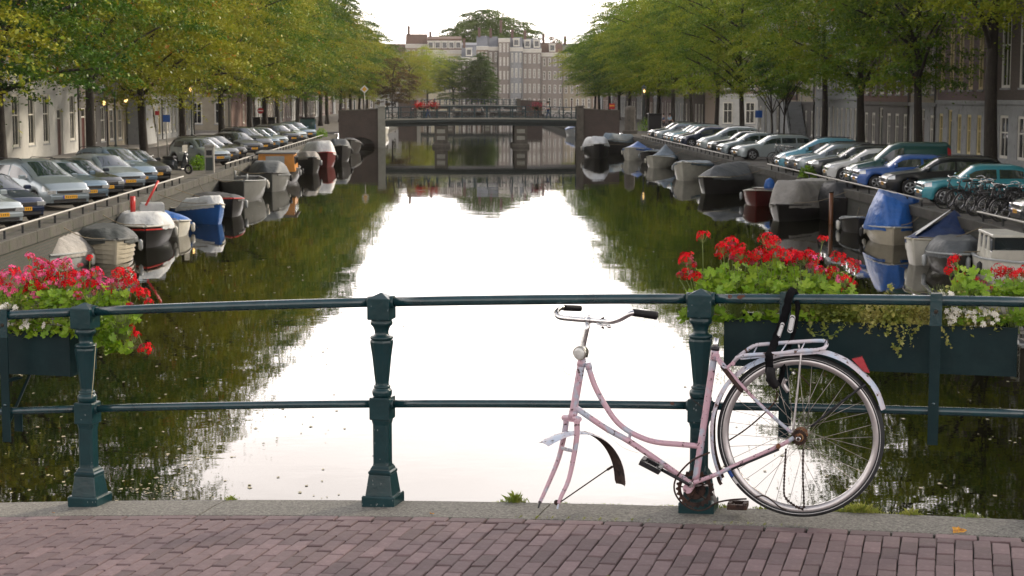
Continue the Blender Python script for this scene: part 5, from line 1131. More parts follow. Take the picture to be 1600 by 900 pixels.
CT = {  # L, W, top profile, belt, roof span for side glass, wheel x, wheel r
 'hatch': dict(L=3.95, W=1.68, top=[(0, .52), (.04, .66), (.18, .76), (.6, .86), (1.02, .95), (1.75, 1.38), (2.15, 1.44), (2.9, 1.43), (3.35, 1.36), (3.72, 1.0), (3.9, .92), (3.95, .55)], belt=[(0, .62), (1.0, .88), (3.9, .95)], win=[(1.30, 2.28), (2.36, 3.28)], wx=(.72, 3.2), r=.30, ws=(1.06, 1.74), rw=(3.38, 3.70)),
 'oldhatch': dict(L=3.98, W=1.66, top=[(0, .55), (.03, .74), (.12, .80), (.7, .88), (1.22, .92), (1.78, 1.33), (2.1, 1.39), (3.1, 1.38), (3.45, 1.30), (3.86, .93), (3.95, .88), (3.98, .5)], belt=[(0, .7), (1.2, .86), (3.9, .88)], win=[(1.46, 2.5), (2.6, 3.42)], wx=(.74, 3.12), r=.29, ws=(1.26, 1.77), rw=(3.5, 3.84)),
 'mpv': dict(L=4.25, W=1.76, top=[(0, .55), (.05, .72), (.3, .88), (.85, 1.02), (1.0, 1.06), (1.95, 1.56), (2.4, 1.63), (3.4, 1.60), (3.8, 1.5), (4.1, 1.1), (4.22, .98), (4.25, .5)], belt=[(0, .66), (1.0, .95), (4.2, 1.02)], win=[(1.32, 2.42), (2.52, 3.28), (3.36, 3.82)], wx=(.78, 3.4), r=.31, ws=(1.05, 1.93), rw=(3.84, 4.1)),
 'estate': dict(L=4.62, W=1.75, top=[(0, .54), (.05, .70), (.22, .80), (.9, .90), (1.28, .95), (2.0, 1.38), (2.4, 1.45), (3.9, 1.42), (4.2, 1.34), (4.5, .98), (4.6, .86), (4.62, .5)], belt=[(0, .65), (1.3, .89), (4.6, .95)], win=[(1.52, 2.52), (2.60, 3.42), (3.50, 4.2)], wx=(.86, 3.52), r=.31, ws=(1.32, 1.98), rw=(4.24, 4.48)),
 'sedan': dict(L=4.45, W=1.72, top=[(0, .54), (.05, .68), (.22, .78), (.9, .88), (1.25, .93), (1.95, 1.36), (2.3, 1.42), (2.95, 1.41), (3.2, 1.36), (3.75, 1.02), (4.35, .98), (4.43, .9), (4.45, .5)], belt=[(0, .65), (1.25, .87), (4.4, .93)], win=[(1.5, 2.42), (2.5, 3.35)], wx=(.82, 3.46), r=.31, ws=(1.29, 1.93), rw=(3.24, 3.7)),
 'van': dict(L=4.2, W=1.74, top=[(0, .56), (.05, .76), (.3, .92), (.8, 1.04), (1.05, 1.10), (1.75, 1.70), (2.1, 1.82), (4.0, 1.82), (4.15, 1.7), (4.2, .5)], belt=[(0, .7), (1.0, .98), (4.2, 1.02)], win=[(1.3, 2.2)], wx=(.75, 3.35), r=.31, ws=(1.1, 1.73), rw=None),
}
def car(kind, col, label, plate=True):
    c = CT[kind]; L, W = c['L'], c['W']; t = thing('parked_car', label, 'car'); b = MB()
    xs = sorted(set([round(x, 3) for x in np.arange(0, L + 0.001, 0.07)] + [p[0] for p in c['top']] + [q for w_ in c['win'] for q in w_] + [L])); top = c['top']
    r = c['r']; rings = []; info = []
    for x in xs:
        z = interp(top, x); e = min(x, L - x); wid = W / 2 * (1 - 0.20 * max(0, 1 - e / 0.5) ** 2.2); be = min(interp(c['belt'], x), z - 0.03); k_ = max(0, min(1, (z - be) / 0.42))
        k_ = k_ if c['ws'][0] - 0.1 < x < (c['rw'][1] + 0.15 if c['rw'] else L) else 0.0
        sill = 0.20 + (0.06 if e < 0.15 else 0)
        for wx_ in c['wx']:
            d = abs(x - wx_)
            if d < r + 0.055: sill = max(sill, r + sqrt(max(0, (r + 0.055) ** 2 - d * d)) - 0.005)
        sill = min(sill, be - 0.06)
        mid = max(sill + 0.02, 0.42); m2 = max(mid + 0.015, 0.60) if z > 0.66 else mid + 0.01; m2 = min(m2, be - 0.01)
        ze = z - 0.03 - 0.07 * k_
        half = [(wid * 0.975, sill), (wid * 0.992, min(mid, m2 - 0.004)), (wid, m2), (wid * 0.975, be), (wid * (0.945 - 0.13 * k_), be + (ze - be) * 0.86), (wid * (0.86 - 0.14 * k_), ze + 0.055 * (0.4 + 0.6 * k_)), (wid * 0.45, z + 0.008), (0, z + 0.016)]
        ring = [(x, y, q) for y, q in half] + [(x, -y, q) for y, q in half[-2::-1]]
        rings.append([(L / 2 - px_, y, q) for px_, y, q in ring]); info.append((x, z, be, k_, half))
    b.loft(rings, False, (False, False), 0, True)
    for rg_ in (rings[0], rings[-1]): b.add(rg_, [tuple(range(len(rg_)))], 0, False)
    b.add([rings[i][j] for i in range(len(rings)) for j in (0, -1)], [(2 * i, 2 * i + 1, 2 * i + 3, 2 * i + 2) for i in range(len(rings) - 1)], 1)
    body = b.build('body', [PA[col], m_trim], t)
    def patchf(x0, x1, f, n=8, off=0.006):
        """a panel lying on the body between x0 and x1; f(half)->list of (y,z)"""
        vs = []; P = [i for i in range(n + 1)]
        for i in P:
            x = lerp(x0, x1, i / n); j = min(range(len(xs) - 1), key=lambda q: 0 if xs[q] <= x <= xs[q + 1] else 1 + min(abs(xs[q] - x), abs(xs[q + 1] - x))); s = (x - xs[j]) / (xs[j + 1] - xs[j] + 1e-9)
            h = [(lerp(a[0], b_[0], s), lerp(a[1], b_[1], s)) for a, b_ in zip(info[j][4], info[j + 1][4])]; vs.append([(L / 2 - x, y, z) for y, z in f(h)])
        return vs
    def lay(vs, name, m, off, par=t):
        b = MB(); n = len(vs[0]); out = []
        for i, rr in enumerate(vs):
            o_ = []
            for j, p in enumerate(rr):
                du = Vector(vs[min(i + 1, len(vs) - 1)][j]) - Vector(vs[max(i - 1, 0)][j]); dv = Vector(rr[min(j + 1, n - 1)]) - Vector(rr[max(j - 1, 0)]); nn = du.cross(dv)
                nn = nn.normalized() if nn.length > 1e-9 else Vector((0, 0, 1))
                if nn.dot(Vector((p[0] * 0.3, p[1], p[2] - 0.6))) < 0: nn = -nn
                o_.append(tuple(Vector(p) + nn * off))
            out.append(o_)
        b.loft(out, False, (False, False), 0, True); return b.build(name, [m], par)
    L2 = lambda a, b_, s: (lerp(a[0], b_[0], s), lerp(a[1], b_[1], s))
    lay(patchf(c['ws'][0] + 0.03, c['ws'][1] - 0.02, lambda h: [L2(h[4], h[5], 0.55), h[6], h[7], (-h[6][0], h[6][1]), (-L2(h[4], h[5], 0.55)[0], L2(h[4], h[5], 0.55)[1])]), 'windscreen', m_cglass, 0.008)
    if c['rw']: lay(patchf(c['rw'][0] + 0.02, c['rw'][1] - 0.03, lambda h: [h[5], h[6], h[7], (-h[6][0], h[6][1]), (-h[5][0], h[5][1])], 5), 'rear_window', m_cglass, 0.008)
    for i, (a, b_) in enumerate(c['win']):
        for s in (1, -1): lay(patchf(a, b_, lambda h: [(s * L2(h[3], h[4], 0.12)[0], L2(h[3], h[4], 0.12)[1]), (s * L2(h[3], h[4], 0.55)[0], L2(h[3], h[4], 0.55)[1]), (s * L2(h[3], h[4], 0.97)[0], L2(h[3], h[4], 0.97)[1])], 6), 'side_window', m_cglass, 0.007 * s if False else 0.007)
    # bumper strips, grille, lamps
    fz = interp(top, 0.04)
    for s in (1, -1):
        lay(patchf(0.015, 0.30, lambda h: [(s * lerp(h[2][0], h[3][0], 0.15), lerp(h[2][1], h[3][1], 0.25)), (s * h[3][0], h[3][1]), (s * h[4][0], h[4][1])] if True else 0, 5), 'headlight', m_head, 0.010)
        b = MB(); b.box(L / 2 - 0.035, s * W * 0.36 - W * 0.09, fz - 0.13, L / 2 + 0.012, s * W * 0.36 + W * 0.07, fz - 0.015, 0, bev=0.01); b.build('headlight', [m_head], t)
        lay(patchf(L - 0.22, L - 0.02, lambda h: [(s * h[2][0], h[2][1] + 0.02), (s * h[3][0], h[3][1]), (s * h[4][0], h[4][1])], 4), 'tail_light', m_tail, 0.010)
        mx_ = L / 2 - c['win'][0][0] - 0.02; b = MB(); zz = interp(c['belt'], c['win'][0][0]) + 0.06; b.box(mx_ - 0.05, min(s * W * 0.49, s * W * 0.61), zz, mx_ + 0.06, max(s * W * 0.49, s * W * 0.61), zz + 0.13, 0, bev=0.03); b.build('mirror', [PA[col] if col not in ('white',) else m_trim], t)
        for wx_ in c['wx']:
            wc = (L / 2 - wx_, s * (W / 2 - 0.10), r); we = bpy.data.objects.new('wheel', None); C.objects.link(we); we.parent = t; we.location = wc
            b = MB(); b.lathe([(r * 0.62, s * -0.08), (r * 0.95, s * -0.09), (r, s * -0.06), (r, s * 0.06), (r * 0.95, s * 0.085), (r * 0.66, s * 0.082)], 24, axis='y'); b.build('tyre', [m_ctyre], we)
            b = MB(); b.lathe([(r * 0.66, s * 0.07), (r * 0.62, s * 0.08), (r * 0.58, s * 0.055), (r * 0.2, s * 0.04)], 20, axis='y', mi=1)
            for q in range(5 if kind != 'oldhatch' else 5):
                a = 2 * pi * q / 5; b.tube([(r * 0.1 * sin(a), s * 0.075, r * 0.1 * cos(a)), (r * 0.62 * sin(a), s * 0.08, r * 0.62 * cos(a))], (0.035, 0.012), 6, flat=(cos(a), 0, -sin(a)))
            b.tube([(r * 0.62 * sin(a_), s * 0.079, r * 0.62 * cos(a_)) for a_ in [2 * pi * q / 20 for q in range(20)]], 0.014, 5, loop=True); b.lathe([(0.05, s * 0.07), (0.045, s * 0.09)], 10, axis='y'); b.build('rim', [m_rimc, m_trim], we)
    for s_ in (1,):
        b = MB(); b.box(L / 2 - 0.03, -W * 0.26, fz - 0.12, L / 2 + 0.010, W * 0.26, fz - 0.03, 0, bev=0.008); b.box(L / 2 - 0.03, -W * 0.34, 0.27, L / 2 + 0.012, W * 0.34, 0.36, 0, bev=0.01); b.build('grille', [m_trim], t)
        b = MB(); b.box(L / 2 - 0.03, -W * 0.40, 0.385, L / 2 + 0.03, W * 0.40, 0.50, 0, bev=0.03); b.build('front_bumper', [PA[col] if kind != 'oldhatch' else PA[col]], t)
        b = MB(); b.box(-L / 2 - 0.04, -W * 0.42, 0.36, -L / 2 + 0.05, W * 0.42, 0.50, 0, bev=0.03); b.build('rear_bumper', [PA[col]], t)
    b = MB(); b.box(L / 2 + 0.0302, -0.26, 0.39, L / 2 + 0.038, 0.26, 0.50, 0); b.box(L / 2 + 0.031, -0.26, 0.391, L / 2 + 0.0395, -0.215, 0.499, 1)
    for i in range(6): yy = -0.17 + i * 0.072 + (0.01 if i in (2, 3) else 0); b.box(L / 2 + 0.0382, yy, 0.415, L / 2 + 0.0392, yy + 0.03, 0.475, 2)
    b.build('number_plate', [m_plate, m_euro, m_trim], t)
    if kind in ('estate', 'mpv'):
        for s in (1, -1):
            zt = interp(top, L * 0.55); b = MB(); b.tube([(L / 2 - L * 0.46, s * W * 0.355, zt - 0.01), (L / 2 - L * 0.5, s * W * 0.355, zt + 0.045), (L / 2 - L * 0.82, s * W * 0.355, zt + 0.03), (L / 2 - L * 0.86, s * W * 0.355, zt - 0.04)], 0.014, 6); b.build('roof_rail', [m_trim], t)
    return t
car_protos = {}
def place_car(kind, col, x, y, rz, label, group, z=ZQ):
    if kind not in car_protos:
        o = car(kind, col, label); car_protos[kind] = (snapshot(o), col); o.location = (x, y, z); o.rotation_euler = (0, 0, rz); o['group'] = group; return o
    sn, c0 = car_protos[kind]
    o = dup(sn, (x, y, z), rz, label, group, paint=(('body', 'front_bumper', 'rear_bumper', 'mirror'), PA[col]))
    return o
GLc, GRc = 'cars parked along the left quay', 'cars parked along the right quay'
# left: noses at the quay edge, turned towards the viewer; px of the lower right corner of each front
LC = [(50, 'sedan', 'pale', 'silver saloon cut off by the left edge of the frame'), (78, 'hatch', 'navy', 'dark blue car behind the silver saloon at the left edge'), (152, 'mpv', 'silver', 'large silver people carrier, the nearest whole car on the left quay'), (182, 'estate', 'silverblue', 'blue grey estate car tucked behind the large silver people carrier'),
      (207, 'sedan', 'dark', 'dark car with a yellow plate between the blue grey estate and a silver car'), (240, 'hatch', 'silver', 'silver hatchback in front of the thick left trunk, yellow plate'), (258, 'mpv', 'silverblue', 'silver blue people carrier right of the silver hatchback'), (280, 'hatch', 'black', 'black hatchback beside the parked scooters'),
      (371, 'hatch', 'silver', 'silver hatchback first after the parking meter'), (384, 'estate', 'grey', 'tall grey estate behind the silver hatchback by the parking meter'), (396, 'sedan', 'black', 'black saloon third after the parking meter'), (421, 'hatch', 'dark', 'dark grey hatchback fourth after the parking meter'),
      (436, 'mpv', 'dark', 'dark people carrier fifth after the parking meter'), (447, 'hatch', 'silverblue', 'silver blue hatchback sixth after the parking meter'), (459, 'sedan', 'silver', 'silver saloon seventh after the parking meter'), (478, 'estate', 'dark', 'dark estate third from the left end of the far bridge'), (488, 'hatch', 'pale', 'pale hatchback second from the left end of the far bridge'), (502, 'sedan', 'silverblue', 'silver blue saloon nearest the left end of the far bridge')]
prev = 0
for px, kd, cl_, lab in LC:
    yy = 11.9 * F / (720 - px) * 1.0
    yy = max(yy, prev + 2.55); prev = yy
    L_ = CT[kd]['L']; hd = radians(-47 + random.uniform(-2, 2)); nose = Vector((XL - 0.95, yy + 0.6)); c_ = nose - Vector((cos(hd), sin(hd))) * (L_ / 2)
    place_car(kd, cl_, c_.x, c_.y, hd, lab, GLc)
RC = [(1572, 'hatch', 'dark', 'dark car cut off by the right edge behind the row of bicycles'), (1424, 'oldhatch', 'teal', 'turquoise boxy older hatchback beside the row of bicycles'), (1365, 'estate', 'black', 'black estate car with roof rails next to the turquoise hatchback'), (1326, 'oldhatch', 'blue', 'bright blue small car between the black estate and the green van'), (1308, 'van', 'green', 'dark green delivery van with closed sides'),
      (1277, 'hatch', 'white', 'white hatchback left of the dark green van'), (1250, 'estate', 'dark', 'dark grey estate left of the white hatchback'), (1228, 'hatch', 'silver', 'silver hatchback between the grey cars and the turquoise people carrier'), (1219, 'estate', 'grey', 'grey estate just right of the turquoise people carrier'), (1211, 'mpv', 'sky', 'light turquoise people carrier right of the small bicycle rack'),
      (1138, 'estate', 'pale', 'silver estate behind the small bicycle rack'), (1115, 'hatch', 'silver', 'silver hatchback left of the silver estate'), (1097, 'sedan', 'dark', 'dark saloon fourth left of the small bicycle rack'), (1081, 'mpv', 'pale', 'pale silver people carrier mid way to the far bridge'), (1055, 'hatch', 'navy', 'dark blue hatchback left of the pale people carrier'),
      (1044, 'hatch', 'brown', 'bronze hatchback fifth from the far bridge'), (1036, 'sedan', 'sky', 'light blue saloon fourth from the far bridge on the right quay'), (1029, 'estate', 'pale', 'long pale estate with a red tail lamp third from the far bridge'), (1016, 'hatch', 'silver', 'silver hatchback second from the far bridge on the right quay'), (1007, 'estate', 'dark', 'dark estate nearest the far bridge on the right quay')]
prev = 0
for px, kd, cl_, lab in RC:
    yy = 15.5 * F / (px - 720)
    yy = max(yy, prev + 1.95); prev = yy; L_ = CT[kd]['L']; hd = radians(177 + random.uniform(-2, 2)) if yy < 90 else radians(184 + random.uniform(-2, 3)); c_ = Vector((XR + 0.35 + random.uniform(0, 0.25), yy + 0.3)) - Vector((cos(hd), sin(hd))) * (L_ / 2)
    place_car(kd, cl_, c_.x, c_.y, hd, lab, GRc)
print('cars', len(LC) + len(RC))
# ================================================================== BOATS
def boatpaint(n, c, r=0.4): return mat(n, c, r, var=0.18, scale=2.5, coat=0.2, col2=tuple(x * 0.82 for x in c), c2=(0.6, 0.75))
BP = {'white': boatpaint('boat white', (0.62, 0.60, 0.52)), 'cream': boatpaint('boat cream', (0.52, 0.47, 0.36)), 'black': boatpaint('boat black', (0.012, 0.011, 0.011)), 'steel': boatpaint('boat steel grey', (0.12, 0.125, 0.12), 0.55), 'blue': boatpaint('boat blue', (0.02, 0.11, 0.36)), 'maroon': boatpaint('boat maroon', (0.11, 0.012, 0.012)), 'orange': boatpaint('cabin orange', (0.62, 0.24, 0.02)), 'wood': boatpaint('boat varnished wood', (0.16, 0.06, 0.022), 0.3), 'red': boatpaint('boat red', (0.5, 0.02, 0.015)), 'dark': boatpaint('boat dark', (0.03, 0.028, 0.026)), 'palegrey': boatpaint('boat pale grey', (0.36, 0.38, 0.38))}
def tarp(n, c, r=0.65): return mat(n, c, r, var=0.2, scale=2.2, bump=0.09, bscale=2.2, col2=tuple(x * 0.75 for x in c), c2=(0.5, 0.7))
TP = {'grey': tarp('grey canvas', (0.20, 0.195, 0.185)), 'beige': tarp('beige grey canvas', (0.27, 0.255, 0.23)), 'dark': tarp('dark green canvas', (0.045, 0.052, 0.05)), 'white': tarp('white canvas', (0.62, 0.63, 0.62)), 'blue': tarp('blue tarpaulin', (0.02, 0.12, 0.42), 0.4), 'navy': tarp('navy canvas', (0.012, 0.035, 0.12)), 'slate': tarp('slate canvas', (0.075, 0.085, 0.09)), 'black': tarp('black canvas', (0.018, 0.02, 0.022)), 'bluegrey': tarp('blue grey canvas', (0.16, 0.21, 0.25))}
m_rope = mat('mooring rope', (0.18, 0.15, 0.1), 0.9)
def hull(L, Bm, Hs, Hb, hb=None, stern=0.82, clinker=False, draft=0.25):
    """stations along +x (bow at +L/2); returns rings and the sheer line"""
    n = 16; rings = []; sheer = []
    for i in range(n + 1):
        s = i / n; x = -L / 2 + L * s
        w = Bm / 2 * (stern + (1 - stern) * min(1, s / 0.35)) if s < 0.42 else Bm / 2 * max(0.0, 1 - ((s - 0.42) / 0.58) ** 2.6) ** 0.75
        w = max(w, 0.03); z = lerp(Hs, Hb, max(0, (s - 0.35) / 0.65) ** 1.8)
        rake = 0.12 * L * max(0, s - 0.8) / 0.2 * 0.6
        prof = [(0.0, -draft), (0.55, -draft * 0.9), (0.82, -0.02), (0.93, z * 0.35), (0.985, z * 0.7), (1.0, z)]
        if clinker:
            pr = []
            for q in range(len(prof) - 1):
                pr.append(prof[q]); 
            pr = [(0.0, -draft), (0.6, -draft * 0.9), (0.83, -0.05)]
            for q in range(6): zz = lerp(0.0, z, q / 5.0); k0 = 0.86 + 0.14 * (q / 5) ** 0.7; pr += [(k0, zz), (k0 + 0.07, zz + 0.02)]
            prof = pr
        left = [(x + rake * (zz + draft) / (z + draft) * 0.9, w * k_, zz) for k_, zz in prof]
        ring = [(a, -b_, c_) for a, b_, c_ in left[::-1]] + left[1:]
        rings.append(ring); sheer.append((left[-1], ring[0]))
    return rings, sheer
def boat(label, loc, rz, L, Bm, Hs, Hb, col, rim='white', cover=None, ccol=None, group=None, cat='boat', stern=0.82, clinker=False, stripe=None, extra=None, inner='cream', name='moored_boat', chh=0.5, cs=(0.06, 0.95)):
    t = thing(name, label, cat, (loc[0], loc[1], 0), rz, group); rings, sheer = hull(L, Bm, Hs, Hb, stern=stern, clinker=clinker)
    b = MB(); b.loft(rings, False, (False, False), 0, not clinker); b.add(rings[0], [tuple(range(len(rings[0])))], 0); b.add(rings[-1], [tuple(range(len(rings[-1])))], 0)
    b.build('hull', [BP[col]], t)
    b = MB(); ins = [[(p[0] * 0.985, p[1] * 0.90, p[2] + 0.004), (p[0] * 0.95, p[1] * 0.70, p[2] * 0.5), (q[0] * 0.95, q[1] * 0.70, q[2] * 0.5), (q[0] * 0.985, q[1] * 0.90, q[2] + 0.004)] for p, q in sheer[:-2]]
    b.loft(ins, False, (False, False), 0, False); b.build('inner_hull', [BP[inner]], t)
    for e in (0, 1):
        b = MB(); b.tube([(s_[e][0], s_[e][1] * 0.97, s_[e][2] + 0.015) for s_ in sheer], (0.032, 0.065), 6, sm=False); b.build('gunwale', [BP[rim]], t)
    b = MB(); b.tube([(s_[0], s_[1] * 0.97, s_[2] + 0.015) for s_ in (sheer[0][0], sheer[0][1])], (0.03, 0.06), 6, sm=False); b.build('transom_rail', [BP[rim]], t)
    if stripe:
        for e in (0, 1):
            b = MB(); b.tube([(s_[e][0] * 1.0, s_[e][1] * 1.003, s_[e][2] - 0.10) for s_ in sheer], (0.028, 0.02), 6, sm=False); b.build('stripe', [BP[stripe]], t)
    ng = len(sheer) - 1
    i0, i1 = int(cs[0] * ng), int(cs[1] * ng)
    def sh(s):
        f = s * ng; i = min(int(f), ng - 1); q = f - i; return [tuple(lerp(sheer[i][e][k_], sheer[i + 1][e][k_], q) for k_ in range(3)) for e in (0, 1)]
    if cover in ('ridge', 'flat', 'peak', 'hump', 'wrap'):
        n = 26; m_ = 14; b = MB(); rr_ = []
        for i in range(n + 1):
            s = lerp(cs[0], cs[1], i / n); p, q = sh(s); e = sin(pi * min(1, max(0, i / n)))
            if cover == 'ridge': top = chh * min(1, e * 2.2) * (0.85 + 0.2 * cos((i / n - 0.4) * 4))
            elif cover == 'peak': top = chh * max(0, 1 - abs(i / n - 0.38) / (0.38 if i / n < 0.38 else 0.62)) ** 0.9
            elif cover == 'wrap': top = chh * min(1, e * 4.5) ** 0.7 * (0.80 + 0.20 * max(0, 1 - abs(i / n - 0.62) * 2.2))
            elif cover == 'hump': top = chh * min(1, e * 3)
            else: top = chh * min(1, e * 3) * 0.5
            ring = []
            for j in range(m_ + 1):
                a = j / m_; y = lerp(q[1], p[1], a) * 1.035; d = 1 - abs(2 * a - 1)
                h = top * {'ridge': d ** 0.85, 'peak': d ** 1.05, 'wrap': min(1, d * 2.3) ** 0.8 * (1 - 0.42 * a), 'hump': min(1, d * 2.6) ** 0.6, 'flat': min(1, d * 1.6) ** 0.7}[cover]
                f = (0.16 if cover == 'wrap' else 0.05) * (0.5 - abs(noise.noise(Vector((s * L * 2.1 + loc[1], y * 3.1 + s * 3, 3.1))))) * 1.2 * min(1, d * 4) + 0.02 * sin(i * 1.9 + 6 * a) * min(1, d * 3) * (0.5 + 0.5 * noise.noise(Vector((i * 0.4, 1, loc[1]))))
                ring.append((lerp(q[0], p[0], a), y, p[2] + 0.03 + h + f))
            drop = 0.14 + 0.05 * noise.noise(Vector((i * 0.7, loc[0], 0)))
            rr_.append([(ring[0][0], ring[0][1] * 1.02, ring[0][2] - drop)] + ring + [(ring[-1][0], ring[-1][1] * 1.02, ring[-1][2] - drop)])
        b.loft(rr_, False, (False, False), 0, True); b.add(rr_[0], [tuple(range(len(rr_[0])))], 0); b.add(rr_[-1], [tuple(range(len(rr_[-1])))], 0); b.build('cover', [TP[ccol]], t)
    else:
        for s in (0.25, 0.5, 0.72):
            p, q = sh(s); b = MB(); b.box(p[0] - 0.12, q[1] * 0.9, p[2] - 0.16, p[0] + 0.12, p[1] * 0.9, p[2] - 0.12, 0) if q[1] < p[1] else b.box(p[0] - 0.12, p[1] * 0.9, p[2] - 0.16, p[0] + 0.12, q[1] * 0.9, p[2] - 0.12, 0); b.build('thwart', [BP['wood']], t)
    if extra: extra(t, L, Bm, Hs, Hb, sh)
    if loc[1] < 160:
        W0 = Matrix.Translation((loc[0], loc[1], 0)) @ Matrix.Rotation(rz, 4, 'Z'); inv_ = W0.inverted(); qx = XL - 0.2 if loc[0] < 0 else XR + 0.2
        for e in (0.47, -0.46):
            a = Vector((L * e, 0, (Hb if e > 0 else Hs) + 0.05)); wa = W0 @ a; c_ = inv_ @ Vector((qx, wa.y + (1.2 if wa.y > loc[1] else -1.2), ZQ + 0.03)); md = a.lerp(c_, 0.5) - Vector((0, 0, 0.22))
            b = MB(); b.tube(smooth_path([a, md, c_], 4), 0.014, 4); b.build('mooring_rope', [m_rope], t)
        for q in (0.3, 0.62):
            p, q_ = sh(q)
            for z_ in (p, q_):
                if (W0 @ Vector(z_)).x * (1 if loc[0] > 0 else -1) < abs(loc[0]):
                    b = MB(); y_ = z_[1] * 1.06; b.lathe([(0.02, -0.42), (0.07, -0.36), (0.075, -0.12), (0.02, -0.06)], 8, (z_[0], y_ + (0.05 if y_ > 0 else -0.05), z_[2])); b.build('fender', [random.choice([BP['palegrey'], m_trim, BP['white']])], t)
    return t
def part(t, name, m, fn):
    b = MB(); fn(b); return b.build(name, [m] if not isinstance(m, list) else m, t)
def outboard(t, L, Bm, Hs, Hb, sh, m=None, cap='black'):
    o = part(t, 'outboard_motor', TP['blue'] if cap == 'blue' else m_trim, lambda b: (b.box(-L / 2 - 0.42, -0.15, Hs + 0.05, -L / 2 - 0.05, 0.15, Hs + 0.48, 0, bev=0.06), b.box(-L / 2 - 0.28, -0.06, -0.3, -L / 2 - 0.12, 0.06, Hs + 0.05, 0)))
def windscreen(x, h, t, Bm, z, m=None):
    part(t, 'windscreen', m_cglass, lambda b: b.box(x - 0.02, -Bm * 0.32, z, x + 0.02, Bm * 0.32, z + h, 0)); part(t, 'windscreen_frame', BP['white'], lambda b: b.tube([(x, -Bm * 0.34, z), (x, -Bm * 0.34, z + h), (x, Bm * 0.34, z + h), (x, Bm * 0.34, z)], 0.025, 6))
gLb, gRb = 'boats moored along the left quay wall', 'boats moored along the right quay wall'
def wp(px, py): p = at_z(px, py, 0.0); return p
def at_wall(side, px0, py, Bm, L):
    """moor a boat whose near end shows at this waterline pixel; side -1 left, 1 right"""
    p = wp(px0, py); return (p.x, p.y + L / 2)
up_, dn_ = pi / 2, -pi / 2      # bow away from / towards the viewer
b_ = at_wall(-1, 98, 425, 1.9, 5.0); boat('open boat under a pale grey peaked tarpaulin, nearest the pink geraniums', (b_[0] - 0.5, b_[1]), dn_ + 0.06, 5.0, 1.75, 0.40, 0.5, 'palegrey', 'palegrey', 'ridge', 'beige', gLb, chh=0.58)
b_ = at_wall(-1, 158, 416, 1.9, 5.2); boat('white clinker built boat under a dark green canvas', (b_[0] - 0.55, b_[1] + 0.3), dn_ + 0.35, 5.0, 1.95, 0.60, 0.74, 'cream', 'steel', 'hump', 'dark', gLb, clinker=True, chh=0.3)
def ex_c(t, L, Bm, Hs, Hb, sh):
    part(t, 'red_crane', BP['red'], lambda b: (b.tube([(0.9, -0.35, Hs + 0.5), (0.9, -0.35, Hs + 1.05)], 0.09, 8), b.tube([(0.75, 0.1, Hs + 0.72), (0.4, 0.55, Hs + 1.55)], 0.045, 6)))
    part(t, 'engine_box', BP['palegrey'], lambda b: b.box(-0.7, -0.1, Hs + 0.2, 0.3, 0.75, Hs + 0.75, 0, bev=0.06)); part(t, 'bow_deck', BP['palegrey'], lambda b: b.box(1.2, -0.55, Hs + 0.12, 2.0, 0.55, Hs + 0.2, 0, bev=0.03))
b_ = at_wall(-1, 222, 388, 2.1, 6.0); boat('black hulled boat with a red and white stripe and a crumpled white tarpaulin', (b_[0] - 0.5, b_[1]), dn_ + 0.2, 6.0, 2.1, 0.58, 0.74, 'black', 'white', 'hump', 'white', gLb, stripe='red', extra=ex_c, chh=0.42, cs=(0.35, 0.88))
b_ = at_wall(-1, 274, 372, 1.8, 5.0); boat('small blue boat with a white bow moored behind the black hulled boat', (b_[0] - 0.75, b_[1]), dn_ + 0.35, 4.4, 1.7, 0.42, 0.6, 'white', 'white', 'flat', 'blue', gLb, chh=0.5, cs=(0.02, 0.72), stern=0.9)
b_ = at_wall(-1, 305, 352, 1.9, 5.2); boat('blue covered boat with a raised white fore deck', (b_[0] - 0.4, b_[1]), dn_ + 0.5, 5.0, 1.8, 0.5, 0.82, 'blue', 'white', 'hump', 'white', gLb, chh=0.35, cs=(0.55, 0.97))
b_ = at_wall(-1, 335, 338, 1.9, 6.5); boat('black wooden boat with a red gunwale left of the grey steel barge', (b_[0] - 0.1, b_[1] - 1), dn_ + 0.3, 6.0, 2.0, 0.6, 0.8, 'black', 'red', 'flat', 'black', gLb, chh=0.3)
def ex_f(t, L, Bm, Hs, Hb, sh): part(t, 'bollard', BP['palegrey'], lambda b: (b.tube([(-L * 0.38, -0.3, Hs), (-L * 0.38, -0.3, Hs + 0.35)], 0.05, 8), b.tube([(L * 0.33, 0.2, Hb - 0.1), (L * 0.33, 0.2, Hb + 0.25)], 0.05, 8)))
b_ = at_wall(-1, 375, 317, 2.4, 9.0); boat('grey steel barge with an open hold in the middle of the left moorings', (b_[0] - 0.45, b_[1]), dn_ + 0.14, 8.5, 2.4, 0.85, 1.05, 'steel', 'palegrey', None, None, gLb, inner='dark', extra=ex_f)
b_ = at_wall(-1, 412, 300, 2.2, 7.0); boat('dark boat under a black tarpaulin in front of the orange cabin', (b_[0] - 0.1, b_[1]), dn_ + 0.15, 7.0, 2.2, 0.8, 1.0, 'steel', 'dark', 'hump', 'slate', gLb, chh=0.6)
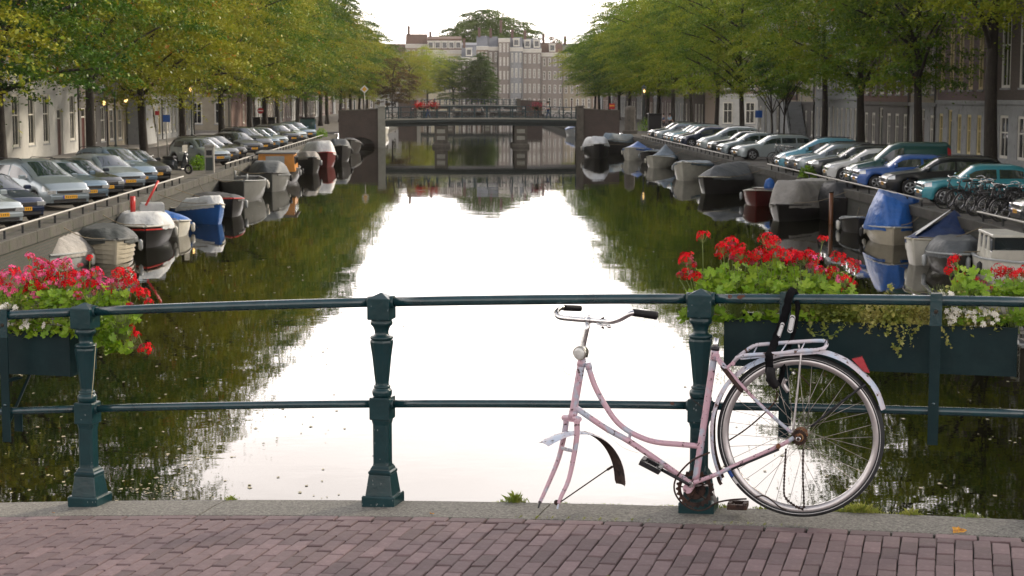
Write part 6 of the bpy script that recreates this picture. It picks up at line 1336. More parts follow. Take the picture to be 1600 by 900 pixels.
def ex_h(t, L, Bm, Hs, Hb, sh):
    # orange cabin with framed windows and a flat grey roof
    w = Bm * 0.44; x0, x1 = -L * 0.12, L * 0.42; zt = Hs + 0.98
    part(t, 'cabin_wall', BP['orange'], lambda b: b.loft([[(x, y, z) for y, z in ((-w, Hs - 0.05), (w, Hs - 0.05), (w * 0.93, zt), (-w * 0.93, zt))] for x in (x0, x1)], True, (True, True), 0, False))
    part(t, 'cabin_roof', BP['steel'], lambda b: b.box(x0 - 0.15, -w - 0.1, zt, x1 + 0.15, w + 0.1, zt + 0.07, 0, bev=0.02))
    for i in range(3):
        xa = lerp(x0, x1, (i + 0.2) / 3); xb = lerp(x0, x1, (i + 0.8) / 3)
        for s in (1, -1):
            part(t, 'cabin_window', m_cglass, lambda b: b.box(xa, min(s * w * 0.93, s * (w + 0.012)), Hs + 0.35, xb, max(s * w * 0.93, s * (w + 0.012)), Hs + 0.82, 0))
    part(t, 'front_window', BP['palegrey'], lambda b: b.box(x1 - 0.01, -w * 0.55, Hs + 0.36, x1 + 0.02, w * 0.45, Hs + 0.84, 0)); part(t, 'cabin_door', BP['orange'], lambda b: b.box(x1 + 0.003, w * 0.5, Hs + 0.1, x1 + 0.03, w * 0.85, Hs + 0.92, 0, bev=0.005))
b_ = at_wall(-1, 442, 290, 2.3, 8.0); boat('wooden boat with a bright orange cabin and framed windows', (b_[0] - 0.6, b_[1]), dn_ + 0.05, 8.0, 2.4, 0.8, 1.0, 'dark', 'dark', None, None, gLb, extra=ex_h, inner='dark')
b_ = at_wall(-1, 470, 272, 2.0, 6.0); boat('small boat under a pale beige sheet right of the orange cabin', (b_[0] - 0.1, b_[1]), dn_ + 0.3, 5.5, 2.0, 0.8, 1.1, 'black', 'palegrey', 'hump', 'beige', gLb, chh=0.4, cs=(0.3, 0.95))
b_ = at_wall(-1, 496, 262, 2.1, 6.0); boat('boat with a white canopy and a red waterline stripe, furthest light one on the left', (b_[0] - 0.1, b_[1]), dn_ + 0.25, 6.0, 2.2, 0.8, 1.1, 'maroon', 'red', 'hump', 'white', gLb, chh=0.85, cs=(0.25, 0.9))
b_ = at_wall(-1, 524, 254, 2.2, 7.0); boat('dark covered boat moored just before the left brick wing wall', (b_[0] - 0.2, b_[1]), dn_ + 0.2, 6.5, 2.2, 0.9, 1.3, 'black', 'palegrey', 'hump', 'slate', gLb, chh=0.6, cs=(0.1, 0.9))
b_ = at_wall(-1, 543, 240, 2.2, 7.0); boat('long black boat half under the left end of the far bridge', (b_[0] - 0.1, b_[1]), dn_ + 0.1, 6.5, 2.2, 0.8, 1.2, 'dark', 'dark', 'flat', 'black', gLb, chh=0.5)
# right side
def ex_a(t, L, Bm, Hs, Hb, sh): windscreen(0.1, 0.5, t, Bm, Hs + 0.15)
b_ = at_wall(1, 936, 248, 2.2, 6.0); boat('black boat with a white hard top at the foot of the right wing wall', (b_[0], b_[1]), dn_, 6.0, 2.1, 0.95, 1.2, 'black', 'white', 'hump', 'white', gRb, chh=0.62, cs=(0.1, 0.92))
b_ = at_wall(1, 972, 240, 2.0, 6.0); boat('pale blue grey covered boat between the white topped boat and the quay', (b_[0], b_[1] + 1), dn_ - 0.5, 5.5, 2.0, 0.9, 1.2, 'dark', 'palegrey', 'hump', 'bluegrey', gRb, chh=0.6)
b_ = at_wall(1, 996, 251, 1.9, 5.0); boat('small white boat with a bright blue cover near the right wing wall', (b_[0] + 0.2, b_[1]), dn_ - 0.35, 4.8, 2.0, 0.75, 1.0, 'white', 'white', 'peak', 'blue', gRb, chh=0.65, cs=(0.15, 0.9))
b_ = at_wall(1, 1016, 255, 1.9, 5.0); boat('dark blue open boat with red seats next to the bright blue cover', (b_[0] + 0.5, b_[1]), dn_ - 0.25, 4.8, 1.9, 0.65, 0.9, 'dark', 'palegrey', 'flat', 'bluegrey', gRb, chh=0.35, cs=(0.1, 0.6), inner='red')
b_ = at_wall(1, 1034, 263, 1.8, 4.5); boat('white rowing boat with a grey canopy leaning towards the quay', (b_[0] + 0.2, b_[1]), dn_ - 0.35, 4.5, 1.9, 0.65, 0.85, 'white', 'white', 'peak', 'bluegrey', gRb, chh=0.9, cs=(0.0, 0.5))
def ex_e(t, L, Bm, Hs, Hb, sh): part(t, 'fore_deck', BP['palegrey'], lambda b: b.loft([[(q[0] * 0.99, q[1] * 0.93, q[2] + 0.03), (0.5 * (p[0] + q[0]), 0, p[2] + 0.13), (p[0] * 0.99, p[1] * 0.93, p[2] + 0.03)] for p, q in [sh(lerp(0.5, 0.97, i / 8)) for i in range(9)]], False, (False, False), 0, True))
b_ = at_wall(1, 1085, 283, 2.3, 6.5); boat('white sloop with a low grey deck cover in front of the silver cars', (b_[0] + 0.45, b_[1]), dn_ - 0.35, 6.2, 2.3, 0.85, 1.1, 'white', 'white', 'flat', 'bluegrey', gRb, chh=0.28, cs=(0.05, 0.93), extra=ex_e)
def ex_g(t, L, Bm, Hs, Hb, sh): part(t, 'mooring_post', BP['wood'], lambda b: b.tube([(-L * 0.1, -Bm * 0.55, -0.5), (-L * 0.1, -Bm * 0.55, Hs + 0.9)], 0.08, 8))
b_ = at_wall(1, 1135, 305, 2.6, 7.5); boat('large sloop under a broad slate grey tent cover', (b_[0] + 0.95, b_[1] + 0.3), dn_ - 0.55, 7.0, 2.7, 0.7, 0.9, 'dark', 'cream', 'ridge', 'slate', gRb, chh=0.75)
def ex_hh(t, L, Bm, Hs, Hb, sh): part(t, 'engine_hood', TP['blue'], lambda b: b.lathe([(0.22, Hs), (0.28, Hs + 0.25), (0.2, Hs + 0.55), (0.04, Hs + 0.65)], 10, (0.4, 0.3, 0)))
b_ = at_wall(1, 1190, 322, 1.9, 6.0); boat('low maroon boat with a blue hooded engine beside the grey tented boat', (b_[0] + 0.55, b_[1] - 0.5), dn_ - 0.3, 5.5, 1.9, 0.55, 0.75, 'maroon', 'white', None, None, gRb, inner='maroon', extra=ex_hh)
b_ = at_wall(1, 1262, 348, 2.6, 8.0); boat('long dark wooden boat under a beige grey house shaped tarpaulin', (b_[0] + 0.75, b_[1] - 0.2), dn_ - 0.5, 7.2, 2.5, 0.5, 0.7, 'dark', 'dark', 'hump', 'beige', gRb, chh=0.95, inner='dark')
b_ = at_wall(1, 1318, 350, 2.2, 6.0); boat('black tarpaulined stern close to the wall beside the beige tented boat', (b_[0] + 0.5, b_[1] + 0.2), dn_ - 0.1, 5.0, 2.0, 0.8, 1.0, 'black', 'dark', 'hump', 'black', gRb, chh=0.6)
b_ = at_wall(1, 1343, 366, 1.3, 3.0); boat('small dark dinghy with a white rim squeezed beside the big blue tarpaulin', (b_[0] + 0.3, b_[1] + 0.2), dn_ - 0.2, 2.6, 1.3, 0.42, 0.6, 'dark', 'palegrey', None, None, gRb, inner='dark')
b_ = at_wall(1, 1392, 385, 2.1, 6.0); boat('white boat wrapped in a large creased bright blue tarpaulin', (b_[0] + 0.95, b_[1] - 0.1), dn_ - 0.30, 5.2, 2.3, 0.5, 0.62, 'cream', 'white', 'wrap', 'blue', gRb, chh=1.3, cs=(0.02, 0.96))
def ex_l(t, L, Bm, Hs, Hb, sh):
    part(t, 'white_flap', TP['white'], lambda b: b.add([(L * 0.46, -0.1, Hb + 0.10), (L * 0.05, -Bm * 0.52, Hs + 0.1), (-L * 0.12, -0.03, Hs + 0.93), (L * 0.30, -0.03, Hb + 0.32)], [(0, 1, 2, 3)]))
    part(t, 'outboard_motor', TP['blue'], lambda b: (b.box(-L / 2 - 0.40, 0.1, Hs + 0.0, -L / 2 - 0.06, 0.45, Hs + 0.42, 0, bev=0.07), b.box(-L / 2 - 0.28, 0.2, -0.3, -L / 2 - 0.12, 0.34, Hs, 0)))
    part(t, 'hatch', BP['steel'], lambda b: b.box(-L / 2 - 0.012, -0.55, 0.12, -L / 2 + 0.02, -0.35, 0.42, 0))
b_ = at_wall(1, 1462, 417, 2.1, 5.0); boat('white boat with a navy pyramid cover and a blue wrapped outboard motor', (b_[0] + 0.85, b_[1] - 0.5), pi + 0.85, 4.0, 2.0, 0.68, 0.8, 'white', 'cream', 'peak', 'navy', gRb, chh=0.82, cs=(0.02, 0.92), stern=0.95, extra=ex_l)
b_ = at_wall(1, 1525, 432, 1.7, 4.5); boat('low dark covered dinghy between the navy pyramid cover and the white cabin boat', (b_[0] + 0.05, b_[1]), dn_ - 0.25, 4.4, 1.7, 0.5, 0.62, 'dark', 'palegrey', 'hump', 'slate', gRb, chh=0.35)
def ex_n(t, L, Bm, Hs, Hb, sh):
    w = Bm * 0.40; x0, x1 = -L * 0.2, L * 0.18; zt = Hs + 0.66
    for s in (1, -1):
        for i in range(3):
            xa = lerp(x0, x1, i / 3); part(t, 'cabin_post', BP['white'], lambda b: b.tube([(xa, s * w, Hs), (xa + 0.02, s * w * 0.94, zt)], (0.05, 0.05), 4, sm=False)); part(t, 'cabin_window', m_cglass, lambda b: b.box(xa + 0.08, min(s * w * 0.95, s * w * 0.97), Hs + 0.25, xa + (x1 - x0) / 3 - 0.06, max(s * w * 0.95, s * w * 0.97), zt - 0.07, 0))
        part(t, 'cabin_side', BP['white'], lambda b: b.box(x0, min(s * w * 0.96, s * w * 1.0), Hs - 0.05, x1, max(s * w * 0.96, s * w), Hs + 0.25, 0))
    part(t, 'cabin_front', BP['white'], lambda b: b.box(x1 - 0.05, -w * 0.96, Hs, x1, w * 0.96, Hs + 0.3, 0)); part(t, 'windscreen', m_cglass, lambda b: b.box(x1 - 0.04, -w * 0.9, Hs + 0.3, x1 - 0.02, w * 0.9, zt, 0)); part(t, 'cabin_roof', BP['white'], lambda b: b.box(x0 - 0.1, -w, zt, x1 + 0.12, w, zt + 0.07, 0, bev=0.02))
b_ = at_wall(1, 1580, 456, 2.0, 5.5); boat('white motor boat with a small windowed cabin at the right edge of the frame', (b_[0] + 0.95, b_[1]), dn_ - 0.12, 5.2, 2.0, 0.62, 0.75, 'white', 'palegrey', None, None, gRb, extra=ex_n)
p = at_z(1298, 350, 0.0); t = thing('mooring_post', 'orange brown wooden mooring post beside the beige grey tarpaulined boat', 'post', (p.x, p.y, 0)); part(t, 'post_shaft', BP['wood'], lambda b: b.tube([(0, 0, -1), (0, 0, 1.25)], 0.09, 8)); part(t, 'post_cap', m_iron, lambda b: b.tube([(0, 0, 1.252), (0, 0, 1.30)], 0.11, 8))
# boats beyond the far bridge
for (x, y, lab, col, cov, cc) in ((-10.4, 205, 'blue and white boat seen under the left arch of the far bridge', 'white', 'hump', 'blue'), (-10.3, 222, 'white covered boat further on under the left opening of the far bridge', 'white', 'hump', 'white'), (14.2, 200, 'boat with a maroon cover seen under the right opening of the far bridge', 'white', 'hump', 'bluegrey'), (14.1, 216, 'pale blue covered boat beyond the right opening of the far bridge', 'palegrey', 'flat', 'blue')):
    boat(lab, (x, y), dn_, 6, 2.1, 0.8, 1.1, col, 'white', cov, cc, 'boats moored beyond the far bridge', chh=0.6)
# ================================================================== FLOWERS IN THE BOXES
m_gleaf = leafmat('geranium leaf', [(0.06, 0.16, 0.008), (0.12, 0.26, 0.012), (0.20, 0.36, 0.016), (0.30, 0.42, 0.03)], 9, trans=0.35, fine=60, rnd=0.12)
m_gstem = mat('geranium stem', (0.16, 0.22, 0.05), 0.6, scale=20); m_dry = leafmat('dry trailing leaves', [(0.14, 0.20, 0.03), (0.28, 0.32, 0.06), (0.48, 0.44, 0.14)], 12, trans=0.3, fine=60)
m_redp = mat('red petal', (0.55, 0.004, 0.012), 0.8, spec=0.1, var=0.35, scale=40, rnd=0.15); m_pinkp = mat('pink petal', (0.66, 0.045, 0.16), 0.8, spec=0.1, var=0.35, scale=40, col2=(0.75, 0.18, 0.34), c2=(0.45, 0.6), rnd=0.12)
m_dkredp = mat('faded petal', (0.30, 0.01, 0.035), 0.6, var=0.35, scale=40); m_whp = mat('white petal', (0.75, 0.72, 0.62), 0.6, var=0.1, scale=40)
def leaf_mesh(seed):
    r_ = random.Random(seed); b = MB(); n = 21; lob = 7; vs = [(0, 0, 0.0)]
    for i in range(n):
        a = 0.35 + (2 * pi - 0.7) * i / (n - 1); rr = 1 + 0.17 * cos(lob * a) + 0.06 * cos(21 * a) + r_.uniform(-0.03, 0.03); mid = 0.55 * rr
        vs.append((mid * cos(a), mid * sin(a), 0.10 + 0.03 * cos(lob * a))); vs.append((rr * cos(a), rr * sin(a), 0.20 + 0.16 * cos(lob * a) - 0.22 * r_.random()))
    fs = []
    for i in range(n - 1): a_ = 1 + 2 * i; fs += [(0, a_, a_ + 2), (a_, a_ + 1, a_ + 3, a_ + 2)]
    b.add(vs, fs, 0, True); me = bpy.data.meshes.new('leaf'); me.from_pydata(b.v, [], b.f); me.polygons.foreach_set('use_smooth', b.s); me.materials.append(m_gleaf); return me
GLF = [leaf_mesh(i) for i in range(5)]
def floret(b, c, nrm, r, mi, r_):
    nrm = nrm.normalized(); e1 = nrm.orthogonal().normalized(); e2 = nrm.cross(e1); ph = r_.uniform(0, 6)
    for k_ in range(5):
        a = ph + 2 * pi * k_ / 5; d = e1 * cos(a) + e2 * sin(a); s = nrm.cross(d); w = r * 0.30
        vs = [c, c + d * r * 0.55 + s * w + nrm * r * 0.15, c + d * r + s * w * 0.55 + nrm * r * 0.05, c + d * r - s * w * 0.55 + nrm * r * 0.02, c + d * r * 0.55 - s * w + nrm * r * 0.15]
        b.add(vs, [(0, 1, 2, 3, 4)], mi)
def head_mesh(seed, mats_, nf=14, R_=0.033, fr=0.0130, pick=None):
    r_ = random.Random(seed); b = MB()
    for i in range(nf):
        z = 1 - 1.25 * (i + 0.5) / nf; a = i * 2.399; q = sqrt(max(0, 1 - z * z)); v = Vector((q * cos(a), q * sin(a), z)); c = v * R_ * r_.uniform(0.75, 1.12); c.z *= 0.8
        mi = (pick(r_) if pick else 0); floret(b, c, v + Vector((r_.uniform(-.35, .35), r_.uniform(-.35, .35), r_.uniform(-.2, .3))), fr * r_.uniform(0.8, 1.15), mi, r_)
        b.tube([(0, 0, -R_ * 0.9), tuple(c)], 0.0009, 3, mi=len(mats_) - 1, sm=False)
    me = bpy.data.meshes.new('flower_head'); me.from_pydata(b.v, [], b.f)
    for m in mats_: me.materials.append(m)
    me.polygons.foreach_set('material_index', b.m); return me
HD = {'r': [head_mesh(i, [m_redp, m_dkredp, m_gstem], pick=lambda r_: 1 if r_.random() < 0.12 else 0) for i in range(4)], 'p': [head_mesh(10 + i, [m_pinkp, m_redp, m_gstem], 15, 0.036, pick=lambda r_: 1 if r_.random() < 0.15 else 0) for i in range(4)],
      'm': [head_mesh(20 + i, [m_redp, m_pinkp, m_gstem], 15, 0.037, pick=lambda r_: 1 if r_.random() < 0.5 else 0) for i in range(3)], 'd': [head_mesh(30 + i, [m_dkredp, m_redp, m_gstem], 13, 0.026, 0.011, pick=lambda r_: 1 if r_.random() < 0.3 else 0) for i in range(2)]}
def geranium(label, upx, box, heads, zones, nleaf, group):
    """heads: (px,py,kind[,scale[,off]]); zones: (px0,py0,px1,py1,off0,off1) leaf regions"""
    zs = box[2] - 0.035; u0, _ = R(upx, 480, -0.22); base = B(u0, -0.22, zs); t = thing('geranium', label, 'plant', base, 0, group); st = MB()
    def W(px, py, off): u, z = R(px, py, off); return B(u, off, z)
    for i in range(int(nleaf * 1.5)):
        zn = random.choices(zones, [z[6] if len(z) > 6 else 1 for z in zones])[0]
        px, py, off = random.uniform(zn[0], zn[2]), random.uniform(zn[1], zn[3]), random.uniform(zn[4], zn[5]); p = W(px, py, off)
        o = link('leaf', random.choice(GLF), t); s = random.uniform(0.012, 0.026)
        nrm = Vector((random.gauss(0, 0.45), -0.55 + random.gauss(0, 0.4), 0.75 + random.gauss(0, 0.3))); o.location = p - base; o.rotation_mode = 'QUATERNION'
        q = nrm.to_track_quat('Z', 'Y'); o.rotation_quaternion = q @ Matrix.Rotation(random.uniform(0, 6.28), 3, 'Z').to_quaternion(); o.scale = (s, s, s)
        if random.random() < 0.6:
            r0 = B(u0 + random.uniform(-0.03, 0.03), -0.22, zs) - base; e = p - base; mid = r0.lerp(e, 0.6) + Vector((0, 0, 0.03)); st.tube(smooth_path([r0, mid, e], 3), 0.0013, 4)
    for h in heads:
        px, py, kd = h[:3]; s = h[3] if len(h) > 3 else 1.0; off = h[4] if len(h) > 4 else random.uniform(-0.30, -0.12); p = W(px, py, off)
        o = link('flower_head', random.choice(HD[kd]), t, p - base); o.rotation_euler = (random.gauss(0, 0.3) + 0.25, random.gauss(0, 0.3), random.uniform(0, 6)); o.scale = (s * 0.94,) * 3
        r0 = B(u0 + (px - upx) * 0.0006, (off - 0.22) / 2, zs) - base; e = p - base + Vector((0, 0, -0.028 * s)); mid = r0.lerp(e, 0.5) + Vector((0, 0, 0.02 if py < 480 else 0.06)); st.tube(smooth_path([r0, mid, e], 4), 0.0016, 5)
    st.build('stems', [m_gstem], t)
    # small inner leaves nobody could count
    V = []; 
    for i in range(int(nleaf * 2.5)):
        zn = random.choice(zones); p = W(random.uniform(zn[0], zn[2]), random.uniform(min(zn[1] + 12, zn[3]), zn[3]), random.uniform(min(zn[4], zn[5]) - 0.03, max(zn[4], zn[5]) - 0.03)) - base; V.append(tuple(p))
    o = link('inner_foliage', quads('inner_foliage', leaf_quads(np.array(V), 0.034, 0.5, 0.85), m_gleaf), t); o['kind'] = 'stuff'
    return t
gG = 'geraniums in the planters on the railing'
Z1 = lambda x0, x1, top=408: [(x0, top + 8, x1, 462, -0.34, -0.12, 3), (x0, 440, x1, 466, -0.2, -0.06, 2), (x0, 484, x1, 500, -0.12, -0.03, 0.8)]
geranium('red geranium at the left end of the long planter, beside the iron post', 1100, BR, [(1098, 370, 'r'), (1073, 404, 'r', 1.1), (1080, 414, 'd'), (1072, 427, 'r'), (1086, 432, 'r'), (1062, 430, 'd', 0.7)], [(1088, 420, 1125, 462, -0.3, -0.1, 3), (1075, 445, 1110, 466, -0.25, -0.1), (1085, 484, 1130, 500, -0.16, -0.05, 1.5), (1064, 478, 1085, 500, -0.2, -0.1, 0.8)], 36, gG)
geranium('red geranium with a broad cluster of heads, second from the left in the long planter', 1150, BR, [(1130, 387, 'r'), (1143, 380, 'r', 1.1), (1138, 393, 'r', 1.1), (1154, 396, 'r', 1.1), (1126, 397, 'r', .8), (1148, 404, 'd'), (1166, 403, 'r', 1.1), (1158, 388, 'r', .8), (1178, 412, 'd')], Z1(1118, 1172, 405), 50, gG)
geranium('red geranium directly behind the black strap on the long planter', 1198, BR, [(1198, 375, 'r', 1.1), (1209, 379, 'r'), (1204, 388, 'r', 1.1), (1190, 396, 'r', 1.1), (1214, 396, 'r', 1.1), (1182, 399, 'r'), (1226, 399, 'r', 1.1), (1200, 405, 'r'), (1218, 408, 'd')], Z1(1170, 1222, 402), 50, gG)
geranium('red geranium just right of the black strap with one tall single bloom', 1250, BR, [(1240, 399, 'r', 1.1), (1251, 404, 'm', 1.1), (1262, 399, 'r', 1.1), (1272, 405, 'm'), (1285, 374, 'r', .7), (1236, 410, 'd'), (1282, 424, 'm', .8), (1268, 416, 'd')], Z1(1220, 1278, 410), 46, gG)
geranium('red geranium with faded dark heads at the right end of the bright green clump', 1305, BR, [(1308, 402, 'r'), (1300, 423, 'r', .9), (1326, 413, 'r'), (1337, 421, 'd'), (1340, 411, 'd', .7), (1318, 438, 'm', 1.0), (1330, 446, 'd', 1.1), (1311, 452, 'd'), (1296, 436, 'd', .7)], [(1276, 418, 1322, 464, -0.34, -0.12, 3), (1290, 446, 1338, 466, -0.2, -0.06, 2)], 38, gG)
geranium('red geranium just right of the flat iron bar clamp', 1510, BR, [(1490, 407, 'r', 1.0), (1484, 423, 'r'), (1497, 440, 'm', .8), (1504, 430, 'd', .6), (1525, 436, 'd', .6), (1537, 442, 'd', .6)], [(1492, 420, 1548, 462, -0.3, -0.1, 3), (1500, 445, 1570, 466, -0.2, -0.06, 2), (1490, 484, 1560, 504, -0.16, -0.06, 1)], 42, gG)
geranium('red geranium at the right edge of the frame', 1585, BR, [(1561, 423, 'r', 1.1), (1577, 427, 'r', 1.0), (1591, 431, 'r'), (1602, 424, 'r'), (1551, 453, 'm', .7), (1570, 441, 'd', .6)], [(1555, 438, 1605, 464, -0.3, -0.1, 3), (1545, 484, 1600, 506, -0.16, -0.06, 1.5)], 40, gG)
ZL = lambda x0, x1: [(x0, 442, x1, 470, -0.34, -0.12, 3), (x0, 455, x1, 484, -0.2, -0.06, 2), (x0, 498, x1, 525, -0.12, -0.03, 1.2)]
geranium('pink geranium at the left edge of the frame', 18, BL, [(12, 430, 'p', 1.1), (27, 441, 'p', 1.1), (38, 433, 'p'), (6, 450, 'p', 1.1), (22, 424, 'm'), (3, 437, 'm'), (47, 401, 'p', .75), (44, 420, 'p', .6), (18, 455, 'p')], [(0, 450, 40, 480, -0.34, -0.1, 3), (4, 500, 40, 520, -0.14, -0.05, 1)], 36, gG)
geranium('mixed red and pink geranium second from the left edge', 62, BL, [(62, 411, 'p', 1.1), (75, 417, 'p', 1.1), (68, 431, 'p', 1.1), (52, 446, 'r', 1.2), (64, 452, 'r', 1.1), (44, 455, 'r'), (80, 441, 'm', 1.1), (57, 428, 'm'), (44, 436, 'p'), (55, 462, 'p', .7)], ZL(35, 85), 44, gG)
geranium('mixed red and pink geranium left of the first iron post', 105, BL, [(92, 414, 'p', 1.1), (103, 420, 'm', 1.1), (98, 434, 'r', 1.2), (109, 444, 'r', 1.1), (118, 437, 'p', 1.1), (90, 447, 'p'), (82, 430, 'm'), (112, 429, 'r'), (122, 462, 'p', .8), (105, 408, 'p', .7)], ZL(80, 125), 44, gG)
geranium('pink geranium behind the cap of the first iron post', 148, BL, [(132, 430, 'p', 1.1), (145, 436, 'm', 1.1), (140, 446, 'r', 1.1), (150, 426, 'p'), (160, 440, 'p', 1.1), (128, 446, 'm'), (140, 403, 'r', .6), (125, 415, 'd', .6), (154, 450, 'm'), (146, 458, 'p', .6)], [(122, 448, 172, 482, -0.34, -0.1, 3), (150, 498, 176, 540, -0.3, -0.16, 1.2)], 44, gG)
geranium('red geranium trailing over the right end of the left planter', 192, BL, [(185, 427, 'r', 1.1), (199, 430, 'r', 1.2), (206, 441, 'r', 1.1), (175, 443, 'p'), (214, 455, 'r', 1.1), (226, 460, 'r'), (232, 473, 'r', .8), (190, 445, 'm'), (172, 458, 'm', .9), (198, 462, 'd', .8), (205, 512, 'r', .7, -0.26), (209, 526, 'r', 1.0, -0.26), (228, 545, 'r', 1.1, -0.26), (203, 477, 'd', .7)],
         [(165, 455, 200, 484, -0.34, -0.14, 2), (150, 494, 205, 520, -0.32, -0.18, 3), (165, 515, 205, 552, -0.3, -0.2, 2.2), (195, 490, 222, 500, -0.3, -0.2, 0.6)], 58, gG)
geranium('red geranium further left in the left planter, outside the frame', -60, BL, [(-40, 428, 'r'), (-70, 420, 'p'), (-85, 436, 'm'), (-55, 446, 'r')], ZL(-100, -15), 34, gG)
geranium('pink geranium at the far left end of the left planter, outside the frame', -160, BL, [(-140, 430, 'p'), (-170, 424, 'm'), (-185, 440, 'p'), (-150, 448, 'r')], ZL(-200, -100), 34, gG)
# dry, thready trailing plants and small white flowers
def trailer(label, px0, px1, box, tips, py0=470, py1=503, n=900, group='trailing plants in the planters on the railing', white=0, m=None, name='trailing_plant', sz=0.019):
    zs = box[2] - 0.035; u0, _ = R((px0 + px1) / 2, 490, -0.2); base = B(u0, -0.2, zs); t = thing(name, label, 'plant', base, 0, group); st = MB(); V = []
    for i in range(110):
        px = random.uniform(px0, px1); a = B(R(px, 490, -0.2)[0], random.uniform(-0.3, -0.12), zs) - base
        pe, off = px + random.gauss(0, 22), random.uniform(-0.12, -0.04); ye = random.uniform(py0 - 3, py1 + 4); u, z = R(pe, ye, off); e = B(u, off, z) - base
        P = smooth_path([a, a.lerp(e, 0.5) + Vector((0, 0, random.uniform(0.0, 0.04))), e], 4); st.tube(P, 0.0008, 3)
        for q in range(max(1, n // 45)): w_ = random.random(); pp = P[int(w_ * (len(P) - 1))]; V.append(tuple(pp + Vector((random.gauss(0, 0.012), random.gauss(0, 0.012), random.gauss(0, 0.010)))))
    for tip in tips:
        P = smooth_path([B(R(x, y, o)[0], o, R(x, y, o)[1]) - base for x, y, o in tip], 6); st.tube(P, 0.0011, 4)
        for q in P[3:]:
            for _ in range(2): V.append(tuple(q + Vector((random.gauss(0, 0.006), random.gauss(0, 0.005), random.gauss(0, 0.006)))))
    st.build('stems', [m or m_gstem], t); o = link('leaves', quads('leaves', leaf_quads(np.array(V), sz, 0.4, 0.7), m_dry), t); o['kind'] = 'stuff'
    if white:
        for i in range(white):
            px, py, off = random.uniform(px0, px1), random.uniform(py0 + 8, py1), random.uniform(-0.13, -0.05); u, z = R(px, py, off); b = MB(); r_ = random.Random(i)
            for _ in range(3): floret(b, Vector((random.gauss(0, 0.006), random.gauss(0, 0.004), random.gauss(0, 0.006))), Vector((random.gauss(0, .4), -1, 0.6)), 0.0105, 0, r_)
            o = b.build('white_flower', [m_whp], t); o.location = B(u, off, z) - base
    return t
trailer('straw coloured thready plant behind and right of the black strap', 1240, 1335, BR, [[(1262, 492, -0.06), (1268, 505, -0.05), (1266, 520, -0.05), (1300, 524, -0.05), (1318, 508, -0.05)], [(1290, 495, -0.06), (1286, 512, -0.05), (1292, 520, -0.05)]], n=1100)
trailer('dry yellow green plant spilling over the planter left of the flat iron bar', 1335, 1450, BR, [[(1370, 495, -0.07), (1362, 508, -0.05), (1356, 522, -0.05)], [(1400, 495, -0.07), (1402, 515, -0.06), (1406, 535, -0.05), (1402, 556, -0.05)], [(1412, 498, -0.07), (1420, 520, -0.06), (1424, 538, -0.05)], [(1392, 500, -0.07), (1390, 515, -0.06), (1384, 526, -0.05)], [(1430, 495, -0.07), (1436, 505, -0.05), (1428, 520, -0.05)], [(1385, 465, -0.1), (1390, 452, -0.1), (1394, 444, -0.1)], [(1466, 500, -0.06), (1474, 515, -0.04), (1486, 541, -0.03)], [(1408, 500, -0.05), (1412, 528, -0.04), (1400, 545, -0.04), (1398, 540, -0.04)]], n=1500)
trailer('small white flowered plant between the iron bar and the right end of the planter', 1478, 1560, BR, [], py0=476, py1=506, n=300, white=26, sz=0.02)
trailer('small white flowered plant low in the left planter', 8, 75, BL, [], py0=490, py1=516, n=300, white=16, sz=0.02); trailer('small white blooms above the rail at the left edge of the frame', 0, 30, BL, [], py0=466, py1=484, n=80, white=9, sz=0.02)
trailer('single white bloom above the rail by the flat iron bar', 1470, 1490, BR, [], py0=446, py1=462, n=40, white=5, sz=0.02)

# weeds, moss and fallen leaves along the kerb
m_grass = leafmat('kerb grass', [(0.10, 0.17, 0.02), (0.20, 0.26, 0.035), (0.32, 0.33, 0.07)], 30, trans=0.3, fine=90)
def tuft(px, py, wpx, n, h, label):
    u, z = R(px, py, 0.2); 
    off = 0.2 + (0 if py < 806 else 0.0); zz = zb(u)
    # put it where the kerb lies under that pixel
    for o_ in [x * 0.005 for x in range(-16, 90)]:
        uu, q = R(px, py, o_)
        if q <= zb(uu): off = o_; u = uu; break
    t = thing('grass_tuft', label, 'grass', B(u, off, zb(u) - 0.004), 0, 'grass tufts growing along the kerb'); b = MB()
    for i in range(n):
        du = random.gauss(0, wpx * 0.0027 / 2.4); do = random.gauss(0, 0.012); hh = 1.5 * h * random.uniform(0.4, 1.15) * (1 - min(0.6, abs(du) / (wpx * 0.0027) * 0.8)); a = BU * du - BN * do; d = BU * random.gauss(0, 0.4) * hh - BN * random.gauss(0.2, 0.4) * hh; w_ = BU * 0.0016
        b.add([a - w_, a + w_, a + d * 0.5 + Vector((0, 0, hh * 0.75)) + w_ * 0.6, a + d + Vector((0, 0, hh))], [(0, 1, 2, 3)])
    o_ = b.build('blades', [m_grass], t); o_['kind'] = 'stuff'; return t
tuft(805, 793, 22, 150, 0.035, 'thickest grass tuft on the kerb left of the bicycle fork'); tuft(790, 803, 26, 60, 0.010, 'low moss patch in front of the tuft left of the bicycle fork'); tuft(361, 782, 16, 70, 0.02, 'small tuft in the kerb joint between the first two posts')
tuft(1345, 806, 46, 260, 0.032, 'wide patch of grass on the kerb right of the bicycle wheel'); tuft(1315, 809, 40, 100, 0.015, 'short grass under the right side of the bicycle tyre'); tuft(1422, 815, 22, 100, 0.022, 'tuft halfway between the bicycle wheel and the right edge'); tuft(1517, 821, 28, 120, 0.016, 'flat tuft below the fallen yellow leaf')
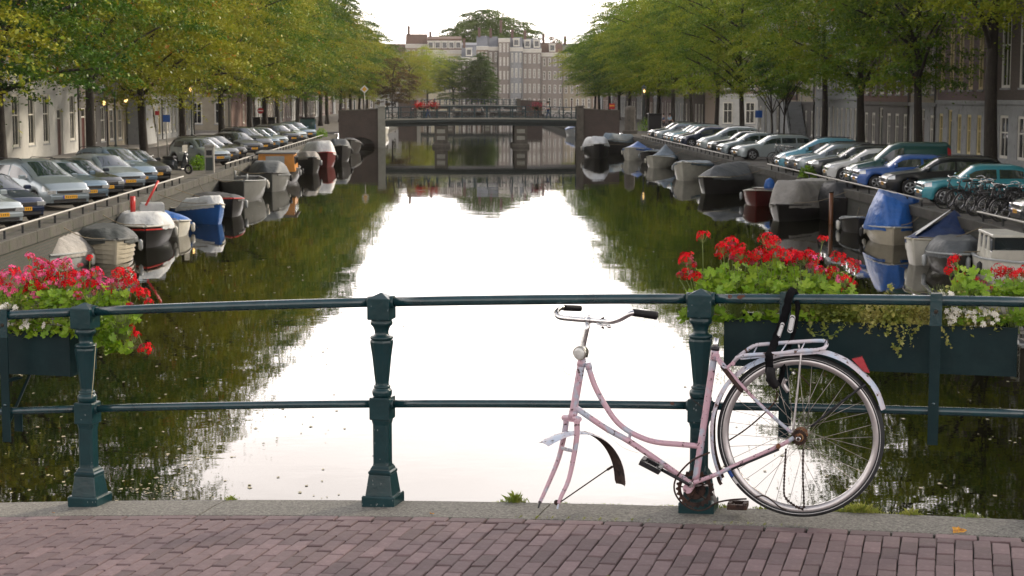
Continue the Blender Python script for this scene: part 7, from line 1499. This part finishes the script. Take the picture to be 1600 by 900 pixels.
tuft(1130, 801, 30, 90, 0.014, 'grass below the rusty pedal'); tuft(1190, 803, 26, 80, 0.012, 'thin grass just left of the bottom of the bicycle tyre'); tuft(880, 797, 30, 60, 0.006, 'moss in the joint below the fork tips'); tuft(960, 800, 60, 80, 0.005, 'thin moss line between the fork and the pedals'); tuft(1050, 801, 40, 70, 0.006, 'thin moss line below the chainring')
ms = MB()
for i in range(900):
    px, py = random.uniform(560, 1300), random.uniform(799, 850); 
    for o_ in [x * 0.01 for x in range(20, 110)]:
        uu, q = R(px, py, o_)
        if q <= zb(uu): break
    kx = round((uu + 5.6) / bw - 0.5) * bw - 5.6 + bw / 2 if random.random() < 0.75 else uu
    if noise.noise(Vector((uu * 3, o_ * 6, 0))) < 0.05 + (o_ - 0.25) * 0.7: continue
    for _ in range(3): c_ = B(kx + random.gauss(0, 0.002), o_ + random.gauss(0, 0.012), zb(kx) - 0.001); w_ = BU * 0.0012; b_l = Vector((random.gauss(0, 0.003), random.gauss(0, 0.003), random.uniform(0.003, 0.009))); ms.add([c_ - w_, c_ + w_, c_ + b_l], [(0, 1, 2)])
tag(ms.build('joint_moss', m_grass), 'tiny moss and grass sprouting in the joints of the brick paving', 'moss', kind='stuff')
m_fall = mat('fallen leaf yellow', (0.55, 0.28, 0.03), 0.6, var=0.3, scale=60, col2=(0.3, 0.1, 0.02), c2=(0.5, 0.6)); m_fall2 = mat('fallen leaf orange', (0.5, 0.13, 0.015), 0.6, var=0.3, scale=60)
def fallen(px, py, r, m, lab, stand=0.6, rz=0.5):
    off = 0.2
    for o_ in [x * 0.005 for x in range(-16, 60)]:
        u, q = R(px, py, o_)
        if q <= zb(u): off = o_; break
    b = MB(); n = 15; vs = [(0, 0, 0.004)]
    for i in range(n): a = 2 * pi * i / n; rr = r * (1 + 0.28 * cos(5 * a)) * random.uniform(0.85, 1.1); vs.append((rr * cos(a), rr * sin(a) * 0.7, 0.004 + 0.35 * r * (1 + sin(3 * a + 1)) * 0.6))
    b.add(vs, [(0, 1 + i, 1 + (i + 1) % n) for i in range(n)], 0, False); o = b.build('fallen_leaf', [m], None, B(u, off, zb(u) + 0.004)); o.rotation_euler = (stand, 0.1, rz - BA); return tag(o, lab, 'leaf', 'fallen leaves on the kerb')
fallen(1497, 797, 0.027, m_fall, 'curled yellow leaf on the kerb right of the bicycle', 0.75); 
o = fallen(1244, 806, 0.021, m_fall2, 'orange leaf lying against the bottom of the bicycle tyre', 0.3); o.location = tuple(Vector(o.location) - BN * 0.045)
fallen(66, 776, 0.006, m_fall, 'tiny yellow leaf on the kerb left of the first iron post', 0.1); fallen(664, 772, 0.010, m_fall, 'small yellow leaf on the kerb right of the middle post', 0.1); fallen(574, 792, 0.008, m_fall, 'small ochre leaf in front of the middle post', 0.1)
# ================================================================== STREET FURNITURE AND PARKED BICYCLES
m_pole = mat('grey green pole', (0.03, 0.045, 0.045), 0.5); m_zinc = mat('zinc tube', (0.32, 0.31, 0.28), 0.5, 0.5, var=0.25, scale=3); m_lampglow = mat('lamp glow', (1.0, 0.62, 0.22), 0.5, emit=3.0)
def street_lamp(x, y, lab, lit=True, h=4.0):
    t = thing('street_lamp', lab, 'street lamp', (x, y, ZQ + 0.0), 0, 'street lamps on the quays')
    part(t, 'lamp_post', m_pole, lambda b: b.lathe([(0.14, 0), (0.14, 0.3), (0.09, 0.4), (0.075, 1.0), (0.09, 1.05), (0.055, 1.15), (0.045, h - 0.4), (0.08, h - 0.35), (0.03, h - 0.3)], 10))
    ln = part(t, 'lantern', m_pole, lambda b: (b.lathe([(0.20, h + 0.42), (0.30, h + 0.43), (0.16, h + 0.62), (0.05, h + 0.7), (0.02, h + 0.85)], 6), b.lathe([(0.10, h - 0.3), (0.13, h - 0.26)], 6), [b.tube([(0.12 * cos(a), 0.12 * sin(a), h - 0.26), (0.24 * cos(a), 0.24 * sin(a), h + 0.42)], 0.015, 4) for a in [pi / 3 * q for q in range(6)]]))
    part(ln, 'lantern_glass', m_palewin, lambda b: b.lathe([(0.11, h - 0.26), (0.225, h + 0.41)], 6, sm=False)); 
    if lit: part(ln, 'bulb', m_lampglow, lambda b: b.lathe([(0.02, h - 0.05), (0.085, h + 0.03), (0.085, h + 0.16), (0.02, h + 0.24)], 8, c=(0, -0.235, 0)))
m_palewin = mat('frosted lamp glass', (0.35, 0.34, 0.3), 0.2, var=0.1)
for x, y, lab, lit in ((-18.4, 93, 'black street lantern between the first two left trunks', False), (-18.2, 118, 'black street lantern near the middle of the left quay', True), (-18.2, 152, 'black street lantern close to the left end of the far bridge', True), (24.8, 108, 'black street lantern among the right quay trees', True), (19.0, 180, 'lit street lantern past the right wing wall of the far bridge', True), (-9.6, 342, 'lit street lantern in front of the trees at the end of the canal', True)):
    street_lamp(x, y, lab, lit)
def wall_lamp(x, y, z, lab):
    t = thing('wall_lamp', lab, 'lamp', (x, y, z)); part(t, 'lamp_arm', m_iron, lambda b: b.tube([(-0.5, 0, 0.1), (0, 0, 0.14)], 0.03, 6)); part(t, 'bulb', m_lampglow, lambda b: b.lathe([(0.03, -0.16), (0.12, -0.08), (0.12, 0.06), (0.03, 0.12)], 10))
p = at_y(168, 163, 118); wall_lamp(XFL + 0.55, 24.0 * F / 552, p.z + 0.1, 'glowing wall lamp left of the black street lantern'); wall_lamp(XFL + 0.55, 24.0 * F / 518, p.z + 0.25, 'smaller glowing wall lamp right of the black street lantern')
# low tube rails on the quay edge
def quay_rail(x, y0, y1, lab):
    t = thing('quay_rail', lab, 'railing', (x, y0, ZQ), 0, 'low rails along the quay edges'); L = y1 - y0; s = -1 if x < 0 else 1
    part(t, 'rail_tube', m_zinc, lambda b: b.tube([(0, L * i / 10, 0.26) for i in range(11)], 0.035, 8))
    for i in range(int(L / 1.9) + 1): yy = min(L, i * 1.9 + 0.05); part(t, 'rail_foot', m_iron, lambda b: b.box(-0.03, yy - 0.03, 0.0, 0.03, yy + 0.03, 0.24, 0))
YX = lambda px, X: X * F / (px - 720)
quay_rail(XL - 0.12, 40, YX(293, XL), 'long low tube rail in front of the nearest left cars'); quay_rail(XL - 0.12, YX(358, XL), YX(402, XL), 'short low tube rail beside the dark barge on the left quay'); quay_rail(XL - 0.12, YX(428, XL), YX(508, XL), 'low tube rail near the far bridge on the left quay')
quay_rail(XR + 0.12, YX(1600, XR) - 4, YX(1528, XR), 'low tube rail at the right edge in front of the row of bicycles'); quay_rail(XR + 0.12, YX(1440, XR), YX(1197, XR), 'long low tube rail in front of the turquoise and black cars'); quay_rail(XR + 0.12, YX(1143, XR), YX(1000, XR), 'low tube rail in front of the silver cars near the far bridge')
# parked bicycles
m_bk = mat('black bicycle paint', (0.014, 0.014, 0.016), 0.35, rnd=0.4); m_ch = mat('bicycle chrome', (0.5, 0.5, 0.5), 0.25, 1.0)
def parked_bike(lab):
    t = thing('parked_bicycle', lab, 'bicycle'); R0 = 0.34
    for wx in (-0.54, 0.54):
        w_ = part(t, 'wheel', m_ctyre, lambda b: b.tube([(wx + R0 * cos(a), 0, R0 + R0 * sin(a)) for a in [2 * pi * i / 24 for i in range(24)]], 0.02, 5, loop=True))
        part(w_, 'rim', m_ch, lambda b: b.tube([(wx + 0.31 * cos(a), 0, R0 + 0.31 * sin(a)) for a in [2 * pi * i / 24 for i in range(24)]], 0.011, 4, loop=True)); part(w_, 'spokes', m_ch, lambda b: [b.tube([(wx, 0, R0), (wx + 0.31 * cos(a), 0, R0 + 0.31 * sin(a))], 0.0035, 3) for a in [2 * pi * i / 14 for i in range(14)]])
    part(t, 'frame', m_bk, lambda b: [b.tube(q, 0.018, 6) for q in ([(0.54, 0, R0), (0.38, 0, 0.95)], [(0.40, 0, 0.86), (-0.06, 0, 0.3)], [(0.42, 0, 0.78), (-0.02, 0, 0.42), (-0.12, 0, 0.5)], [(-0.06, 0, 0.3), (-0.20, 0, 0.88)], [(-0.06, 0, 0.3), (-0.54, 0, R0)], [(-0.18, 0, 0.78), (-0.54, 0, R0)])])
    part(t, 'handlebar', m_ch, lambda b: (b.tube([(0.38, 0, 0.95), (0.36, 0, 1.08)], 0.014, 6), b.tube(smooth_path([(0.18, -0.29, 1.06), (0.34, -0.27, 1.10), (0.40, -0.1, 1.07), (0.40, 0.1, 1.07), (0.34, 0.27, 1.10), (0.18, 0.29, 1.06)], 3), 0.014, 6)))
    part(t, 'saddle', m_bk, lambda b: b.loft([[(x, w * s, z) for s, z in ((-1, 0.93), (-0.7, 0.98), (0.7, 0.98), (1, 0.93))] for x, w in ((-0.34, 0.09), (-0.28, 0.11), (-0.16, 0.05), (-0.04, 0.02))])); part(t, 'mudguard', m_bk, lambda b: b.tube([(-0.54 + 0.37 * cos(a), 0, R0 + 0.37 * sin(a)) for a in [radians(20 + 150 * i / 10) for i in range(11)]], (0.006, 0.026), 5))
    part(t, 'carrier', m_bk, lambda b: (b.box(-0.78, -0.06, 0.76, -0.34, 0.06, 0.775, 0), b.tube([(-0.6, 0.05, 0.76), (-0.54, 0.05, R0)], 0.006, 4), b.tube([(-0.6, -0.05, 0.76), (-0.54, -0.05, R0)], 0.006, 4))); part(t, 'lamp', m_ch, lambda b: b.lathe([(0.02, 0.0), (0.04, 0.02), (0.04, 0.05), (0.01, 0.06)], 8, (0.42, 0, 0.93), 'x'))
    return t
pb = parked_bike(''); pbs = snapshot(pb); first = [True]
def put_bike(x, y, rz, lab, group, z=ZQ, sc=1.0, tilt=0.0):
    if first[0]: first[0] = False; o = pb; o.location = (x, y, z); o.rotation_euler = (0, 0, rz); o['label'] = lab; o['group'] = group; o.scale = (sc,) * 3
    else: o = dup(pbs, (x, y, z), rz, lab, group, sc)
    o.rotation_euler = (tilt, 0, rz); return o
gB = 'bicycles parked in a row at the right edge'
for i in range(11):
    y = 51.2 + i * 0.60; put_bike(XR + 1.15 + 0.22 * (i % 2), y, (pi if i % 3 else 0) + 0.1 + random.uniform(-0.16, 0.16), '%s dark bicycle in the row at the right edge, counted from the nearest' % nth[i], gB, tilt=random.uniform(-0.1, 0.1))
for i in range(5): put_bike(XR + 1.9 + 0.1 * (i % 2), 89.5 + i * 0.95, pi + random.uniform(-0.3, 0.3), '%s bicycle of the small rack between the silver and turquoise cars' % nth[i], 'bicycles in the small rack on the right quay', tilt=random.uniform(-0.12, 0.12))
for i in range(4): put_bike(XL - 2.2 - 0.35 * i, 77.5 + i * 0.9, radians(-20 + 25 * i), '%s bicycle beside the parking meter on the left quay' % nth[i], 'bicycles on the left quay', tilt=random.uniform(-0.1, 0.1))
for i in range(9): x = -6.5 + i * 2.05; put_bike(x, YB + 0.45, random.choice([0, pi]) + random.uniform(-0.06, 0.06), '%s bicycle from the left leaning on the far bridge railing' % nth[i], 'bicycles leaning on the far bridge railing', z=fhump(x) + 0.0, tilt=0.08)
for i in range(2): put_bike(XL - 3.4 - i * 1.2, 163 + i, 0.4 + i, '%s bicycle parked by the left wing wall of the far bridge' % nth[i], 'bicycles by the far bridge')
# motor scooter by the left trees
def scooter(x, y, rz, lab, col):
    t = thing('motor_scooter', lab, 'scooter', (x, y, ZQ), rz, 'motor scooters on the left quay')
    for wx in (-0.6, 0.62): part(t, 'wheel', m_ctyre, lambda b: b.tube([(wx + 0.19 * cos(a), 0, 0.25 + 0.19 * sin(a)) for a in [2 * pi * i / 16 for i in range(16)]], 0.055, 6, loop=True))
    part(t, 'rear_body', col, lambda b: b.loft([[(x_, w * s, z) for s, z in ((-1, z0), (-1.05, (z0 + z1) / 2), (-0.7, z1), (0.7, z1), (1.05, (z0 + z1) / 2), (1, z0))] for x_, w, z0, z1 in ((-0.95, 0.05, 0.55, 0.68), (-0.75, 0.14, 0.38, 0.74), (-0.4, 0.17, 0.28, 0.76), (-0.12, 0.14, 0.22, 0.66))]))
    part(t, 'footboard', col, lambda b: b.box(-0.2, -0.16, 0.2, 0.35, 0.16, 0.27, 0, bev=0.02)); part(t, 'front_shield', col, lambda b: b.loft([[(x_, w * s, z) for s in (-1, -0.5, 0.5, 1)] for x_, w, z in ((0.30, 0.2, 0.25), (0.42, 0.24, 0.6), (0.48, 0.2, 0.9), (0.46, 0.1, 1.02))], False, (False, False)))
    part(t, 'seat', m_bk, lambda b: b.box(-0.8, -0.14, 0.75, -0.15, 0.14, 0.85, 0, bev=0.04)); part(t, 'handlebar', m_ch, lambda b: (b.tube([(0.62, 0, 0.25), (0.45, 0, 1.05)], 0.025, 6), b.tube([(0.36, -0.32, 1.05), (0.46, 0, 1.06), (0.36, 0.32, 1.05)], 0.018, 6))); part(t, 'headlamp', m_head, lambda b: b.lathe([(0.03, 0), (0.07, 0.03), (0.065, 0.08), (0.02, 0.09)], 10, (0.5, 0, 0.92), 'x')); part(t, 'windshield', m_palewin, lambda b: b.box(0.43, -0.2, 1.05, 0.44, 0.2, 1.4, 0))
scooter(XL - 3.2, 76, -0.9, 'black motor scooter with a windshield next to the black hatchback', m_bk); scooter(XL - 1.6, 83.0, -0.5, 'dark motor scooter parked just before the grey parking meter', PA['dark'])
# meter, signs, bins
def box_thing(name, lab, cat, loc, parts, group=None, rz=0):
    t = thing(name, lab, cat, loc, rz, group)
    for nm, m, fn in parts: part(t, nm, m, fn)
    return t
p = at_z(328, 270, ZQ); box_thing('parking_meter', 'tall grey parking meter at the quay edge by the scooters', 'parking meter', (p.x, p.y, ZQ), [('meter_body', m_zinc, lambda b: (b.box(-0.22, -0.15, 0, 0.22, 0.15, 1.25, 0, bev=0.03), b.box(-0.26, -0.18, 1.25, 0.26, 0.18, 1.36, 0, bev=0.03))), ('display', m_blackm, lambda b: b.box(-0.14, -0.158, 0.85, 0.14, -0.151, 1.1, 0)), ('front_door', m_pole, lambda b: b.box(-0.17, -0.16, 0.12, 0.17, -0.151, 0.75, 0))])
def bush(x, y, r, lab, m=None, h=None):
    t = thing('bush', lab, 'bush', (x, y, ZQ), 0, 'small bushes on the quays'); n = 900; P = rng.normal(size=(n, 3)); P /= np.linalg.norm(P, axis=1)[:, None]; P *= (rng.random(n) ** 0.4)[:, None] * r; P[:, 2] = np.abs(P[:, 2]) * (h or 1.1) * 1.2
    link('foliage', quads('foliage', leaf_quads(P, 0.11), m or m_gleaf), t); part(t, 'stem', m_bark, lambda b: [b.tube([(0, 0, 0), (0.3 * r * cos(a), 0.3 * r * sin(a), r * 0.8)], 0.02, 5) for a in (0, 2, 4)])
p = at_z(311, 266, ZQ); bush(p.x, p.y, 0.6, 'bright green bush left of the parking meter'); p = at_z(1010, 205, ZQ); bush(p.x, p.y, 1.1, 'low green hedge near the right wing wall'); p = at_z(1253, 272, ZQ); bush(XR + 0.3, 15.5 * F / 533, 0.45, 'small bush at the quay edge by the small bicycle rack'); bush(XL - 0.6, 150, 0.5, 'weedy bush near the left wing wall'); bush(XL - 0.6, 156, 0.6, 'second weedy bush next to the left wing wall')
m_bluep = mat('sign blue', (0.01, 0.08, 0.33), 0.4); m_redp2 = mat('sign red', (0.38, 0.012, 0.016), 0.4); m_yel = mat('sign yellow', (0.7, 0.36, 0.02), 0.4); m_signw = mat('sign white', (0.7, 0.7, 0.68), 0.4)
def sign(px, y, lab, X, h, shape, cols):
    x = X; t = thing('road_sign', lab, 'sign', (x, y, ZQ), 0, 'road signs on the quays'); part(t, 'sign_pole', m_zinc, lambda b: b.tube([(0, 0, 0), (0, 0, h + 0.25)], 0.035, 6))
    for i, (sh, m, r, dz, dy) in enumerate(shape):
        if sh == 'disc': part(t, 'sign_plate', m, lambda b: b.lathe([(r, -0.05 - dy), (r, -0.04 - dy)], 20, (0, 0, h + dz), 'y'))
        elif sh == 'sq': part(t, 'sign_plate', m, lambda b: b.box(-r, -0.055 - dy, h + dz - r, r, -0.045 - dy, h + dz + r, 0))
        elif sh == 'dia': part(t, 'sign_plate', m, lambda b: b.add([(r, -0.05 - dy, h + dz), (0, -0.05 - dy, h + dz + r), (-r, -0.05 - dy, h + dz), (0, -0.05 - dy, h + dz - r), (r, -0.04 - dy, h + dz), (0, -0.04 - dy, h + dz + r), (-r, -0.04 - dy, h + dz), (0, -0.04 - dy, h + dz - r)], [(0, 1, 2, 3), (7, 6, 5, 4), (0, 4, 5, 1), (1, 5, 6, 2), (2, 6, 7, 3), (3, 7, 4, 0)]))
        elif sh == 'bar': part(t, 'sign_bar', m, lambda b: b.box(-r, -0.062 - dy, h + dz - r * 0.2, r, -0.052 - dy, h + dz + r * 0.2, 0))
YS = lambda px, X: X * F / (px - 720)
sign(0, YS(410, -17.0), 'red round sign on a pale pole in front of the long pale wall', -17.0, 2.4, [('disc', m_redp2, 0.26, 0, 0), ('bar', m_signw, 0.2, 0, 0.004)], 0)
sign(0, YS(265, -15.8), 'blue parking sign between the trunks left of the scooters', -15.8, 2.5, [('sq', m_bluep, 0.19, 0, 0)], 0); sign(0, YS(251, -16.0), 'narrow red sign high on a pole near the blue parking sign', -16.0, 2.8, [('sq', m_redp2, 0.11, 0, 0)], 0)
sign(0, YS(571, -10.2) if False else 181, 'white and yellow diamond priority sign behind the left wing wall', -10.0, 4.3, [('dia', m_signw, 0.42, 0, 0), ('dia', m_yel, 0.27, 0, 0.014)], 0); sign(0, YS(1185, 22.5), 'blue square sign by the right quay trees', 22.5, 2.3, [('sq', m_bluep, 0.27, 0, 0)], 0)
sign(0, 186, 'pale pole with a red and yellow panel beside the right wing wall', 16.2, 2.5, [('sq', m_redp2, 0.3, 0, 0), ('bar', m_yel, 0.27, 0.05, 0.004)], 0)
p = at_y(490, 187, 163); box_thing('waste_container', 'dark green container near the left wing wall', 'container', (XL - 2.6, 165.2, ZQ), [('container_body', PA['green'], lambda b: b.box(-0.7, -0.6, 0, 0.7, 0.6, 1.5, 0, bev=0.08)), ('lid', m_trim, lambda b: b.box(-0.75, -0.65, 1.5, 0.75, 0.65, 1.62, 0, bev=0.04))]); box_thing('waste_container', 'black container behind the middle left trunks', 'container', (-18.2, 160, ZQ), [('container_body', m_trim, lambda b: b.box(-1.2, -0.6, 0, 1.2, 0.6, 1.6, 0, bev=0.08)), ('lid', m_blackm, lambda b: b.box(-1.25, -0.65, 1.6, 1.25, 0.65, 1.7, 0, bev=0.04))]); box_thing('waste_container', 'black container near the first trees past the right cars', 'container', (YX(1022, 1) * 0 + 302 * 163 / F, 163, ZQ), [('container_body', m_trim, lambda b: b.box(-0.6, -0.6, 0, 0.6, 0.6, 1.9, 0, bev=0.08)), ('lid', m_blackm, lambda b: b.box(-0.65, -0.65, 1.9, 0.65, 0.65, 2.0, 0, bev=0.04))])
box_thing('stone_pillar', 'brown stone pillar standing at the right wing wall', 'pillar', (262 * 168 / F, 167, ZQ), [('pillar_shaft', m_pier, lambda b: b.lathe([(0.52, 0), (0.52, 2.3), (0.44, 2.55), (0.2, 2.7)], 8, sm=False)), ('pillar_foot', m_pier, lambda b: b.box(-0.65, -0.65, 0, 0.65, 0.65, 0.35, 0, bev=0.05))])
for i, (px, X) in enumerate(((455, -16.4), (466, -16.0), (477, -15.6))): box_thing('road_barrier', '%s red and yellow road barrier from the left, behind the furthest left cars' % nth[i], 'barrier', (-(720 - px) * 172.5 / F, 164.5, ZQ), [('barrier_board', m_redp2, lambda b: b.box(-0.42, -0.03, 0.75, 0.42, 0.03, 1.05, 0)), ('stripe', m_yel, lambda b: (b.box(-0.3, -0.036, 0.76, -0.1, -0.031, 1.04, 0), b.box(0.1, -0.036, 0.76, 0.3, -0.031, 1.04, 0))), ('barrier_leg', m_zinc, lambda b: b.tube([(-0.3, 0, 0), (-0.3, 0, 0.75)], 0.03, 5)), ('barrier_leg', m_zinc, lambda b: b.tube([(0.3, 0, 0), (0.3, 0, 0.75)], 0.03, 5))], 'road barriers')
# flower baskets on the far bridge
for i, (px, lab) in enumerate(((657, 'left basket of red flowers on the far bridge railing'), (677, 'larger basket of red flowers right beside the left one'), (838, 'basket of red flowers near the right end of the far bridge railing'))):
    x = (px - 720) * YB / F; z = fhump(x) + 1.25; t = thing('flower_basket', lab, 'flower basket', (x, YB - 0.15, z), 0, 'flower baskets on the far bridge'); P = rng.normal(size=(500, 3)) * [0.28, 0.2, 0.18] * (1.2 if i else 0.95); P[:, 2] += 0.15; tag(link('flowers', quads('flowers', leaf_quads(P, 0.09, 0.3, 0.9), m_redp if i != 2 else m_dkredp), t), kind='stuff'); P = rng.normal(size=(300, 3)) * [0.26, 0.2, 0.14]; P[:, 2] -= 0.1; link('foliage', quads('foliage', leaf_quads(P, 0.09), m_leafD), t); part(t, 'basket', m_iron, lambda b: b.lathe([(0.06, -0.3), (0.2, -0.2), (0.28, 0.0)], 10))
# people, far off on the right quay and on the bridge
def person(lab, loc, rz, shirt, trousers, stride=0.25, bag=None):
    t = thing('person', lab, 'person', loc, rz, 'people walking near the far bridge')
    def skin(name, verts, edges, radii, m):
        me = bpy.data.meshes.new(name); me.from_pydata(verts, edges, []); me.materials.append(m); o = link(name, me, t); sk = o.modifiers.new('skin', 'SKIN')
        for v, r in zip(me.skin_vertices[0].data, radii): v.radius = (r, r) if not isinstance(r, tuple) else r
        me.skin_vertices[0].data[0].use_root = True; ss = o.modifiers.new('sub', 'SUBSURF'); ss.levels = 1; ss.render_levels = 1
        for p_ in me.polygons: p_.use_smooth = True
        return o
    s = stride
    V = [(0, 0, 0.95), (0, 0, 1.15), (0, 0, 1.38), (0, 0, 1.5), (0.01, 0, 1.58), (0.02, 0, 1.68), (0.02, 0, 1.74), (0, 0.19, 1.40), (-0.06 - s * 0.3, 0.24, 1.12), (0.06 - s * 0.5, 0.24, 0.88), (0.1 - s * 0.5, 0.24, 0.8), (0, -0.19, 1.40), (0.0 + s * 0.3, -0.24, 1.12), (0.12 + s * 0.6, -0.24, 0.9), (0.16 + s * 0.6, -0.24, 0.82), (0, 0.09, 0.9), (s * 0.7, 0.10, 0.5), (s, 0.10, 0.07), (s + 0.16, 0.11, 0.03), (0, -0.09, 0.9), (-s * 0.3, -0.10, 0.5), (-s, -0.10, 0.09), (-s + 0.15, -0.11, 0.03)]
    E_ = [(0, 1), (1, 2), (2, 3), (3, 4), (4, 5), (5, 6), (2, 7), (7, 8), (8, 9), (9, 10), (2, 11), (11, 12), (12, 13), (13, 14), (0, 15), (15, 16), (16, 17), (17, 18), (0, 19), (19, 20), (20, 21), (21, 22)]
    Rr = [0.12, 0.11, (0.11, 0.14), 0.06, 0.055, 0.10, 0.075, 0.06, 0.042, 0.032, 0.03, 0.06, 0.042, 0.032, 0.03, 0.09, 0.06, 0.045, 0.03, 0.09, 0.06, 0.045, 0.03]
    skin('body', V, E_, Rr, m_skin); skin('shirt', [V[i] for i in (0, 1, 2, 7, 8, 11, 12)], [(0, 1), (1, 2), (2, 3), (3, 4), (2, 5), (5, 6)], [0.135, 0.135, (0.13, 0.16), 0.075, 0.055, 0.075, 0.055], shirt); skin('trousers', [V[0]] + [V[i] for i in (15, 16, 17, 19, 20, 21)], [(0, 1), (1, 2), (2, 3), (0, 4), (4, 5), (5, 6)], [0.14, 0.105, 0.075, 0.06, 0.105, 0.075, 0.06], trousers)
    part(t, 'hair', m_bark, lambda b: b.lathe([(0.06, 1.80), (0.10, 1.76), (0.115, 1.70), (0.10, 1.63)], 10, (-0.015, 0, 0)))
    if bag: part(t, 'bag', bag, lambda b: (b.box(0.0 - s * 0.5, 0.26, 0.42, 0.3 - s * 0.5, 0.36, 0.74, 0, bev=0.03), b.tube([(0.1 - s * 0.5, 0.3, 0.74), (0.12 - s * 0.5, 0.27, 0.8)], 0.01, 4)))
m_skin = mat('skin', (0.42, 0.25, 0.18), 0.5); m_c1 = mat('light blue cloth', (0.30, 0.45, 0.58), 0.8); m_c2 = mat('dark blue cloth', (0.02, 0.05, 0.12), 0.8); m_c3 = mat('pale cloth', (0.5, 0.48, 0.45), 0.8); m_c4 = mat('black cloth', (0.015, 0.015, 0.017), 0.8); m_bag = mat('lime green bag', (0.30, 0.50, 0.03), 0.5)
P1 = lambda px, Y: ((px - 720) * Y / F, Y, ZQ)
person('person in a light blue top carrying a lime green bag near the right trees', P1(1031, 181), 2.6, m_c1, m_c3, bag=m_bag); person('person in dark blue clothes just right of the one with the lime bag', P1(1036, 182), 2.9, m_c2, m_c4); person('person in a pale blue shirt between two right quay trunks', P1(1046, 184), 0.3, m_c1, m_c4)
for i, (x, lab, c1) in enumerate(((-3.2, 'person in dark clothes crossing the far bridge on its left half', m_c4), (8.6, 'person in a pale jacket crossing the far bridge on its right half', m_c3))): person(lab, (x, YB + 2.2, fhump(x)), 0.0 if i else pi, c1, m_c2)
# ================================================================== THE AIR: far houses and trees fade a little
m_haze = bpy.data.materials.new('haze'); m_haze.use_nodes = True; t_ = m_haze.node_tree; t_.nodes.remove(t_.nodes['Principled BSDF'])
pv = N(t_, 'ShaderNodeVolumePrincipled'); pv.inputs['Color'].default_value = (1.0, 0.97, 0.93, 1); pv.inputs['Density'].default_value = 0.00008; pv.inputs['Anisotropy'].default_value = 0.3
t_.links.new(pv.outputs[0], t_.nodes['Material Output'].inputs['Volume'])
b = MB(); b.box(-260, -60, -2.6, 260, 520, 34, 0); o = b.build('haze', m_haze); o['kind'] = 'stuff'
